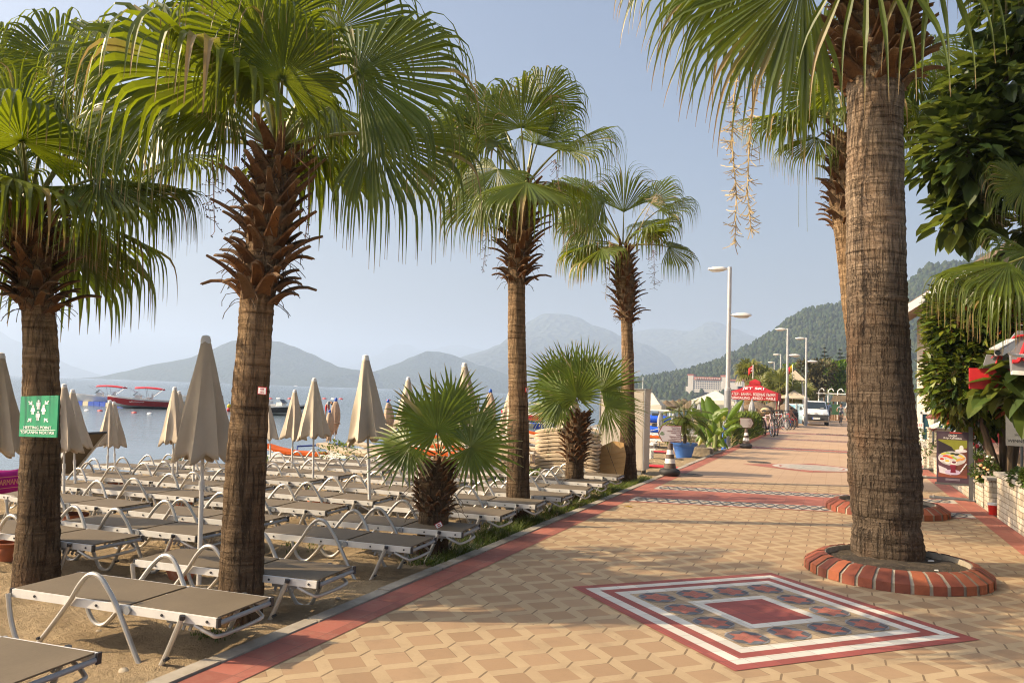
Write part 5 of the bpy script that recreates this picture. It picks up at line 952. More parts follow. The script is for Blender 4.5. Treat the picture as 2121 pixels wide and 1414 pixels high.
# ---------------------------------------------------------------- lamp posts
LAMPM = mat('lamp_grey_paint', (.46, .46, .46), .4, metal=.2, var=.06); LHEAD = mat('lamp_head', (.62, .61, .58), .35, var=.05); LGL = mat('lamp_glass', (.75, .74, .68), .15, var=0)
def lamp(px, Y, dirl=True, label='', z1=6.75, z2=4.93, base=None):
    p = ap(px, 835, Y); r = thing('street_lamp', label, 'street lamp', (p.x, Y, -.02), group='street lamps along the promenade')
    s = MB(); s.tube([(0, 0, 0), (0, 0, 2.2), (0, 0, 2.22), (0, 0, z1)], [.125, .12, .085, .075], 14); s.build('post', LAMPM, r); s = MB(); s.tube([(0, 0, .0), (0, 0, 2.1)], .135, 14); s.build('lower_sleeve', GREYM, r)
    for z, d in ((z1-.06, -1), (z2, 1)):
        h = MB(); h.lathe([(.01, -.09), (.09, -.085), (.15, -.02), (.14, .04), (.07, .085), (.005, .095)], 14, (d*.45, 0, z), 0, 2.5, 1.0); h.tube([(0, 0, z), (d*.2, 0, z)], .035, 8); o = h.build('lamp_head', LHEAD, r); g_ = MB(); g_.lathe([(.005, -.115), (.07, -.105), (.10, -.08)], 12, (d*.50, 0, z), 0, 2.4, .9); gg = g_.build('lamp_glass', LGL, o)
    return r
lamp(1507, 30.65, label='nearest and tallest looking street lamp, left of the red tent'); lamp(1630, 57, label='second street lamp, behind the blue rubbish bag'); lamp(1669, 65, label='third street lamp, rising above the white van'); lamp(1616, 92, label='far street lamp between the second lamp and the tall palm', z1=7.0); lamp(1603, 108, label='farthest street lamp above the fan palm bushes', z1=6.9)
# ---------------------------------------------------------------- van
VANW = mat('white_car_paint', (.74, .74, .73), .18, var=.02, spec=.6); VBL = mat('black_bumper_plastic', (.035, .035, .038), .6, var=.1); HLM = mat('headlight_glass', (.55, .58, .62), .1, var=0, spec=.8); BADGE = mat('chrome_badge', (.45, .46, .48), .2, metal=.9, var=0)
g = gp(1690, 881, 0); r = thing('delivery_van', 'small white delivery van with black bumper facing the camera', 'van', (g.x, g.y, 0), R(3)); r.scale = (1.13,)*3
def ring_(y, zb, zt, wb, wt, bel): return [(-wb*.96, y, zb), (-wb, y, zb+.12), (-wb, y, bel), (-wt, y, zt-.05), (-wt*.9, y, zt), (wt*.9, y, zt), (wt, y, zt-.05), (wb, y, bel), (wb, y, zb+.12), (wb*.96, y, zb)]
s = MB(); ST = [(0, .36, .80, .74, .70, .62), (.05, .30, .90, .82, .74, .70), (.22, .26, .96, .86, .78, .76), (.72, .26, 1.07, .86, .80, .95), (.82, .26, 1.16, .86, .76, 1.0), (1.40, .26, 1.64, .86, .68, 1.05), (1.7, .26, 1.70, .86, .68, 1.05), (3.6, .26, 1.68, .86, .70, 1.05), (3.78, .30, 1.60, .84, .68, 1.05), (3.86, .36, 1.2, .82, .7, 1.0)]
vs = []; [vs.extend(ring_(*q)) for q in ST]; N = len(ST)
s.add(vs, [(i*10+k, i*10+(k+1) % 10, (i+1)*10+(k+1) % 10, (i+1)*10+k) for i in range(N-1) for k in range(10)]+[tuple(range(10)), tuple((N-1)*10+k for k in range(9, -1, -1))]); s.build('body', VANW, r, smooth=35)
s = MB(); s.slab([(-.70, .80, 1.13), (.70, .80, 1.13), (.60, 1.36, 1.60), (-.60, 1.36, 1.60)], (0, -.03, .03)); s.build('windscreen', GLASS, r, smooth=0)
for sx in (-1, 1): s = MB(); s.slab([(sx*.835, 1.05, 1.1), (sx*.835, 2.0, 1.1), (sx*.72, 2.0, 1.55), (sx*.73, 1.40, 1.55)], (sx*.015, 0, .004)); s.build('side_window', GLASS, r, smooth=0)
s = MB(); s.box((0, -.02, .50), (1.62, .20, .34), 0, None, .97); s.box((0, .02, .70), (1.66, .10, .10)); s.build('bumper', VBL, r, smooth=30)
s = MB(); s.box((0, -.13, .47), (.9, .02, .16)); s.build('grille', ENG, r, smooth=0)
for sx in (-1, 1): s = MB(); s.slab([(sx*.45, -.015, .80), (sx*.72, .02, .78), (sx*.78, .08, .90), (sx*.68, .12, .96), (sx*.48, .03, .90)], (0, -.03, .01)); s.build('headlight', HLM, r, smooth=0)
s = MB(); s.slab([(-.26, -.135, .44), (.26, -.135, .44), (.26, -.135, .56), (-.26, -.135, .56)], (0, -.01, 0)); pl_ = s.build('number_plate', WHT, r, smooth=0); text('48 NY 903', .10, ENG, r, 'lettering', (.02, -.148, .50), (1, 0, 0), (0, 0, 1), .0005, maxw=.4); s = MB(); s.box((-.235, -.147, .50), (.05, .004, .12)); s.build('plate_band', BLUEP, r, smooth=0)
s = MB()
for z in (.76, .82): s.slab([(-.10, -.03, z), (0, -.03, z+.05), (.10, -.03, z), (.10, -.03, z+.025), (0, -.03, z+.075), (-.10, -.03, z+.025)], (0, -.015, 0))
s.build('badge', BADGE, r, smooth=0); s = MB(); s.box((0, .03, .86), (.7, .02, .012)); s.build('bonnet_trim', BADGE, r, smooth=0)
for sx in (-1, 1):
    m = MB(); m.box((sx*.98, .95, 1.13), (.17, .09, .22), 0, None, .9); m.bar((sx*.85, .97, 1.08), (sx*.95, .96, 1.09), .05, .04); m.build('wing_mirror', VBL, r, smooth=30)
    for y in (.75, 3.1):
        w = thing('wheel', None, None, (sx*.76, y, .30)); w.parent = r; t = MB(); t.tube([(-.09, 0, 0), (-.08, 0, 0), (.08, 0, 0), (.09, 0, 0)], [.26, .30, .30, .26], 24); t.build('tyre', TYRE, w); t = MB(); t.tube([(sx*.085, 0, 0), (sx*.10, 0, 0)], [.19, .16], 16); t.build('rim', BADGE, w)
s = MB(); s.box((-.3, 1.12, 1.42) if 0 else (.42, .86, 1.19), (.2, .04, .1)); s.build('dashboard_paper', WHITEP, r, smooth=0)
# ---------------------------------------------------------------- tents, huts, tower, flags
TENTR = mat('red_tent_canvas', (.36, .006, .012), .75, var=.10, vs=2); TENTC = canvasmat('cream_tent_canvas', (.70, .66, .55), .15); TENTB = canvasmat('sand_tent_canvas', (.50, .42, .31), .15); THATCH = mat('straw_thatch', (.15, .11, .07), .95, var=.4, vs=7, bump=.9, bs=30, bd=.03, stretch=(1, 1, .3)); WOODM = mat('brown_timber', (.16, .085, .04), .8, var=.3, vs=5, stretch=(1, 1, .2))
def tent(label, px, Y, wpx, ztop, zeave, zval, m, poles=POLEM, cap=None, dpt=None, rz=0):
    p = ap(px, 835, Y); w = wpx/1650*Y/2; d = dpt or w; r = thing('market_tent', label, 'tent', (p.x, Y+d, -.1), rz); s = MB(); zt = ztop
    k = .20 if cap else .001; zc = zt if not cap else zt-cap*.55
    A = [(-w, -d, zeave), (w, -d, zeave), (w, d, zeave), (-w, d, zeave)]; B = [(-w*k, -d*k, zc), (w*k, -d*k, zc), (w*k, d*k, zc), (-w*k, d*k, zc)]; n = 8; vs = []
    for j in range(n+1):
        t = j/n
        for a, b in zip(A, B): q = V(a).lerp(V(b), t); q.z -= .10*math.sin(PI*t)*(zt-zeave)*.6; vs.append(q)
    s.add(vs, [(j*4+i, j*4+(i+1) % 4, (j+1)*4+(i+1) % 4, (j+1)*4+i) for j in range(n) for i in range(4)]); o = s.build('roof', m, r, smooth=20); q = o.modifiers.new('t', 'SOLIDIFY'); q.thickness = .02
    s = MB(); vv = [V(a) for a in A]; s.add([*vv, *[v_-V((0, 0, zeave-zval)) for v_ in vv]], [(i, (i+1) % 4, 4+(i+1) % 4, 4+i) for i in range(4)]); o = s.build('valance', m, r, smooth=0); q = o.modifiers.new('t', 'SOLIDIFY'); q.thickness = .015
    if cap: s = MB(); c_ = k*1.15; s.add([(x*c_*w/abs(x)*1.0 if 0 else sx*w*c_, sy*d*c_, zc+.02) for sx, sy in ((-1, -1), (1, -1), (1, 1), (-1, 1)) for x in (1,)]+[(sx*w*c_*.95, sy*d*c_*.95, zc+.22) for sx, sy in ((-1, -1), (1, -1), (1, 1), (-1, 1))]+[(0, 0, zt)], [(0, 1, 5, 4), (1, 2, 6, 5), (2, 3, 7, 6), (3, 0, 4, 7), (4, 5, 8), (5, 6, 8), (6, 7, 8), (7, 4, 8)]); s.build('roof_cap', m, r, smooth=0)
    for sx in (-1, 1):
        for sy in (-1, 1): s = MB(); s.tube([(sx*w*.95, sy*d*.95, 0), (sx*w*.95, sy*d*.95, zeave-.02)], .035, 8); s.build('pole', poles, r)
    return r, w, d
r, w, d = tent('red tent with white lettering advertising water sports', 1559, 58, 95, 3.42, 2.44, 1.90, TENTR, cap=.75, poles=mat('dark_red_pole', (.16, .02, .02), .5))
sl = (2.98-2.56)/(w*.8); text('JET SKI', .62, WHITEL, r, 'lettering', (0, -d+.58, 2.44+.58*.42+.03), (1, 0, 0), (0, .92, .39), .004, maxw=1.45); text('КАТЕР - БАНАН - ВОДНЫЕ ЛЫЖИ', .26, WHITEL, r, 'lettering', (-.03, -d-.02, 2.29), (1, 0, 0), (0, 0, 1), .004, maxw=w*1.82); text('PARASAILING - RINGO - MABLE', .26, WHITEL, r, 'lettering', (.0, -d-.02, 2.03), (1, 0, 0), (0, 0, 1), .004, maxw=w*1.80)
p = ap(1561, 862, 56.5); r = thing('counter', 'red fronted counter with pale top under the red tent', 'counter', (p.x, 57.2, -.1)); s = MB(); s.box((0, 0, .62), (1.5, .6, .22)); s.build('red_panel', TENTR, r, smooth=0); s = MB(); s.box((0, 0, .76), (1.6, .7, .05)); s.build('counter_top', WHITEP, r, smooth=0); s = MB(); s.box((0, .02, .255), (1.45, .55, .5)); s.build('base', WOODM, r, smooth=0)
tent('wide cream tent left of the nearest street lamp', 1476, 47, 84, 2.40, 1.78, 1.55, TENTC); tent('sand coloured tent behind the second street lamp', 1643, 72, 56, 2.9, 2.25, 2.15, TENTB); tent('cream tent corner showing behind the cabinet', 1345, 38, 50, 2.1, 1.45, 1.2, TENTC)
def thatch(label, px, Y, rpx, ztop, zeave):
    p = ap(px, 835, Y); k = rpx/1650*Y; r = thing('straw_parasol', label, 'straw parasol', (p.x, Y, -.25), group='straw parasols'); s = MB(); n = 26; rg = random.Random(int(px)); vs = []
    for rr_, z in ((.03, ztop+.13), (k*.3, ztop+.03), (k*.65, ztop*.55+zeave*.45+.08), (k*1.1, zeave+.17), (k*1.13, zeave+.03)):
        for i in range(n): a = 2*PI*i/n; q = rr_*rg.uniform(.94, 1.06); vs.append((q*math.cos(a), q*math.sin(a), z+rg.uniform(-.03, .03)))
    s.add(vs, [(j*n+i, j*n+(i+1) % n, (j+1)*n+(i+1) % n, (j+1)*n+i) for j in range(4) for i in range(n)]); s.build('thatch', THATCH, r, smooth=60); s = MB(); s.tube([(0, 0, 0), (0, 0, ztop+.1)], .05, 8); s.build('post', WOODM, r)
for i, (px, Y, rp, zt, ze) in enumerate([(1366, 44, 22, 1.62, 1.28), (1380, 50, 20, 1.70, 1.30), (1394, 56, 19, 1.72, 1.34), (1407, 62, 17, 1.80, 1.4), (1417, 70, 15, 1.85, 1.42), (1430, 52, 16, 1.75, 1.3), (1568, 66, 26, 1.85, 1.35), (1600, 70, 22, 1.85, 1.3), (1627, 64, 20, 1.8, 1.25)]):
    thatch(f"{['nearest straw parasol of the row behind the kayak rack', 'second straw parasol of the row behind the kayak rack', 'third straw parasol of the row behind the kayak rack', 'fourth straw parasol of the row behind the kayak rack', 'farthest straw parasol of the row behind the kayak rack', 'straw parasol left of the cream tent', 'straw parasol beneath the valance of the red tent', 'straw parasol right of the red tent', 'straw parasol behind the second street lamp'][i]}", px, Y, rp, zt, ze)
# lifeguard tower
p = ap(1646, 835, 76); r = thing('lookout_tower', 'white lookout tower with a pointed sand coloured roof', 'tower', (p.x, 76, -.1)); w = .62
for sx in (-1, 1):
    for sy in (-1, 1): s = MB(); s.bar((sx*(w+.22), sy*(w+.2), 0), (sx*w, sy*w, 3.85), .10, .10, 0, V((0, 1, 0))); s.build('leg', WHITEP, r, smooth=0)
s = MB(); s.box((0, 0, 1.25), (1.5, 1.5, .08)); s.build('platform', WHITEP, r, smooth=0); s = MB(); [s.box((0, y_, 1.75), (1.3, .05, .07)) for y_ in (-.7,)]; s.build('rail', WHITEP, r, smooth=0); s = MB(); s.add([(-.95, -.95, 3.8), (.95, -.95, 3.8), (.95, .95, 3.8), (-.95, .95, 3.8), (0, 0, 4.75)], [(0, 1, 4), (1, 2, 4), (2, 3, 4), (3, 0, 4), (3, 2, 1, 0)]); s.build('roof', TENTB, r, smooth=0)
s = MB(); [s.bar((.75, -.5, 1.25), (1.3, -1.3, 0), .05, .08)]; s.build('ladder', WHITEP, r, smooth=0)
def flag(px, py, Y, zb, label, cols_, mark=False):
    t = ap(px, py, Y); r = thing('flag', label, 'flag', (t.x, Y, zb)); h = t.z-zb; s = MB(); s.tube([(0, 0, 0), (0, 0, h)], .035, 6); s.build('flagpole', POLEM, r); L = .52*Y/58*1.0; hh = .42*Y/58; nx_ = 10
    for ci, c in enumerate(cols_):
        m = MB(); vs = []; m0, m1 = ci/len(cols_), (ci+1)/len(cols_)
        for i in range(nx_+1):
            u = m0+(m1-m0)*i/nx_; x = -L*u*.62; vs += [(x, .06*math.sin(u*7), h-.02-u*L*.55), (x*.95, .06*math.sin(u*7+.4), h-hh-.02-u*L*.62)]
        m.add(vs, [(2*i, 2*i+1, 2*i+3, 2*i+2) for i in range(nx_)]); o = m.build('flag_cloth', c, r, smooth=60); q = o.modifiers.new('t', 'SOLIDIFY'); q.thickness = .012
    if mark:
        m = MB(); cs = [( -L*.26+.10*math.cos(a), -.03, h-hh*.5-L*.24+.10*math.sin(a)) for a in [R(40)+R(280)*i/16 for i in range(17)]]; m.tube(cs, .022, 5); m.build('crescent', WHITEL, r)
FLR = mat('flag_red', (.62, .015, .02), .8); FLY = mat('flag_yellow', (.70, .45, .03), .8)
flag(1560, 755, 58.5, 3.3, 'red flag with a white crescent on the red tent', [FLR], True); flag(1642, 754, 74, 1.2, 'yellow and red flag beside the lookout tower', [FLY, FLR])
# kayak rack
p = ap(1383, 835, 36); KAY = mat('blue_kayak', (.01, .09, .62), .35, var=.06); r = thing('kayak_rack', 'white rack for blue kayaks right of the cabinet', 'rack', (p.x-.45, 36, -.3))
for x in (-.55, .55): s = MB(); s.box((x, 0, .75), (.06, .06, 1.5)); s.build('upright', WHITEP, r, smooth=0)
s = MB(); s.box((0, 0, 1.47), (1.16, .06, .06)); s.build('crossbar', WHITEP, r, smooth=0); s = MB(); s.box((0, 0, .9), (1.16, .06, .05)); s.build('crossbar', WHITEP, r, smooth=0); s = MB(); s.box((0, 0, .42), (1.16, .06, .05)); s.build('crossbar', WHITEP, r, smooth=0)
for i, z in enumerate((.60, 1.08)):
    s = MB(); s.tube([(-1.25+.25*k, 0, 0) for k in range(10)], [.02, .11, .16, .18, .19, .19, .18, .16, .11, .02], 12); s.tube([(-.25, 0, .16), (.35, 0, .16)], .12, 10, 1); o = s.build('kayak', [KAY, ENG], loc=(p.x-.45, 36-.2, -.3+z), smooth=50); o.scale = (.75, 1, .95); tag(o, ['blue kayak on the lower level of the white rack', 'blue kayak on the upper level of the white rack'][i], 'kayak', 'blue kayaks on the rack')
# mats on the sand
for i, (x, y, ww, hh_) in enumerate([(1376, 938, 2.0, .9), (1376, 970, 1.1, .5)]):
    p = gp(x, y, -.1); p.z = sandz(p.x, p.y, False)+.02; s = MB(); s.box((0, 0, .0), (ww, hh_, .02)); o = s.build('beach_mat', REDF, loc=p, smooth=0); tag(o, ['wide red mat on the sand left of the blue pot', 'small red mat on the sand beside the cone notice'][i], 'mat')
# poster boards, bin, bag, gate
p = gp(1655, 876, 0); r = thing('display_case', 'pale blue and white display case left of the white van', 'display', (p.x-.1, 71, 0), R(-12)); s = MB(); s.box((-.35, 0, .82), (.62, .5, 1.6)); s.build('case', WHITEP, r, smooth=0); s = MB(); s.box((-.35, -.256, .85), (.54, .012, 1.4)); s.build('poster_face', mat('aqua_poster', (.20, .42, .55), .4, var=.5, vs=4), r, smooth=0); s = MB(); s.box((.25, .15, .82), (.42, .5, 1.6)); s.build('second_case', mat('pale_blue_panel', (.35, .50, .58), .4, var=.4, vs=3), r, smooth=0)
p = gp(1641, 882, 0); s = MB(); s.lathe([(.28, 0), (.31, .05), (.33, .9), (.36, .92), (.36, 1.0), (.30, 1.05)], 20); r = thing('litter_bin', 'black litter bin between the blue bag and the display case', 'bin', (p.x+.05, p.y, 0)); s.build('bin_body', mat('bin_black', (.03, .03, .03), .6, var=.2), r)
for k in range(16): pass
s = MB(); [s.box((.345*math.cos(2*PI*k/14), .345*math.sin(2*PI*k/14), .47), (.05, .05, .8), 0, Matrix.Rotation(2*PI*k/14, 3, 'Z')) for k in range(14)]; s.build('slats', CAPM, r, smooth=0)
p = gp(1633, 882, 0); s = MB(); s.ball((0, 0, 0), .30, 0, 20, 1.1)
for j, v in enumerate(s.v): q = 1+.16*noise.noise((v[0]*7, v[1]*7, v[2]*7)); s.v[j] = (v[0]*q, v[1]*q, max(v[2]*q+.28, 0.0)*1.0)
s.tube([(0, 0, .55), (.02, 0, .68)], [.07, .12], 8); o = s.build('rubbish_bag', mat('blue_bag', (.02, .22, .62), .25, var=.1), loc=p, smooth=60); tag(o, 'bright blue rubbish bag at the foot of the second street lamp', 'rubbish bag')
p = ap(1721, 840, 92); r = thing('green_gate', 'green solid gate with timber base at the end of the promenade', 'gate', (p.x, 92, 0)); s = MB(); s.box((-.55, 0, 1.25), (1.1, .06, 1.3)); s.build('gate_leaf', mat('gate_green', (.02, .07, .035), .6, var=.2), r, smooth=0); s = MB(); s.box((.55, 0.05, 1.15), (1.0, .06, 1.1)); s.build('gate_leaf', mat('gate_green_dark', (.03, .09, .04), .6, var=.2), r, smooth=0); s = MB(); [s.box((-1+.25*k, -.02, .3), (.2, .06, .6)) for k in range(9)]; s.build('timber_base', WOODM, r, smooth=0)
p = ap(1745, 820, 94); r = thing('thatched_gateway', 'thatched gateway roof beside the green gate', 'shelter', (p.x, 94, 0)); s = MB(); s.box((0, 0, 2.35), (2.4, 1.6, .7), 0, None, .75); s.build('thatch', THATCH, r, smooth=0)
for x in (-.9, .9): s = MB(); s.box((x, -.4, 1.0), (.14, .14, 2.0)); s.build('post', WOODM, r, smooth=0)
p = ap(1735, 805, 98); r = thing('pergola', 'white pergola frame with curled lamp arms above the gate', 'pergola', (p.x, 98, 0))
for x in (-2, -1, 0, 1, 2): s = MB(); s.tube(spline([(x, 0, 0), (x, 0, 2.8), (x+.1, 0, 3.3), (x+.4, 0, 3.45), (x+.6, 0, 3.2)], 5), .06, 6); s.build('post', WHITEP, r)
s = MB(); s.box((0, 0, 2.9), (4.6, .1, .1)); s.build('beam', WHITEP, r, smooth=0)
# parked bicycles
for i, (x, y, Y, rz, fr, lab) in enumerate([(1592, 905, 42.5, -68, 0, 'pale pink bicycle parked at the end of the juniper hedge'), (1604, 902, 44.0, -75, 1, 'black bicycle leaning beside the pale pink one'), (1610, 884, 53, -40, 2, 'silver bicycle parked behind the pale pink one'), (1620, 882, 54, -50, 1, 'black bicycle between the silver and the red one'), (1626, 881, 55, -45, 3, 'red bicycle nearest the second street lamp')]):
    p = ap(x, 835, Y); bicycle(lab, (p.x, Y, -.03), R(rz), BFR[fr], 'bicycles parked by the promenade', lean=R(4), sc_=1.35 if i < 2 else 1.25)
p = ap(1585, 835, 42.9); s = MB(); s.ball((0, 0, 0), .22, 0, 10, .8, 1.2, 1); o = s.build('straw_bag', mat('straw_bag', (.45, .34, .2), .9, var=.3, vs=12), loc=(p.x, 43.2, 1.25)); tag(o, 'pale straw bag hung on the pale pink bicycle', 'bag')
# ---------------------------------------------------------------- hotel and yachts far away
HW = mat('hotel_plaster', (.55, .51, .46), .8, var=.05, vs=.2); HR = mat('hotel_roof', (.42, .13, .09), .8, var=.15, vs=.3); HWIN = mat('hotel_window', (.10, .10, .13), .3); HY = 768
h0 = ap(1480, 795, HY); hotel = thing('hotel', 'long pale hotel with red roofs and a tower on the wooded slope', 'hotel', h0); fx, fz = ex.copy(), V((0, 0, 1)); pxm = 1650/HY
def hbox(nm, x0, y0, x1, y1, m, dep=14, dy=0.0):
    a, b = ap(x0, y1, HY)-h0, ap(x1, y0, HY)-h0; s = MB(); s.box(((a.x+b.x)/2, dy+dep/2, (a.z+b.z)/2), (b.x-a.x, dep, b.z-a.z)); return s.build(nm, m, hotel, smooth=0)
for q in ((1424.5, 777, 1436.5, 816), (1420, 800, 1428, 814), (1433, 786, 1497, 812), (1493, 780, 1507, 806), (1506, 788, 1528, 806), (1526, 783, 1538, 800), (1537, 788, 1549, 802)): hbox('wall', *q, HW, 14, -.5 if q[0] in (1424.5, 1493, 1526) else 0)
for q in ((1424, 774.8, 1437, 777), (1438, 781.5, 1494, 786.2), (1492.5, 777, 1507.5, 780), (1507, 785.5, 1526, 788.2), (1525.6, 781.2, 1538.4, 783), (1537, 786.5, 1549, 788.3)): o = hbox('roof', *q, HR, 14.6, -.8)
for rr_, y in enumerate((788.6, 793.0, 797.4, 801.6)):
    for c_ in range(13): x = 1436.5+c_*4.6; hbox('window', x, y+c_*.16, x+2.5, y+2.2+c_*.16, HWIN, .6, -.25)
for c_ in range(11): x = 1441+c_*4.8; hbox('dormer', x, 782+c_*.12, x+2.3, 784.4+c_*.12, HW, 2, -1.6)
for c_ in range(6): x = 1508+c_*3.2; hbox('window', x, 789.5, x+1.6, 791.5, HWIN, .6, -.25)
for i, (x, y, w, Y) in enumerate([(1421, 832.0, 26, 210), (1408, 827, 12, 330), (1362, 826, 18, 400)]):
    p = ap(x, y, Y); p.z = SEAZ; L = w/1650*Y; r = thing('yacht', ['large white motor yacht before the wooded headland', 'small white yacht left of the large one', 'pale wooden boat near the cabinet edge'][i], 'boat', p, R(170), 'yachts moored under the headland'); s = MB(); s.slab([(-L/2, 0, .0), (L*.42, 0, .0), (L/2, 0, L*.13), (-L/2, 0, L*.10)], (0, L*.25, 0)); s.build('hull', HULLW if i < 2 else WOODM, r, smooth=0); s = MB(); s.slab([(-L*.3, L*.04, L*.10), (L*.25, L*.04, L*.12), (L*.08, L*.04, L*.24), (-L*.25, L*.04, L*.23)], (0, L*.17, 0)); s.build('cabin', HULLW, r, smooth=0); s = MB(); s.slab([(-L*.2, L*.035, L*.15), (L*.15, L*.035, L*.155), (L*.07, L*.035, L*.20), (-L*.2, L*.035, L*.2)], (0, L*.01, 0)); s.build('cabin_window', GLASS, r, smooth=0); s = MB(); s.tube([(-L*.1, L*.12, L*.2), (-L*.12, L*.12, L*(.4 if i else .33))], L*.008, 5); s.build('mast', WHITEP, r)
for i, (x, y0_, y1_, Y) in enumerate([(1331, 780, 822, 300), (1350, 800, 824, 380)]):
    p = ap(x, y1_, Y); p.z = SEAZ; t = ap(x, y0_, Y); r = thing('sailing_boat', ['sailing boat with a tall white mast behind the cabinet', 'wooden sailing boat with a brown mast right of the cabinet'][i], 'boat', p, R(20)); s = MB(); s.box((0, 0, .6), (7, 2, 1.2), 0, None, 1.1); s.build('hull', [HULLW, WOODM][i], r, smooth=0); s = MB(); s.tube([(0, 0, 1), (0, 0, t.z+.36)], .12, 6); s.build('mast', [WHITEP, WOODM][i], r)
# ---------------------------------------------------------------- shrubs and trees made of leaves
def leaf(s, p, d, up, L, w, m, rg, heart=False, droop=.3, fold=.18):
    d = d.normalized(); sv = d.cross(up)
    if sv.length < .05: sv = d.orthogonal()
    sv.normalize(); n = sv.cross(d); q = .34 if heart else .48; dn = V((0, 0, -1))
    a = p; c = p+d*L*q+dn*droop*L*.10; t = p+d*L+dn*droop*L*.38; l = c+sv*w*.5+n*w*fold; r = c-sv*w*.5+n*w*fold; c2 = p+d*L*.78+dn*droop*L*.25; l2 = c2+sv*w*(.28 if heart else .33)+n*w*fold*.6; r2 = c2-sv*w*(.28 if heart else .33)+n*w*fold*.6
    rv = rg.random(); vs = [a, l, c, r, l2, c2, r2, t]
    if heart: vs[0] = a; vs += [a-d*L*.10+sv*w*.30+n*w*fold*.4, a-d*L*.10-sv*w*.30+n*w*fold*.4]
    fs = [(0, 2, 1), (0, 3, 2), (1, 2, 5, 4), (2, 3, 6, 5), (4, 5, 7), (5, 6, 7)]
    if heart: fs = [(0, 2, 1, 8), (0, 9, 3, 2)]+fs[2:]
    s.add(vs, fs, m, [(.3, rv)]*len(vs))
def lump(p, c, rx): return 1
def cloud(s, c, rad, n, L, w, mats_, rg, seed=0, heart=False, inner=.35, lumps=.35, cut=None, droop=.35, upb=.25, nf=1.6):
    c = V(c); i = 0; tries = 0
    while i < n and tries < n*6:
        tries += 1; a = V((rg.gauss(0, 1), rg.gauss(0, 1), rg.gauss(0, 1))).normalized(); k = (inner+(1-inner)*rg.random()**.5)*(1+lumps*noise.noise((a.x*nf+seed, a.y*nf, a.z*nf)))
        p = c+V((a.x*rad[0]*k, a.y*rad[1]*k, a.z*rad[2]*k))
        if cut and not cut(p): continue
        if noise.noise((p.x*1.5/max(L*4, .1)*.35+seed, p.y*.5/max(L*4, .1), p.z*.5/max(L*4, .1))) < -.36: continue
        d = (a+V((rg.uniform(-1, 1), rg.uniform(-1, 1), rg.uniform(-.7, .5+upb)))*.9).normalized(); q = rg.uniform(.65, 1.2)
        leaf(s, p, d, V((rg.uniform(-.4, .4), rg.uniform(-.4, .4), 1)), L*q, w*q, rg.choice(mats_), rg, heart, droop); i += 1
FIG = [leafmat('fig_leaf', (.068, .115, .018), (.20, .25, .02), .22, rough=.24, hue=.35, spec=.55), leafmat('fig_leaf_light', (.14, .18, .03), (.30, .32, .03), .22, rough=.26, hue=.3, spec=.5), leafmat('fig_leaf_dark', (.024, .045, .014), (.10, .13, .015), .15, rough=.22, hue=.3, spec=.55), leafmat('fig_leaf_red', (.30, .085, .025), (.4, .12, .02), .25, rough=.3, hue=.3)]
BIG = [leafmat('broad_leaf', (.042, .078, .018), (.20, .25, .03), .30, rough=.5, hue=.35, spec=.25), leafmat('broad_leaf_dark', (.022, .044, .014), (.12, .16, .02), .25, rough=.34, hue=.3), leafmat('broad_leaf_light', (.075, .11, .022), (.28, .32, .04), .30, rough=.5, hue=.25, spec=.25)]
TWIG = mat('grey_brown_bark', (.12, .085, .055), .9, var=.35, vs=6, bump=.6, bs=30, bd=.01, stretch=(1, 1, .3))
rg = random.Random(21)
def limbs(s, a, tips, r0, rg):
    for t in tips:
        t = V(t); m_ = V(a).lerp(t, .5)+V((rg.uniform(-.2, .2), rg.uniform(-.2, .2), rg.uniform(0, .25))); P = spline([V(a), V(a).lerp(m_, .5), m_, m_.lerp(t, .6)+V((0, 0, .06)), t], 4); s.tube(P, [r0*(1-.85*i/(len(P)-1)) for i in range(len(P))], 7)
# rubber fig clump behind the right hand wall
def fig(label, base, blobs, n, rg, L=.235):
    r = thing('rubber_fig', label, 'tree', base, group='rubber figs behind the wall'); b = V(base); s = MB(); limbs(s, (0, 0, 0), [V(q[0])-b for q in blobs], .09, rg); s.build('trunk', TWIG, r); s = MB()
    for c, rad, k in blobs: cloud(s, V(c)-b, rad, int(n*k*2.3), L, L*.42, [0, 0, 0, 1, 1, 2, 2, 3 if rg.random() < .9 else 0], rg, c[0]*3, inner=.45, lumps=.25)
    s.build('crown', FIG, r, smooth=0); return r
fig('glossy rubber fig with reddish young leaves right of the massive trunk', (3.0, 17.5, 0), [((2.25, 16.9, 3.35), (.62, .8, .75), .8), ((2.15, 16.9, 2.35), (.55, .8, .75), .75), ((2.55, 17.2, 3.05), (.85, .9, .95), 1.0), ((2.5, 17.6, 2.1), (.85, .9, .75), .9), ((3.4, 17.5, 3.2), (.9, 1.0, .85), .9), ((3.3, 17.2, 2.2), (.9, 1.0, .8), .8)], 950, rg)
fig('glossy rubber fig at the right edge beneath the drooping palm fronds', (4.6, 17.0, 0), [((4.3, 16.8, 3.1), (.9, 1.0, .95), 1.0), ((4.4, 16.5, 2.2), (.9, 1.0, .9), .8), ((5.2, 17.0, 2.9), (.9, 1.0, 1.1), .8)], 850, rg)
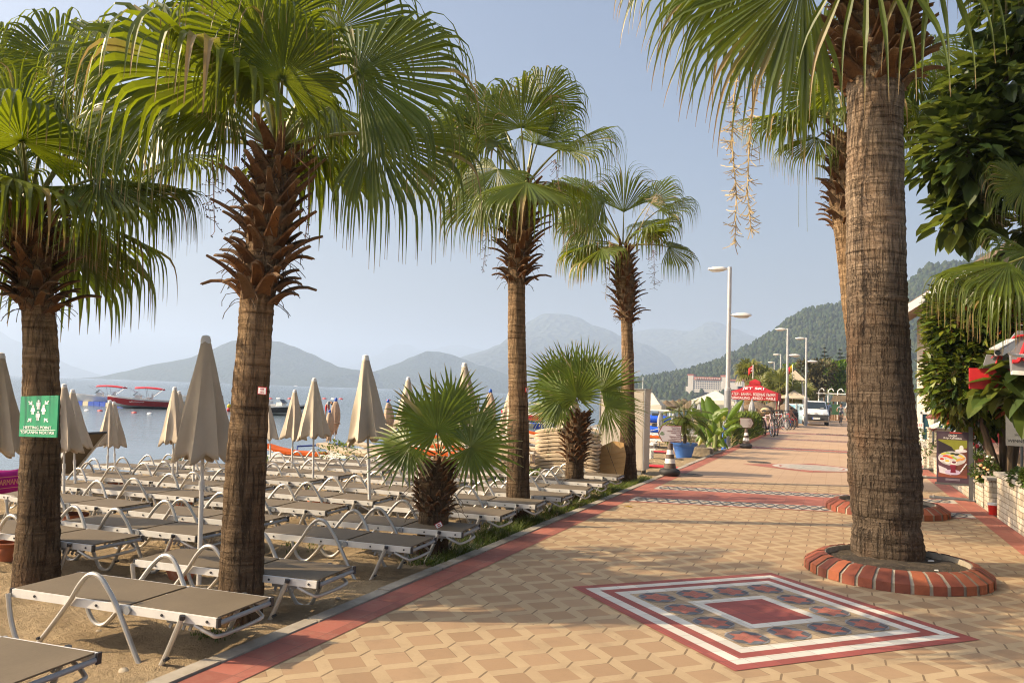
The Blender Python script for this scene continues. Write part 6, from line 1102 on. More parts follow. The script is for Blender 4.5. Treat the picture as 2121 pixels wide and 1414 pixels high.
# large leaved branch nearer the camera, and the dark tree overhead
r = thing('broad_leaved_tree', 'young tree with large heart shaped leaves in front of the shop sign', 'tree', (3.05, 12.6, 0)); b = V((3.05, 12.6, 0)); s = MB(); T = [(2.15, 12.0, 2.1), (2.5, 12.2, 1.7), (2.6, 12.0, 2.6), (3.0, 12.1, 1.5), (3.2, 12.3, 2.2), (2.35, 12.1, 1.45)]; limbs(s, (0, 0, 0), [V(t)-b for t in T], .06, rg); s.build('trunk', TWIG, r); s = MB()
for c, rad, k in (((2.28, 12.0, 2.2), (.46, .4, .45), 95), ((2.35, 12.1, 1.68), (.48, .4, .34), 95), ((2.8, 11.7, 1.62), (.45, .4, .34), 75), ((2.08, 12.1, 1.86), (.34, .3, .34), 48), ((2.75, 12.1, 2.45), (.3, .3, .3), 14)): cloud(s, V(c)-b, rad, int(k*1.7), .28, .22, [0, 0, 2, 2, 1], rg, c[2], True, inner=.3, droop=.75, upb=-.2)
s.build('crown', BIG, r, smooth=0)
r = thing('shade_tree', 'large dark tree with heart shaped leaves filling the top right corner', 'tree', (4.6, 13.2, 0)); b = V((4.6, 13.2, 0)); s = MB(); s.tube([(0, 0, 0), (-.05, 0, 2), (-.1, .05, 4.2)], [.20, .17, .15], 12)
B_ = [((1.75, 12.6, 5.35), (.75, .8, .75), 230), ((2.6, 12.8, 5.0), (.75, .9, .7), 220), ((2.2, 12.9, 6.3), (.9, 1.0, .8), 270), ((3.2, 12.8, 6.0), (.95, 1.0, .95), 300), ((2.9, 12.6, 7.3), (1.1, 1.1, .9), 300), ((4.0, 12.9, 6.9), (1.0, 1.1, 1.2), 260), ((1.72, 12.8, 4.5), (.5, .5, .42), 80), ((3.7, 12.8, 4.9), (.8, .8, .8), 170), ((2.75, 13.1, 4.35), (.4, .5, .3), 40), ((4.6, 12.8, 5.7), (.9, 1, 1.0), 170)]
for c, rad, k in B_: limbs(s, (-.1, .05, rg.uniform(3.2, 4.2)), [V(c)-b], .075, rg); limbs(s, V(c)-b, [V(c)-b+V((rg.uniform(-1, 1)*rad[0], rg.uniform(-1, 1)*rad[1], rg.uniform(-1, 1)*rad[2])) for _ in range(4)], .022, rg)
s.build('trunk', TWIG, r); s = MB()
for c, rad, k in B_: cloud(s, V(c)-b, rad, int(k*2.6), .25, .205, [0, 0, 1, 1, 1, 2], rg, c[0]+c[2], True, inner=.15, lumps=.4, droop=.8, upb=-.15)
s.build('crown', BIG, r, smooth=0)
# ---------------------------------------------------------------- banana clump, planter, potted palm, juniper hedge
BAN = leafmat('banana_leaf', (.075, .15, .018), (.32, .44, .025), .38, tip=(.4, .35, .08), rough=.35, hue=.2)
BST = mat('banana_stem', (.20, .24, .07), .6, var=.35, vs=5, stretch=(1, 1, .3))
def banana(label, base, lv, st, Y):
    r = thing('banana_plant', label, 'banana plant', base, group='banana plants in the stone planter'); s = MB(); b = V(base); s.tube([(0, 0, 0), (.02, 0, .5), (0, 0, st)], [.075, .06, .04], 10); s.build('stem', BST, r)
    lv = lv+[(x0+rg.uniform(-6, 6), y0+rg.uniform(0, 14), x1+rg.uniform(-14, 14), y1+rg.uniform(-4, 22), w*.8, sag+.05) for (x0, y0, x1, y1, w, sag) in lv[2:]]
    for (x0, y0, x1, y1, w, sag) in lv:
        a, t = ap(x0, y0, Y)-b, ap(x1, y1, Y+rg.uniform(-.2, .2))-b; m_ = a.lerp(t, .5)+V((0, 0, sag)); P = bez(a, m_, t, 10); s = MB(); root = V((0, 0, st*.92)); s.tube(bez(root, root.lerp(a, .5)+V((0, 0, .05)), a, 5), .016, 6, 1); vs = []; uv = []; rv = rg.random()
        vd = (V((0, 0, EYE))-(a+b)).normalized()
        for i, p in enumerate(P):
            u = i/9; d = (P[min(i+1, 9)]-P[max(i-1, 0)]).normalized(); sv = d.cross(vd+V((0, 0, .5))).normalized(); n_ = sv.cross(d); ww = w*.74*math.sin(PI*min(.98, u*.86+.13))**.6*(1 if u < .97 else .3)
            for q in (-1, -.5, 0, .5, 1): vs.append(p+sv*ww*q*.5*(1+.06*math.sin(i*2.3+q))-n_*ww*.22*abs(q)**1.3+n_*.02*math.sin(i*3+q*2)); uv.append((u*.93, rv))
        s.add(vs, [(i*5+k, i*5+k+1, (i+1)*5+k+1, (i+1)*5+k) for i in range(9) for k in range(4)], 0, uv); s.build('leaf', [BAN, BST], r, smooth=70)
Yb = 27.0
bb = ap(1468, 936, Yb); bb.z = .1; banana('banana plant with one broad leaf arching right, left in the planter', bb, [(1468, 880, 1453, 822, .28, 0), (1480, 868, 1464, 820, .50, .12), (1465, 885, 1432, 845, .34, .2), (1462, 895, 1437, 885, .3, .25), (1470, 880, 1500, 850, .36, .25), (1466, 900, 1440, 915, .3, .2), (1455, 880, 1440, 860, .26, .12), (1475, 905, 1462, 925, .24, .15)], .95, Yb)
bb = ap(1490, 936, Yb+.8); bb.z = .1; banana('banana plant with a bright upright leaf, right in the planter', bb, [(1508, 868, 1539, 828, .30, .08), (1492, 872, 1478, 835, .4, .1), (1485, 880, 1508, 845, .42, .22), (1500, 885, 1533, 868, .30, .25), (1490, 890, 1470, 872, .36, .2), (1498, 895, 1515, 905, .26, .2), (1488, 905, 1500, 922, .24, .15), (1482, 890, 1458, 902, .3, .25)], .9, Yb+.8)
bb = ap(1480, 937, Yb-.6); bb.z = .1; banana('short young banana plant between the two tall ones', bb, [(1480, 905, 1462, 890, .3, .2), (1482, 903, 1497, 893, .3, .2), (1480, 910, 1466, 918, .24, .15), (1484, 912, 1494, 925, .22, .1), (1478, 900, 1476, 872, .34, .1)], .5, Yb-.6)
PST = mat('planter_stone', (.30, .25, .18), .95, var=.35, vs=5, bump=.8, bs=14, bd=.03)
r = thing('stone_planter', 'low rough stone planter edging under the banana plants', 'planter', (-3.95, 27.2, 0), R(4)); s = MB(); s.box((-.3, -1.55, .06), (1.1, .25, .30)); s.box((-.72, 0, .06), (.22, 3.0, .28)); s.box((.22, 0, .05), (.2, 3.0, .28)); s.build('stone_edge', PST, r, smooth=0); s = MB(); s.box((-.25, 0, .03), (.8, 2.9, .22)); s.build('soil', SOIL, r, smooth=0)
p = gp(1499, 930, 0); r = thing('blue_post', 'short bright blue post at the corner of the planter', 'post', (p.x, p.y, -.05)); s = MB(); s.tube([(0, 0, 0), (0, 0, .85), (0, 0, .86)], [.09, .09, .06], 14); s.build('post_body', mat('post_blue', (.05, .16, .55), .5, var=.12), r); s = MB(); s.tube([(0, 0, .85), (0, 0, 1.0)], .05, 10); s.tube([(-.08, 0, 1.0), (.08, 0, 1.0)], .03, 8); s.build('tap', GREYM, r)
p = gp(1416, 948, -.06); r = thing('potted_palm', 'feathery palm in a bright blue tub beside the banana plants', 'potted palm', (p.x, p.y, -.07)); s = MB(); s.lathe([(.22, 0), (.30, .30), (.32, .33), (.31, .34), (.40, .42), (.41, .47), (.36, .47), (.33, .40), (.02, .40)], 28, cap=False); s.build('tub', mat('tub_blue', (.07, .20, .60), .45, var=.05), r); s = MB(); s.tube(spline([(0, 0, .35), (.03, 0, .6), (-.02, 0, .85), (.02, 0, 1.08)], 4), .055, 10); s.build('trunk', TWIG, r)
DATE = leafmat('date_palm_leaf', (.075, .11, .025), (.22, .28, .04), .3, rough=.4, hue=.35)
for i in range(34):
    a = i*2.4; el = R(78-95*(i/34)); d = V((math.cos(a)*math.cos(el), math.sin(a)*math.cos(el), math.sin(el))); L = rg.uniform(.75, .95); p = V((.02, 0, 1.08)); s = MB(); P = []; 
    for k in range(11): P.append(p.copy()); p = p+d*L/10; d = (d+V((0, 0, -.16))).normalized()
    s.tube(P, .007, 4, 1); 
    for k in range(1, 11):
        dd = (P[k]-P[k-1]).normalized(); sv = dd.cross(V((0, 0, 1))).normalized() if abs(dd.z) < .98 else V((1, 0, 0))
        for q in (-1, 1):
            for e in (0, .5): leaf(s, P[k-1].lerp(P[k], e), (dd*.75+sv*q*.75+V((0, 0, -.15))), V((0, 0, 1)), (.30*(1-.5*abs(k-5)/6)), .030, 0, rg, droop=.5)
    s.build('frond', [DATE, PETI], r, smooth=0)
JUN = [leafmat('juniper', (.04, .09, .012), (.14, .20, .02), .2, rough=.5, hue=.45), leafmat('juniper_light', (.10, .17, .015), (.30, .34, .03), .2, rough=.5, hue=.3), leafmat('juniper_dark', (.018, .035, .010), (.06, .08, .01), .1, rough=.5)]
r = thing('juniper_hedge', 'dark green juniper hedge along the promenade beside the bicycles', 'hedge', (-3.95, 36, -.05)); s = MB()
for i in range(6500):
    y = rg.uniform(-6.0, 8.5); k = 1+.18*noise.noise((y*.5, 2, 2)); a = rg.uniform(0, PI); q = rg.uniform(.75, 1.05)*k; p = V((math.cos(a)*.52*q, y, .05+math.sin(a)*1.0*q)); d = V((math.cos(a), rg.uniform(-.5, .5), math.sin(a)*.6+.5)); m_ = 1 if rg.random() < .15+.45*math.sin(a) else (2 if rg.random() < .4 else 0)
    leaf(s, p, d, V((rg.uniform(-1, 1), 0, 1)), rg.uniform(.14, .28), .055, m_, rg, droop=-.3)
s.build('foliage', JUN, r, smooth=0); s = MB(); [s.tube([(0, -5.5+i*1.4, 0), (.05, -5.5+i*1.4, .7)], .03, 5) for i in range(10)]; s.build('stems', TWIG, r)
# yellow-green bushes between the loungers
for i, (x, y, Y, k) in enumerate([(702, 960, 15.7, .44), (532, 972, 13.0, .28), (892, 965, 15.0, .32), (1052, 955, 14.2, .22), (1104, 958, 14.0, .25), (372, 985, 14.2, .26), (655, 1010, 12.2, .16)]):
    p = ap(x, y, Y); z = sandz(p.x, Y, False); r = thing('small_bush', ['yellowish bush behind the middle parasols', 'small bush right behind the largest trunk', 'small bush behind the short bushy palm', 'clipped bush left of the slim palm trunk', 'clipped bush right of the slim palm trunk', 'small bush near the water behind the foreground parasol', 'low dark weed below the lounger arches'][i], 'bush', (p.x, Y, z), group='bushes between the loungers'); s = MB(); cloud(s, (0, 0, k*.8), (k*1.1, k*1.1, k*.8), 420, .085, .05, [0, 1, 1], rg, i*4, inner=.5); s.build('foliage', JUN, r, smooth=0); s = MB(); s.tube([(0, 0, 0), (0, 0, k*.7)], .02, 5); s.build('stem', TWIG, r)
# ---------------------------------------------------------------- trees at the end of the promenade
OLV = [leafmat('olive_leaf', (.085, .085, .04), (.16, .16, .06), .15, rough=.6, hue=.3), leafmat('olive_leaf_light', (.14, .13, .065), (.2, .2, .08), .15, rough=.6), leafmat('olive_leaf_dark', (.035, .036, .018), (.08, .08, .03), .1, rough=.6)]
BRT = [leafmat('citrus_leaf', (.065, .14, .015), (.2, .34, .02), .25, hue=.3), leafmat('citrus_leaf_dark', (.02, .055, .008), (.08, .16, .01), .15, hue=.3), leafmat('citrus_leaf_light', (.12, .22, .02), (.3, .42, .03), .25)]
def farther(name, label, px, py0, py1, wpx, Y, m, n, L, trunkfrac=.25, group='trees at the end of the promenade', dx=0):
    t, b = ap(px, py0, Y), ap(px, py1, Y); h = t.z-b.z; rx = wpx/2/1650*Y; base = V((b.x, Y, -.05)); r = thing(name, label, 'tree', base, group=group); s = MB(); z0 = b.z-base.z
    s.tube([(0, 0, 0), (.1, 0, z0+h*.3), (0, 0, z0+h*.5)], [h*.045, h*.03, h*.02], 8); limbs(s, (0, 0, z0+h*.25), [(rg.uniform(-.6, .6)*rx, rg.uniform(-.5, .5)*rx, z0+h*rg.uniform(.45, .85)) for _ in range(6)], h*.02, rg); s.build('trunk', TWIG, r)
    s = MB(); K = 7
    for k in range(K):
        a = 2*PI*k/K; c = (math.cos(a)*rx*.5*(k > 0), math.sin(a)*rx*.5*(k > 0), z0+h*(.55+.20*math.sin(k*2.2))); cloud(s, c, (rx*.58, rx*.58, h*.30), n//K, L, L*.6, [0, 0, 1, 2, 2], rg, px+k, inner=.45, lumps=.5, droop=.2)
    s.build('crown', m, r, smooth=0)
farther('olive_tree', 'broad grey green olive tree above the white van', 1690, 742, 832, 84, 100, OLV, 2600, .42); farther('citrus_tree', 'bright green rounded tree left of the massive trunk', 1735, 746, 818, 58, 104, BRT, 2400, .45); farther('olive_tree', 'yellowish thin leaved tree behind the second street lamp', 1640, 752, 800, 40, 110, [BRT[2], OLV[1], BRT[0]], 700, .4); farther('citrus_tree', 'dark tree behind the green gate beside the massive trunk', 1790, 770, 838, 70, 110, BRT, 1500, .5)
PIN = [leafmat('araucaria_needle', (.022, .045, .022), (.04, .06, .02), .08, rough=.6)]*1
def araucaria(label, px, py0, py1, wpx, Y):
    t, b = ap(px, py0, Y), ap(px, py1, Y); h = t.z; rx = wpx/2/1650*Y; r = thing('araucaria', label, 'tree', (t.x, Y, -.05), group='araucarias above the promenade trees'); s = MB(); s.tube([(0, 0, 0), (0, 0, h)], [.16, .03], 8); s.build('trunk', TWIG, r); s = MB(); z = b.z-(t.z-b.z)*.5
    while z < h-.1:
        f = max(0, (h-z)/(h-b.z)); l = min(rx*1.05, rx*(.10+f*.95))
        for k in range(7):
            a = 2*PI*k/7+z*3; P = [V((math.cos(a)*l*u, math.sin(a)*l*u, z+.25*l*u*u-.02)) for u in (0, .35, .7, 1)]; s.tube(P, .03, 4)
            for u in range(14): p = P[0].lerp(P[3], .15+.85*u/13); p.z = z+.25*l*((.15+.85*u/13)**2); leaf(s, p, V((rg.uniform(-1, 1), rg.uniform(-1, 1), rg.uniform(-.1, .5))), V((0, 0, 1)), l*.26+.10, .17, 0, rg)
        z += (.62 if f > .2 else .42)
    s.build('crown', PIN, r, smooth=0)
araucaria('tall dark araucaria, left one of two', 1708, 719, 760, 28, 128); araucaria('tall dark araucaria, right one of two beside the massive trunk', 1740, 721, 757, 26, 130)
# far palms beside the tents
def farpalm(label, px, py_ap, Y, L, trunk_r, n, seed, low=False, hubk=.55):
    rg2 = random.Random(seed); a = ap(px, py_ap, Y); base = V((a.x, Y, -.1)); r = thing('palm_tree', label, 'palm tree', base, group='palms at the end of the promenade'); h = a.z+.1; P = [(0, 0, 0, trunk_r*1.3), (0, 0, h*.5, trunk_r), (0, 0, max(h, .3), trunk_r*1.1)]
    t = MB(); trunk(t, P, max(h, .3), rg2, ringh=.3, n=12); t.build('trunk', BARK, r); s = MB(); boots(s, P, max(h-1.0, .05), max(h, .25), 30, rg2, ln=(.2, .4), w=(.16, .24), hairs=0); s.build('leaf_bases', [BOOT, FIBRE], r)
    for i in range(n):
        an = i*2.4+seed; el = 1.25-1.7*(i/n); o = V((math.cos(an)*math.cos(el), math.sin(an)*math.cos(el), math.sin(el))); hub = V((0, 0, h))+o*L*hubk; f = MB(); frond(f, V((0, 0, h)), hub, (o+V((0, 0, -.1))).normalized(), V((0, 0, 1))-o*.3+V((0, -.5, 0)), L, rg2.uniform(90, 130), nseg=16, droop=rg2.uniform(.5, .9), rg=rg2, steps=7, pet=(.03, .02)); f.build('frond', [FRONDF, PETI], r, smooth=0)
FRONDF = leafmat('far_palm_leaf', (.11, .13, .03), (.30, .32, .05), .3, tip=(.4, .3, .12), rough=.45, hue=.35)  # paler, yellower leaf colour for the far palms
farpalm('tall palm rising behind the flag of the red tent', 1553, 772, 80, 1.15, .45, 22, 3); farpalm('palm partly hidden right of the tall one behind the red tent', 1579, 785, 86, 1.2, .4, 18, 5)
for i, (x, y, Y, L) in enumerate([(1597, 800, 80, 1.5), (1615, 808, 74, 1.4), (1580, 808, 78, 1.3), (1640, 808, 86, 1.4), (1660, 818, 82, 1.2)]): farpalm(['bushy palm right of the red tent roof', 'bushy palm left of the second street lamp', 'bushy palm just above the red tent edge', 'bushy palm behind the lookout tower', 'bushy palm right of the lookout tower'][i], x, y, Y, L, .3, 16, 10+i)
# ---------------------------------------------------------------- brick rings round the palms
BRK = [mat('red_brick', (.21, .052, .025), .75, var=.22, vs=7, bump=.35, bs=40, dirt=(.24, .10, .06)), mat('dark_brick', (.15, .038, .02), .75, var=.25, vs=7, bump=.35, bs=40), mat('orange_brick', (.27, .075, .03), .75, var=.2, vs=7, bump=.35, bs=40)]; MORT = mat('mortar', (.34, .29, .22), .95, var=.25, vs=12, bump=.7, bs=70, bd=.01)
EARTH = mat('planter_earth', (.055, .040, .025), .95, var=.5, vs=12, bump=1.0, bs=45, bd=.04, dirt=(.16, .12, .07))
def brickring(label, c, R0, n, seed, sy=1.0):
    r = thing('brick_ring', label, 'planter', c, group='brick planter rings'); rg = random.Random(seed); prof = [(R0, 0), (R0-.005, .085), (R0-.13, .165), (R0-.20, .175), (R0-.215, .07)]
    m = MB(); m.lathe([(a-.008, z-.004) for a, z in prof], 72, cap=False); o = m.build('mortar_bed', MORT, r, smooth=30)
    s = MB()
    for i in range(n):
        a0 = 2*PI*(i+.10)/n; a1 = 2*PI*(i+.90)/n; k = rg.choice((0, 0, 0, 1, 2)); dz = rg.uniform(-.003, .003); dr_ = rg.uniform(-.004, .004); vs = []
        for a in (a0, (a0+a1)/2, a1):
            for rr_, z in prof[:4]: vs.append(((rr_+.003+dr_)*math.cos(a), (rr_+.003+dr_)*math.sin(a), z+.003+dz))
        fs = [(j*4+q, (j+1)*4+q, (j+1)*4+q+1, j*4+q+1) for j in range(2) for q in range(3)]
        for q in range(3):
            for e in (0, 2): fs.append((e*4+q, e*4+q+1, len(vs)+0, len(vs)+0)[:3])
        s.add(vs, [f for f in fs if len(set(f)) >= 3 and max(f) < len(vs)], k)
    s.build('bricks', BRK, r, smooth=25)
    e = MB(); rings = []; N = 40
    for j in range(9):
        for i in range(N): a = 2*PI*i/N; q = (R0-.205)*(j+.02)/8; rings.append((q*math.cos(a), q*math.sin(a), .118+.03*noise.noise((q*math.cos(a)*5+seed, q*math.sin(a)*5, 1))+.03*(1-j/8)))
    e.add(rings, [(j*N+i, j*N+(i+1) % N, (j+1)*N+(i+1) % N, (j+1)*N+i) for j in range(8) for i in range(N)]); e.build('soil', EARTH, r, smooth=180)
    return r
brickring('nearest brick ring planter round the massive trunk', (.60, 9.20, .0), .88, 34, 1); brickring('farther brick ring planter behind the massive trunk', (.80, 14.45, .0), .92, 30, 2)
LIT = mat('litter_paper', (.6, .58, .54), .8)
for i, (x, y) in enumerate([(1762, 1167), (1928, 1162), (1937, 1182)]):
    p = gp(x, y, .13); s = MB(); s.slab([(-.03, -.02, 0), (.03, -.012, .004), (.025, .02, .008), (-.02, .022, .002)], (0, 0, .006)); o = s.build('paper_scrap', LIT, loc=p, smooth=0); tag(o, ['white scrap left of the massive trunk in the brick ring', 'white scrap behind, right of the massive trunk in the ring', 'long white scrap in front, right of the massive trunk'][i], 'litter', 'paper scraps in the brick ring')
p = gp(1291, 1049, .0); s = MB(); leaf(s, V((0, 0, .012)), V((1, .2, .02)), V((0, 0, 1)), .16, .07, 0, rnd); o = s.build('fallen_leaf', leafmat('yellow_dry_leaf', (.55, .38, .06), (.5, .4, .1), .2), loc=p, smooth=0); tag(o, 'yellow fallen leaf on the promenade near the kerb', 'leaf')
IRON = mat('cast_iron', (.07, .06, .05), .7, metal=.3, var=.3, vs=10, bump=.5, bs=50)
for i, (x, y, rr_) in enumerate([(1572, 957, .33), (1428, 983, .30)]):
    p = gp(x, y, 0); s = MB(); s.lathe([(rr_, .002), (rr_, .010), (.001, .012)], 28, cap=False); [s.box((math.cos(k)*rr_*.5, math.sin(k)*rr_*.5, .014), (.12, .05, .006)) for k in range(6)]; o = s.build('manhole_cover', IRON, loc=p); tag(o, ['round iron manhole cover left of the white round mosaic', 'round iron manhole cover right of the cone notice'][i], 'manhole cover')
p = gp(1728, 900, 0); r = thing('drain_grate', 'long dark wet drain grate across the promenade', 'drain', (p.x, p.y, 0)); s = MB(); s.box((0, 0, .006), (1.9, .9, .012)); s.build('wet_channel', mat('wet_dark_stone', (.05, .038, .03), .12, var=.3, vs=2), r, smooth=0); s = MB(); [s.box((-.85+.19*k, 0, .018), (.05, .85, .01)) for k in range(10)]; s.build('bars', IRON, r, smooth=0)
# ---------------------------------------------------------------- split stone walls
def wallmat():
    n = NT('split_stone_wall'); co = n.co(); x, y, z = n.sep(co); g = n.node('ShaderNodeCombineXYZ'); n.l.new(n.m('ADD', y, n.m('MULTIPLY', x, 1.0)), g.inputs[0]); n.l.new(z, g.inputs[1])
    b = n.node('ShaderNodeTexBrick'); n.l.new(g.outputs[0], b.inputs['Vector']); b.inputs['Scale'].default_value = 1.0; b.inputs['Brick Width'].default_value = .24; b.inputs['Row Height'].default_value = .085; b.inputs['Mortar Size'].default_value = .006; b.inputs['Color1'].default_value = (.66, .60, .49, 1); b.inputs['Color2'].default_value = (.46, .39, .29, 1); b.inputs['Mortar'].default_value = (.20, .165, .12, 1); b.offset = .37; b.squash = 1.4; b.squash_frequency = 3
    k = n.noise(co, 9, 5, .7); c = n.mix(n.ramp(k, .35, .75, 0, .55), b.outputs['Color'], (.36, .28, .19)); n.base(c); n.set(Roughness=.9, Specular_IOR_Level=.2); n.bump(n.m('SUBTRACT', n.m('MULTIPLY', n.noise(co, 16, 5, .7), .9), n.m('MULTIPLY', b.outputs['Fac'], 1.3)), .9, .025); return n.mat
SW = wallmat(); CAPS = mat('wall_coping', (.40, .365, .31), .55, var=.18, vs=3, bump=.2, bs=60); GRAN = mat('polished_granite', (.20, .19, .18), .15, var=.25, vs=30)
def lowwall(name, label, boxes, caps, cat='wall', capm=None):
    r = thing(name, label, cat, boxes[0][0]); b = V(boxes[0][0])
    for c, d in boxes: s = MB(); nn_ = 10; s.box(V(c)-b, d); s.build('stonework', SW, r, smooth=0)
    for c, d in caps: s = MB(); s.box(V(c)-b, d); s.build('coping', capm or CAPS, r, smooth=0)
    return r
lowwall('planter_wall', 'pale split stone planter wall at the right edge with a polished coping', [((2.58, 11.2, .31), (.30, 7.4, .72)), ((4.1, 14.77, .31), (2.73, .26, .72))], [((2.60, 11.2, .70), (.42, 7.5, .06)), ((4.15, 14.77, .70), (2.66, .40, .056))])
lowwall('stone_pillar', 'short stone pillar beside the foot of the food poster stand', [((2.60, 15.85, .24), (.34, .42, .58))], [((2.60, 15.85, .55), (.40, .48, .04))], 'pillar')
lowwall('garden_wall', 'low pale stone wall running behind the food poster stand', [((2.60, 20.2, .16), (.28, 7.6, .42)), ((2.95, 17.5, .2), (.5, .26, .5))], [((2.60, 20.2, .385), (.34, 7.7, .04))])
lowwall('stone_pillar', 'taller stone pillar with the slanted white menu roof', [((2.72, 25.4, .55), (.52, .52, 1.15))], [((2.72, 25.4, 1.14), (.58, .58, .04))], 'pillar'); lowwall('garden_wall', 'far stretch of low stone wall beyond the taller pillar', [((2.62, 32, .25), (.28, 11, .56))], [((2.62, 32, .55), (.34, 11, .04))])
r = thing('menu_stand', 'timber menu stand with two slanted white roofs on the stone pillar', 'menu stand', (3.2, 24.2, 0)); s = MB(); s.box((0, 0, .75), (.16, .12, 1.5)); s.build('timber_post', mat('honey_timber', (.30, .16, .06), .6, var=.2), r, smooth=0); s = MB(); s.slab([(-.75, -.3, 1.16), (.1, -.3, 1.62), (.1, .4, 1.62), (-.75, .4, 1.16)], (-.03, 0, .06)); s.build('upper_roof', WHITEP, r, smooth=0); s = MB(); s.slab([(-.35, -.3, 1.0), (.1, -.3, 1.25), (.1, .4, 1.25), (-.35, .4, 1.0)], (-.03, 0, .05)); s.build('lower_roof', WHITEP, r, smooth=0)
# ---------------------------------------------------------------- food poster stand
PB = mat('plum_panel', (.055, .035, .055), .4, var=.1); GM = mat('dark_grey_steel', (.11, .115, .12), .4, metal=.4, var=.08); Yp = 17.3
c0 = ap(2011, 1036, Yp); r = thing('poster_stand', 'grey steel stand holding a tall food poster, by the stone wall', 'poster stand', (c0.x, Yp, 0), R(-6))
s = MB(); s.box((-.29, 0, .012), (.80, .36, .024)); s.build('base_plate', GM, r, smooth=0); s = MB(); s.box((0, 0, .70), (.07, .07, 1.36)); s.build('upright', GM, r, smooth=0)
for x, y in ((-.62, -.1), (-.62, .1), (.05, -.12)): s = MB(); s.tube([(x, y, .02), (x, y, .045)], .018, 10); s.build('bolt', CHROME, r)
s = MB(); s.box((-.30, 0, .79), (.54, .05, .97)); s.build('poster_case', PB, r, smooth=0); s = MB(); s.box((-.30, 0, .285), (.60, .06, .035)); s.build('bottom_rail', GM, r, smooth=0)
pst = thing('poster', None, None, (-.30, -.026, .79)); pst.parent = r
def flat(nm, P, c, k, rough=.35): 
    s = MB(); s.slab([(x, -.001*k, z) for x, z in P], (0, -.0008, 0)); return s.build(nm, mat(nm+'_ink', c, rough, var=.12, vs=9) if not isinstance(c, bpy.types.Material) else c, pst, smooth=0)
ell = lambda cx, cz, a, b, n=24, t=0: [(cx+a*math.cos(2*PI*i/n)*math.cos(t)-b*math.sin(2*PI*i/n)*math.sin(t), cz+a*math.cos(2*PI*i/n)*math.sin(t)+b*math.sin(2*PI*i/n)*math.cos(t)) for i in range(n)]
flat('background', [(-.24, -.38), (.24, -.38), (.24, .33), (-.24, .33)], (.10, .05, .07), 1); flat('garden_blur', [(-.24, .16), (.24, .12), (.24, .33), (-.24, .33)], (.20, .21, .03), 2); flat('chair_blur', [(-.24, .05), (.05, .10), (-.02, .20), (-.24, .31)], (.03, .025, .03), 3); flat('table_wood', [(-.05, .10), (.24, .19), (.24, -.38), (.05, -.38)], (.13, .045, .035), 3); flat('table_wood', [(-.24, -.28), (.24, -.34), (.24, -.38), (-.24, -.38)], (.20, .06, .04), 3.5)
flat('napkin', [(-.24, -.16), (-.10, -.22), (-.02, -.34), (-.22, -.30)], (.55, .52, .58), 4); flat('small_saucer', ell(.14, .13, .10, .032), (.62, .60, .66), 4); flat('egg', ell(.145, .18, .035, .055), (.75, .72, .74), 5); flat('dinner_plate', ell(-.01, -.02, .235, .135), (.48, .46, .48), 5)
for i, (cx_, cz_, a, b_, c, t) in enumerate([(-.15, .06, .05, .018, (.55, .5, .06), .2), (-.08, .08, .04, .016, (.25, .38, .04), -.2), (.0, .07, .045, .02, (.04, .06, .03), 0), (.07, .06, .045, .022, (.05, .05, .04), .1), (.14, .03, .05, .02, (.60, .45, .08), -.4), (-.12, .02, .05, .018, (.65, .06, .04), .1), (-.05, .0, .06, .018, (.62, .10, .04), -.3), (.03, -.01, .06, .016, (.25, .40, .05), -.5), (.10, -.04, .055, .022, (.62, .30, .08), .5), (.17, -.02, .045, .02, (.55, .26, .07), .6), (-.02, .035, .05, .014, (.68, .5, .12), .2)]): flat('food', ell(cx_, cz_, a, b_, 16, t), c, 6+i*.2)
for cx_, cz_, c in ((-.18, -.05, (.50, .06, .03)), (-.09, -.08, (.68, .45, .08)), (.02, -.10, (.14, .03, .06))): flat('dip_bowl', ell(cx_, cz_, .052, .04), (.7, .68, .68), 9); flat('dip', ell(cx_, cz_+.01, .038, .022), c, 10)
flat('saucer', ell(.0, -.28, .13, .05), (.45, .38, .55), 9); flat('tea_glass', [(-.05, -.15), (.06, -.15), (.045, -.22), (.055, -.29), (-.04, -.29), (-.03, -.22)], (.16, .015, .035), 10); flat('tea_glass', ell(.005, -.15, .055, .014), (.30, .04, .08), 11); flat('knife', [(.12, -.26), (.22, -.10), (.235, -.11), (.14, -.27)], (.6, .6, .65), 9)
flat('header_band', [(-.24, .33), (.24, .33), (.24, .44), (-.24, .44)], (.07, .05, .065), 2); text('Doğal', .055, WHITEL, pst, 'lettering', (0, -.004, .41), (1, 0, 0), (0, 0, 1), .0005); text('Köy Kahvaltısı', .048, WHITEL, pst, 'lettering', (0, -.004, .362), (1, 0, 0), (0, 0, 1), .0005, maxw=.30); flat('header_ink', [(-.05, .455), (.16, .455), (.16, .475), (-.05, .475)], (.45, .06, .04), 3); flat('footer_band', [(-.12, -.44), (.12, -.44), (.12, -.40), (-.12, -.40)], (.16, .13, .17), 3)
# second, folded stands seen edge on behind
for i, (x, y, Y) in enumerate([(1938, 968, 25.0), (1945, 987, 22.0)]):
    p = ap(x, y, Y); s = MB(); s.box((0, 0, .02), (.75, .3, .03)); r2 = thing('stand_base', ['dark sign base by the taller stone pillar', 'dark sign base just left of the food poster'][i], 'sign base', (p.x, Y, 0)); s.build('base_plate', GM, r2, smooth=0); s = MB(); [s.tube([(x_, -.1, .03), (x_, -.1, .07)], .03, 8) for x_ in (-.3,)]; s.build('bolt', CHROME, r2)
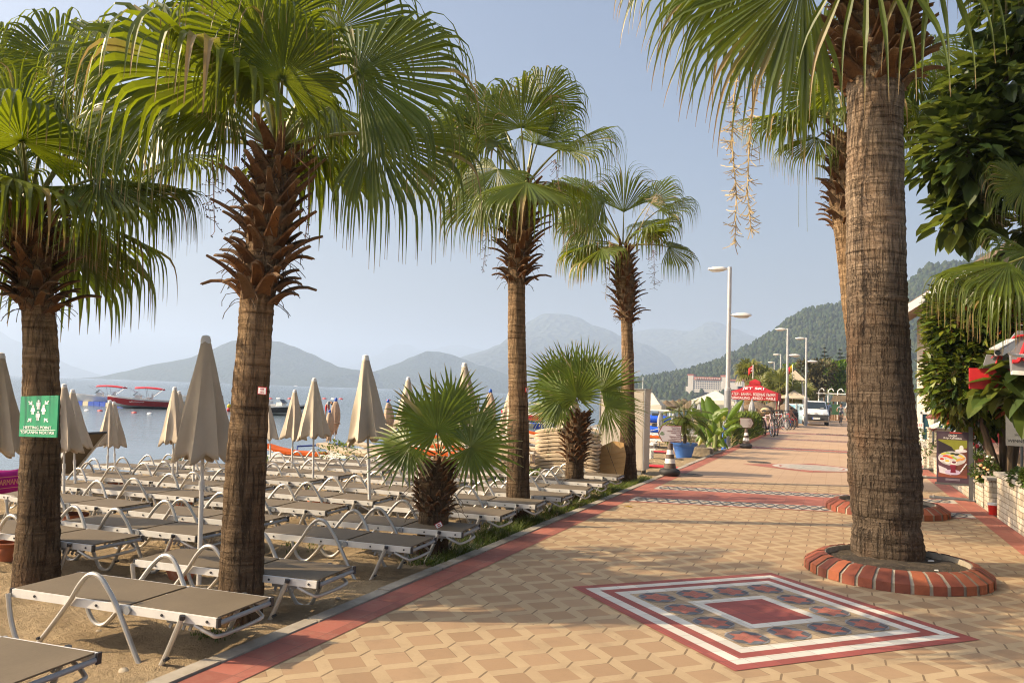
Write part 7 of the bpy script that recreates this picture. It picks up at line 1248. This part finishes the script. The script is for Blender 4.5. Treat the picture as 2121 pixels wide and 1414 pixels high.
# red tub with a white lid
p = gp(2047, 1050, 0); r = thing('red_tub', 'small red tub with a white lid behind the planter wall corner', 'tub', (2.44, 15.25, 0)); s = MB(); s.lathe([(.07, 0), (.085, .16), (.0, .16)], 18); s.build('tub', mat('tub_red', (.6, .02, .01), .4), r); s = MB(); s.lathe([(.092, .16), (.092, .19), (.0, .195)], 18); s.build('lid', WHITEP, r)
# lantern on a bracket
c = ap(1933, 868, 25); r = thing('lantern', 'maroon capped garden lantern beneath the rubber fig', 'lantern', (c.x, 25, c.z)); r.scale = (1.2,)*3; LM = mat('maroon_metal', (.16, .035, .03), .5, var=.15); s = MB(); s.lathe([(.01, .23), (.03, .20), (.04, .15), (.12, .10), (.16, .04), (.15, .02), (.0, .02)], 8); s.build('lantern_cap', LM, r); s = MB(); s.lathe([(.125, .02), (.075, -.20), (.0, -.20)], 8); s.build('lantern_glass', mat('frosted_lantern_glass', (.58, .52, .42), .4), r); s = MB(); s.lathe([(.08, -.20), (.09, -.22), (.03, -.25), (.03, -.27)], 8); s.build('lantern_base', LM, r); s = MB(); s.tube([(0, 0, -.26), (.0, 0, -.5), (0, .1, -.6)], .025, 8); s.build('lantern_post', GM, r)
# ---------------------------------------------------------------- buildings and restaurant terrace behind the planting
PLAST = mat('cream_plaster', (.55, .49, .40), .85, var=.10, vs=.8); ROOFT = mat('grey_roof_tile', (.30, .22, .17), .85, var=.25, vs=3, bump=.6, bs=12, bd=.03, stretch=(1, 3, 1))
E0 = ap(1878, 641, 28); r = thing('restaurant_house', 'cream restaurant house with a sloping roof edge behind the figs', 'house', (E0.x, 28, 0)); s = MB(); e = E0.z; s.slab([(1.1, .9, 0), (7.0, .9, 0), (7.0, .9, e+.45), (3.8, .9, e+2.4), (1.1, .9, e+.55)], (0, 8.5, 0)); s.build('wall', PLAST, r, smooth=0)
s = MB(); s.slab([(-.15, 0, e-.1), (3.8, 0, e+2.62), (3.8, 0, e+2.80), (-.15, 0, e+.08)], (0, 10, 0)); s.slab([(3.8, 0, e+2.62), (7.75, 0, e-.1), (7.75, 0, e+.08), (3.8, 0, e+2.80)], (0, 10, 0)); s.build('roof', ROOFT, r, smooth=0)
s = MB(); s.bar((-.2, -.06, e-.12), (1.9, -.06, e+1.33), .06, .22); s.build('barge_board', WHITEP, r, smooth=0); s = MB(); s.bar((-.25, 0, e-.10), (-.25, 10, e-.10), .14, .12); s.build('gutter', GREYM, r, smooth=0); s = MB(); s.box((2.6, .84, 1.4), (1.6, .08, 1.2)); s.build('window', GLASS, r, smooth=0); s = MB(); s.box((2.6, .82, .74), (1.8, .12, .08)); s.build('window_sill', WHITEP, r, smooth=0)
r = thing('terrace_screen', 'dark teal glazed terrace screen with white rails behind the lantern', 'screen', (3.6, 26.6, 0)); s = MB(); s.box((0, 0, 1.15), (2.4, .05, .75)); s.build('glass_panel', mat('teal_glass', (.03, .085, .11), .15, var=.2), r, smooth=0); s = MB(); s.box((0, -.03, 1.55), (2.5, .06, .06)); s.build('top_rail', WHITEP, r, smooth=0); s = MB(); s.box((-1.2, -.03, .8), (.05, .06, 1.6)); s.build('rail_post', WHITEP, r, smooth=0)
p = ap(1902, 885, 25.8); r = thing('notice_board', 'small white notice with red lettering beside the massive trunk', 'sign', (p.x, 25.8, p.z)); s = MB(); s.box((0, 0, 0), (.26, .02, .28)); s.build('board', WHITEP, r, smooth=0); text('FREE', .11, REDS2, r, 'lettering', (.0, -.012, .06), (1, 0, 0), (0, 0, 1), .001, maxw=.22); s = MB(); s.box((-.05, -.013, -.06), (.10, .004, .09)); s.build('symbol', ENG, r, smooth=0); s = MB(); s.tube([(.07, -.012, -.06), (.07, -.015, -.06)], .04, 12); s.build('symbol', GREYM, r); s = MB(); s.tube([(0, .02, -.1), (0, .02, -p.z)], .015, 6); s.build('stake', GREYM, r)
RATT = mat('pale_rattan', (.42, .34, .25), .85, var=.25, vs=30); CUSH = mat('flowered_cushion', (.55, .38, .33), .9, var=.45, vs=14); MRN = mat('maroon_panel', (.16, .015, .015), .6, var=.15)
p = ap(2075, 960, 19); r = thing('rattan_sofa', 'pale rattan sofa with a flowered cushion on the terrace', 'sofa', (p.x+.15, 19, 0)); s = MB(); s.box((0, 0, .28), (1.1, .75, .42)); s.build('seat_base', RATT, r, smooth=20); s = MB(); s.box((.1, .32, .66), (1.0, .16, .42)); s.build('backrest', RATT, r, smooth=20); s = MB(); s.box((-.50, 0, .45), (.14, .75, .3)); s.build('armrest', RATT, r, smooth=20); s = MB(); s.box((.05, .2, .92), (.75, .16, .22), 0, None, .9); s.build('cushion', CUSH, r, smooth=20)
p = ap(2040, 930, 21); r = thing('maroon_partition', 'dark red partition of the terrace behind the sofa', 'partition', (p.x+.25, 21, 0)); s = MB(); s.box((0, 0, .85), (1.2, .06, 1.7)); s.build('panel', MRN, r, smooth=0); s = MB(); s.box((-.6, -.02, .9), (.06, .1, 1.8)); s.build('frame_post', MRN, r, smooth=0)
p = ap(2018, 918, 20.2); r = thing('picture_board', 'tilted white picture board with red fruit on the terrace', 'board', (p.x, 20.2, p.z)); s = MB(); s.slab([(-.14, 0, -.24), (.20, .03, -.24), (.13, .03, .22), (-.14, 0, .22)], (0, .02, 0)); s.build('board', WHITEP, r, smooth=0); s = MB(); [s.ball((x_, -.01, z_), .05, 0, 8, 1, 1, .2) for x_, z_ in ((-.04, 0), (.05, -.06), (.02, .06))]; s.build('printed_fruit', mat('fruit_red', (.35, .01, .02), .4), r); s = MB(); s.tube([(0, .05, -.2), (0, .2, -p.z)], .015, 6); s.build('prop', GM, r)
p = ap(2102, 897, 15.6); r = thing('award_board', 'cream board lettered winner behind the planter wall', 'sign', (p.x+.1, 15.6, p.z)); s = MB(); s.box((0, 0, .1), (.46, .02, .62)); s.build('board', mat('cream_board', (.52, .48, .40), .6), r, smooth=0); text('WINNER', .075, ENG, r, 'lettering', (-.06, -.012, -.13), (1, 0, 0), (0, 0, 1), .001); text('2014', .05, ENG, r, 'lettering', (-.06, -.012, -.03), (1, 0, 0), (0, 0, 1), .001); s = MB(); s.tube([(0, .02, -.2), (0, .02, -p.z)], .02, 6); s.build('stake', GM, r)
lowwall('gate_pillar', 'pale stone gate pillar under the winner board', [((3.62, 16.3, .52), (.5, .4, 1.05))], [((3.62, 16.3, 1.06), (.6, .5, .05))], 'pillar')
# shop sign and camera near the right edge
SG = mat('grey_awning', (.22, .22, .24), .6, var=.1, vs=3); Ys = 11.4; p = ap(2100, 725, Ys); r = thing('shop_sign', 'grey and white shop sign with a curly red letter at the right edge', 'sign', (p.x+.48, Ys, p.z))
s = MB(); P = [(-.50, -.26), (.9, -.30), (.9, .26), (-.44, .24), (-.52, .12)]; s.slab([(x_, 0, z_) for x_, z_ in P], (0, .12, 0)); s.build('sign_board', SG, r, smooth=30)
s = MB(); s.slab([(-.50, -.01, -.30), (.9, -.01, -.36), (.9, -.01, -.31), (-.5, -.01, -.25)], (0, .1, 0)); s.build('trim', WHITEP, r, smooth=0)
def scriptB(k, o):
    s = MB(); A = [(-.22, -.02, .10), (-.16, -.02, .17), (0, -.02, .19), (.10, -.02, .14), (.04, -.02, .06), (-.06, -.02, .02), (.06, -.02, -.02), (.09, -.02, -.10), (-.02, -.02, -.17), (-.12, -.02, -.13)]; s.tube([V(o)+V(q)*k for q in spline(A, 5)], .018*k, 6); s.tube([V(o)+V(q)*k for q in spline([(.0, -.02, .17), (-.05, -.02, .02), (-.12, -.02, -.17), (-.2, -.02, -.19)], 5)], .03*k, 6); return s
scriptB(.85, (-.33, 0, .02)).build('lettering', REDS2, r)
p = ap(2100, 778, Ys+.5); r = thing('shop_sign', 'red shop sign with white capitals half hidden by large leaves', 'sign', (p.x+.10, Ys+.5, p.z-.03)); s = MB(); s.slab([(-.60, 0, -.15), (.7, 0, -.15), (.7, 0, .12), (-.60, 0, .12)], (0, .05, 0)); s.build('sign_board', mat('shop_red', (.50, .015, .02), .5), r, smooth=0); text('AN', .15, WHITEL, r, 'lettering', (-.06, -.004, -.02), (1, 0, 0), (0, 0, 1), .002); s = MB(); s.slab([(-.45, -.002, .12), (.7, -.002, .12), (.7, -.002, .30), (-.40, -.002, .30)], (0, .05, 0)); s.build('upper_board', SG, r, smooth=0); scriptB(.38, (-.27, -.01, .21)).build('emblem', REDS2, r)
CAMW = mat('camera_white', (.60, .60, .60), .4, var=.06); a, b2 = ap(2068, 730, 10.6), ap(2096, 712, 10.9); r = thing('security_camera', 'white security camera pointing left in front of the shop sign', 'camera', a); d = b2-a; s = MB(); s.bar((0, 0, 0), d, .09, .075); s.bar(V((-.03, 0, .05))-d*.1, d*1.02+V((0, 0, .05)), .11, .015); s.build('camera_body', CAMW, r, smooth=20); s = MB(); s.tube([d*-.02, d*-.06], .03, 10); s.build('lens', GLASS, r); s = MB(); s.tube(spline([d*.6+V((0, 0, -.04)), d*.9+V((.06, .1, -.12)), d+V((.25, .2, -.12))], 4), .02, 8); s.build('bracket', CAMW, r)
p = ap(2116, 760, 10.9); r = thing('junction_box', 'pale grey box on a bracket at the right edge of the photo', 'box', (p.x+.19, 11.0, p.z)); s = MB(); s.slab([(-.10, 0, -.30), (.3, 0, -.36), (.3, 0, .26), (-.05, 0, .26)], (0, .25, 0)); s.build('box_shell', CAMW, r, smooth=20); s = MB(); s.tube([(.2, .15, -.3), (.2, .15, -p.z)], .04, 8); s.build('post', GREYM, r)
# flowers and low plants in the beds
ROSE = [JUN[0], leafmat('rose_leaf', (.06, .09, .02), (.15, .2, .03), .2), mat('white_rose', (.75, .70, .58), .7), mat('apricot_rose', (.70, .40, .18), .7)]
for i, (x, y, Y, k, m_) in enumerate([(2020, 925, 17.9, .22, 2), (2030, 965, 16.9, .26, 2), (2044, 978, 16.6, .2, 3), (2112, 988, 13.6, .14, 0), (1907, 915, 24.2, .4, 0), (1900, 935, 28.4, .35, 0), (2135, 990, 12.2, .12, 0)]):
    p = ap(x, y, Y); r = thing('rose_bush' if m_ else 'low_shrub', ['white rose bush right of the food poster, upper', 'white rose bush right of the food poster, lower', 'apricot rose bush beside the short pillar', 'clipped green shrub inside the planter wall', 'green creeper behind the taller stone pillar', 'green creeper low beside the massive trunk', 'clipped shrub cut by the right edge of the photo'][i], 'shrub', (p.x, Y, p.z-k)); s = MB(); cloud(s, (0, 0, k), (k, k, k*.9), 360, .07, .045, [0, 1], rg, i*7, inner=.4)
    o = s.build('foliage', ROSE[:2], r, smooth=0)
    if m_:
        for q in range(8):
            f = MB(); a = rg.uniform(0, 6.28); c = V((math.cos(a)*k*.8, -abs(math.sin(a))*k*.9, k+rg.uniform(-.6, .9)*k)); f.ball(c, .03, 0, 8, .8)
            for j, v in enumerate(f.v): w_ = 1+.25*noise.noise((v[0]*40, v[1]*40, v[2]*40)); f.v[j] = tuple(c+(V(v)-c)*w_)
            f.build('rose', ROSE[m_], r)
    s = MB(); s.tube([(0, 0, -p.z+k), (0, 0, k)], .02, 5); s.build('stem', TWIG, r)
# spiky leaves low at the right edge
r = thing('small_palm', 'spiky young palm below the box at the right edge', 'palm', (2.95, 11.6, .5), group='small fan palms on the sand' if 0 else None)
for i in range(7):
    a = R(95+i*24); o = V((math.cos(a)*.8, math.sin(a)*-.5-.2, .55)).normalized(); f = MB(); frond(f, (0, 0, .5), V((0, 0, .75))+o*.25, o, V((0, -1, .6)), .42, 120, nseg=26, rg=rg, stiff=True, split=.35, pet=(.008, .005)); f.build('frond', [FROND_Y, PETI], r, smooth=0)
s = MB(); s.tube([(0, 0, -.5), (0, 0, .55)], .05, 8); s.build('trunk', BARK, r)
# weeds and dry bits on the earth of the brick ring
s = MB(); rg9 = random.Random(91)
for i in range(150):
    a = rg9.uniform(0, 6.283); q = rg9.uniform(.46, .66); x, y = .60+q*math.cos(a), 9.20+q*math.sin(a)
    for k in range(3):
        b_ = rg9.uniform(0, 6.28); l = rg9.uniform(.015, .05); p = V((x, y, .115)); d = V((math.cos(b_), math.sin(b_), rg9.uniform(.1, 1))).normalized(); sv = V((-math.sin(b_), math.cos(b_), 0))*.004
        s.add([p-sv, p+sv, p+d*l], [(0, 1, 2)], 0, [(.1, .5), (.1, .5), (.9, .5)])
o = s.build('grass', leafmat('dry_weed', (.12, .10, .04), (.2, .17, .05), .2), kind='stuff', smooth=0); o['label'] = 'sparse dry weeds on the earth of the nearest brick ring'
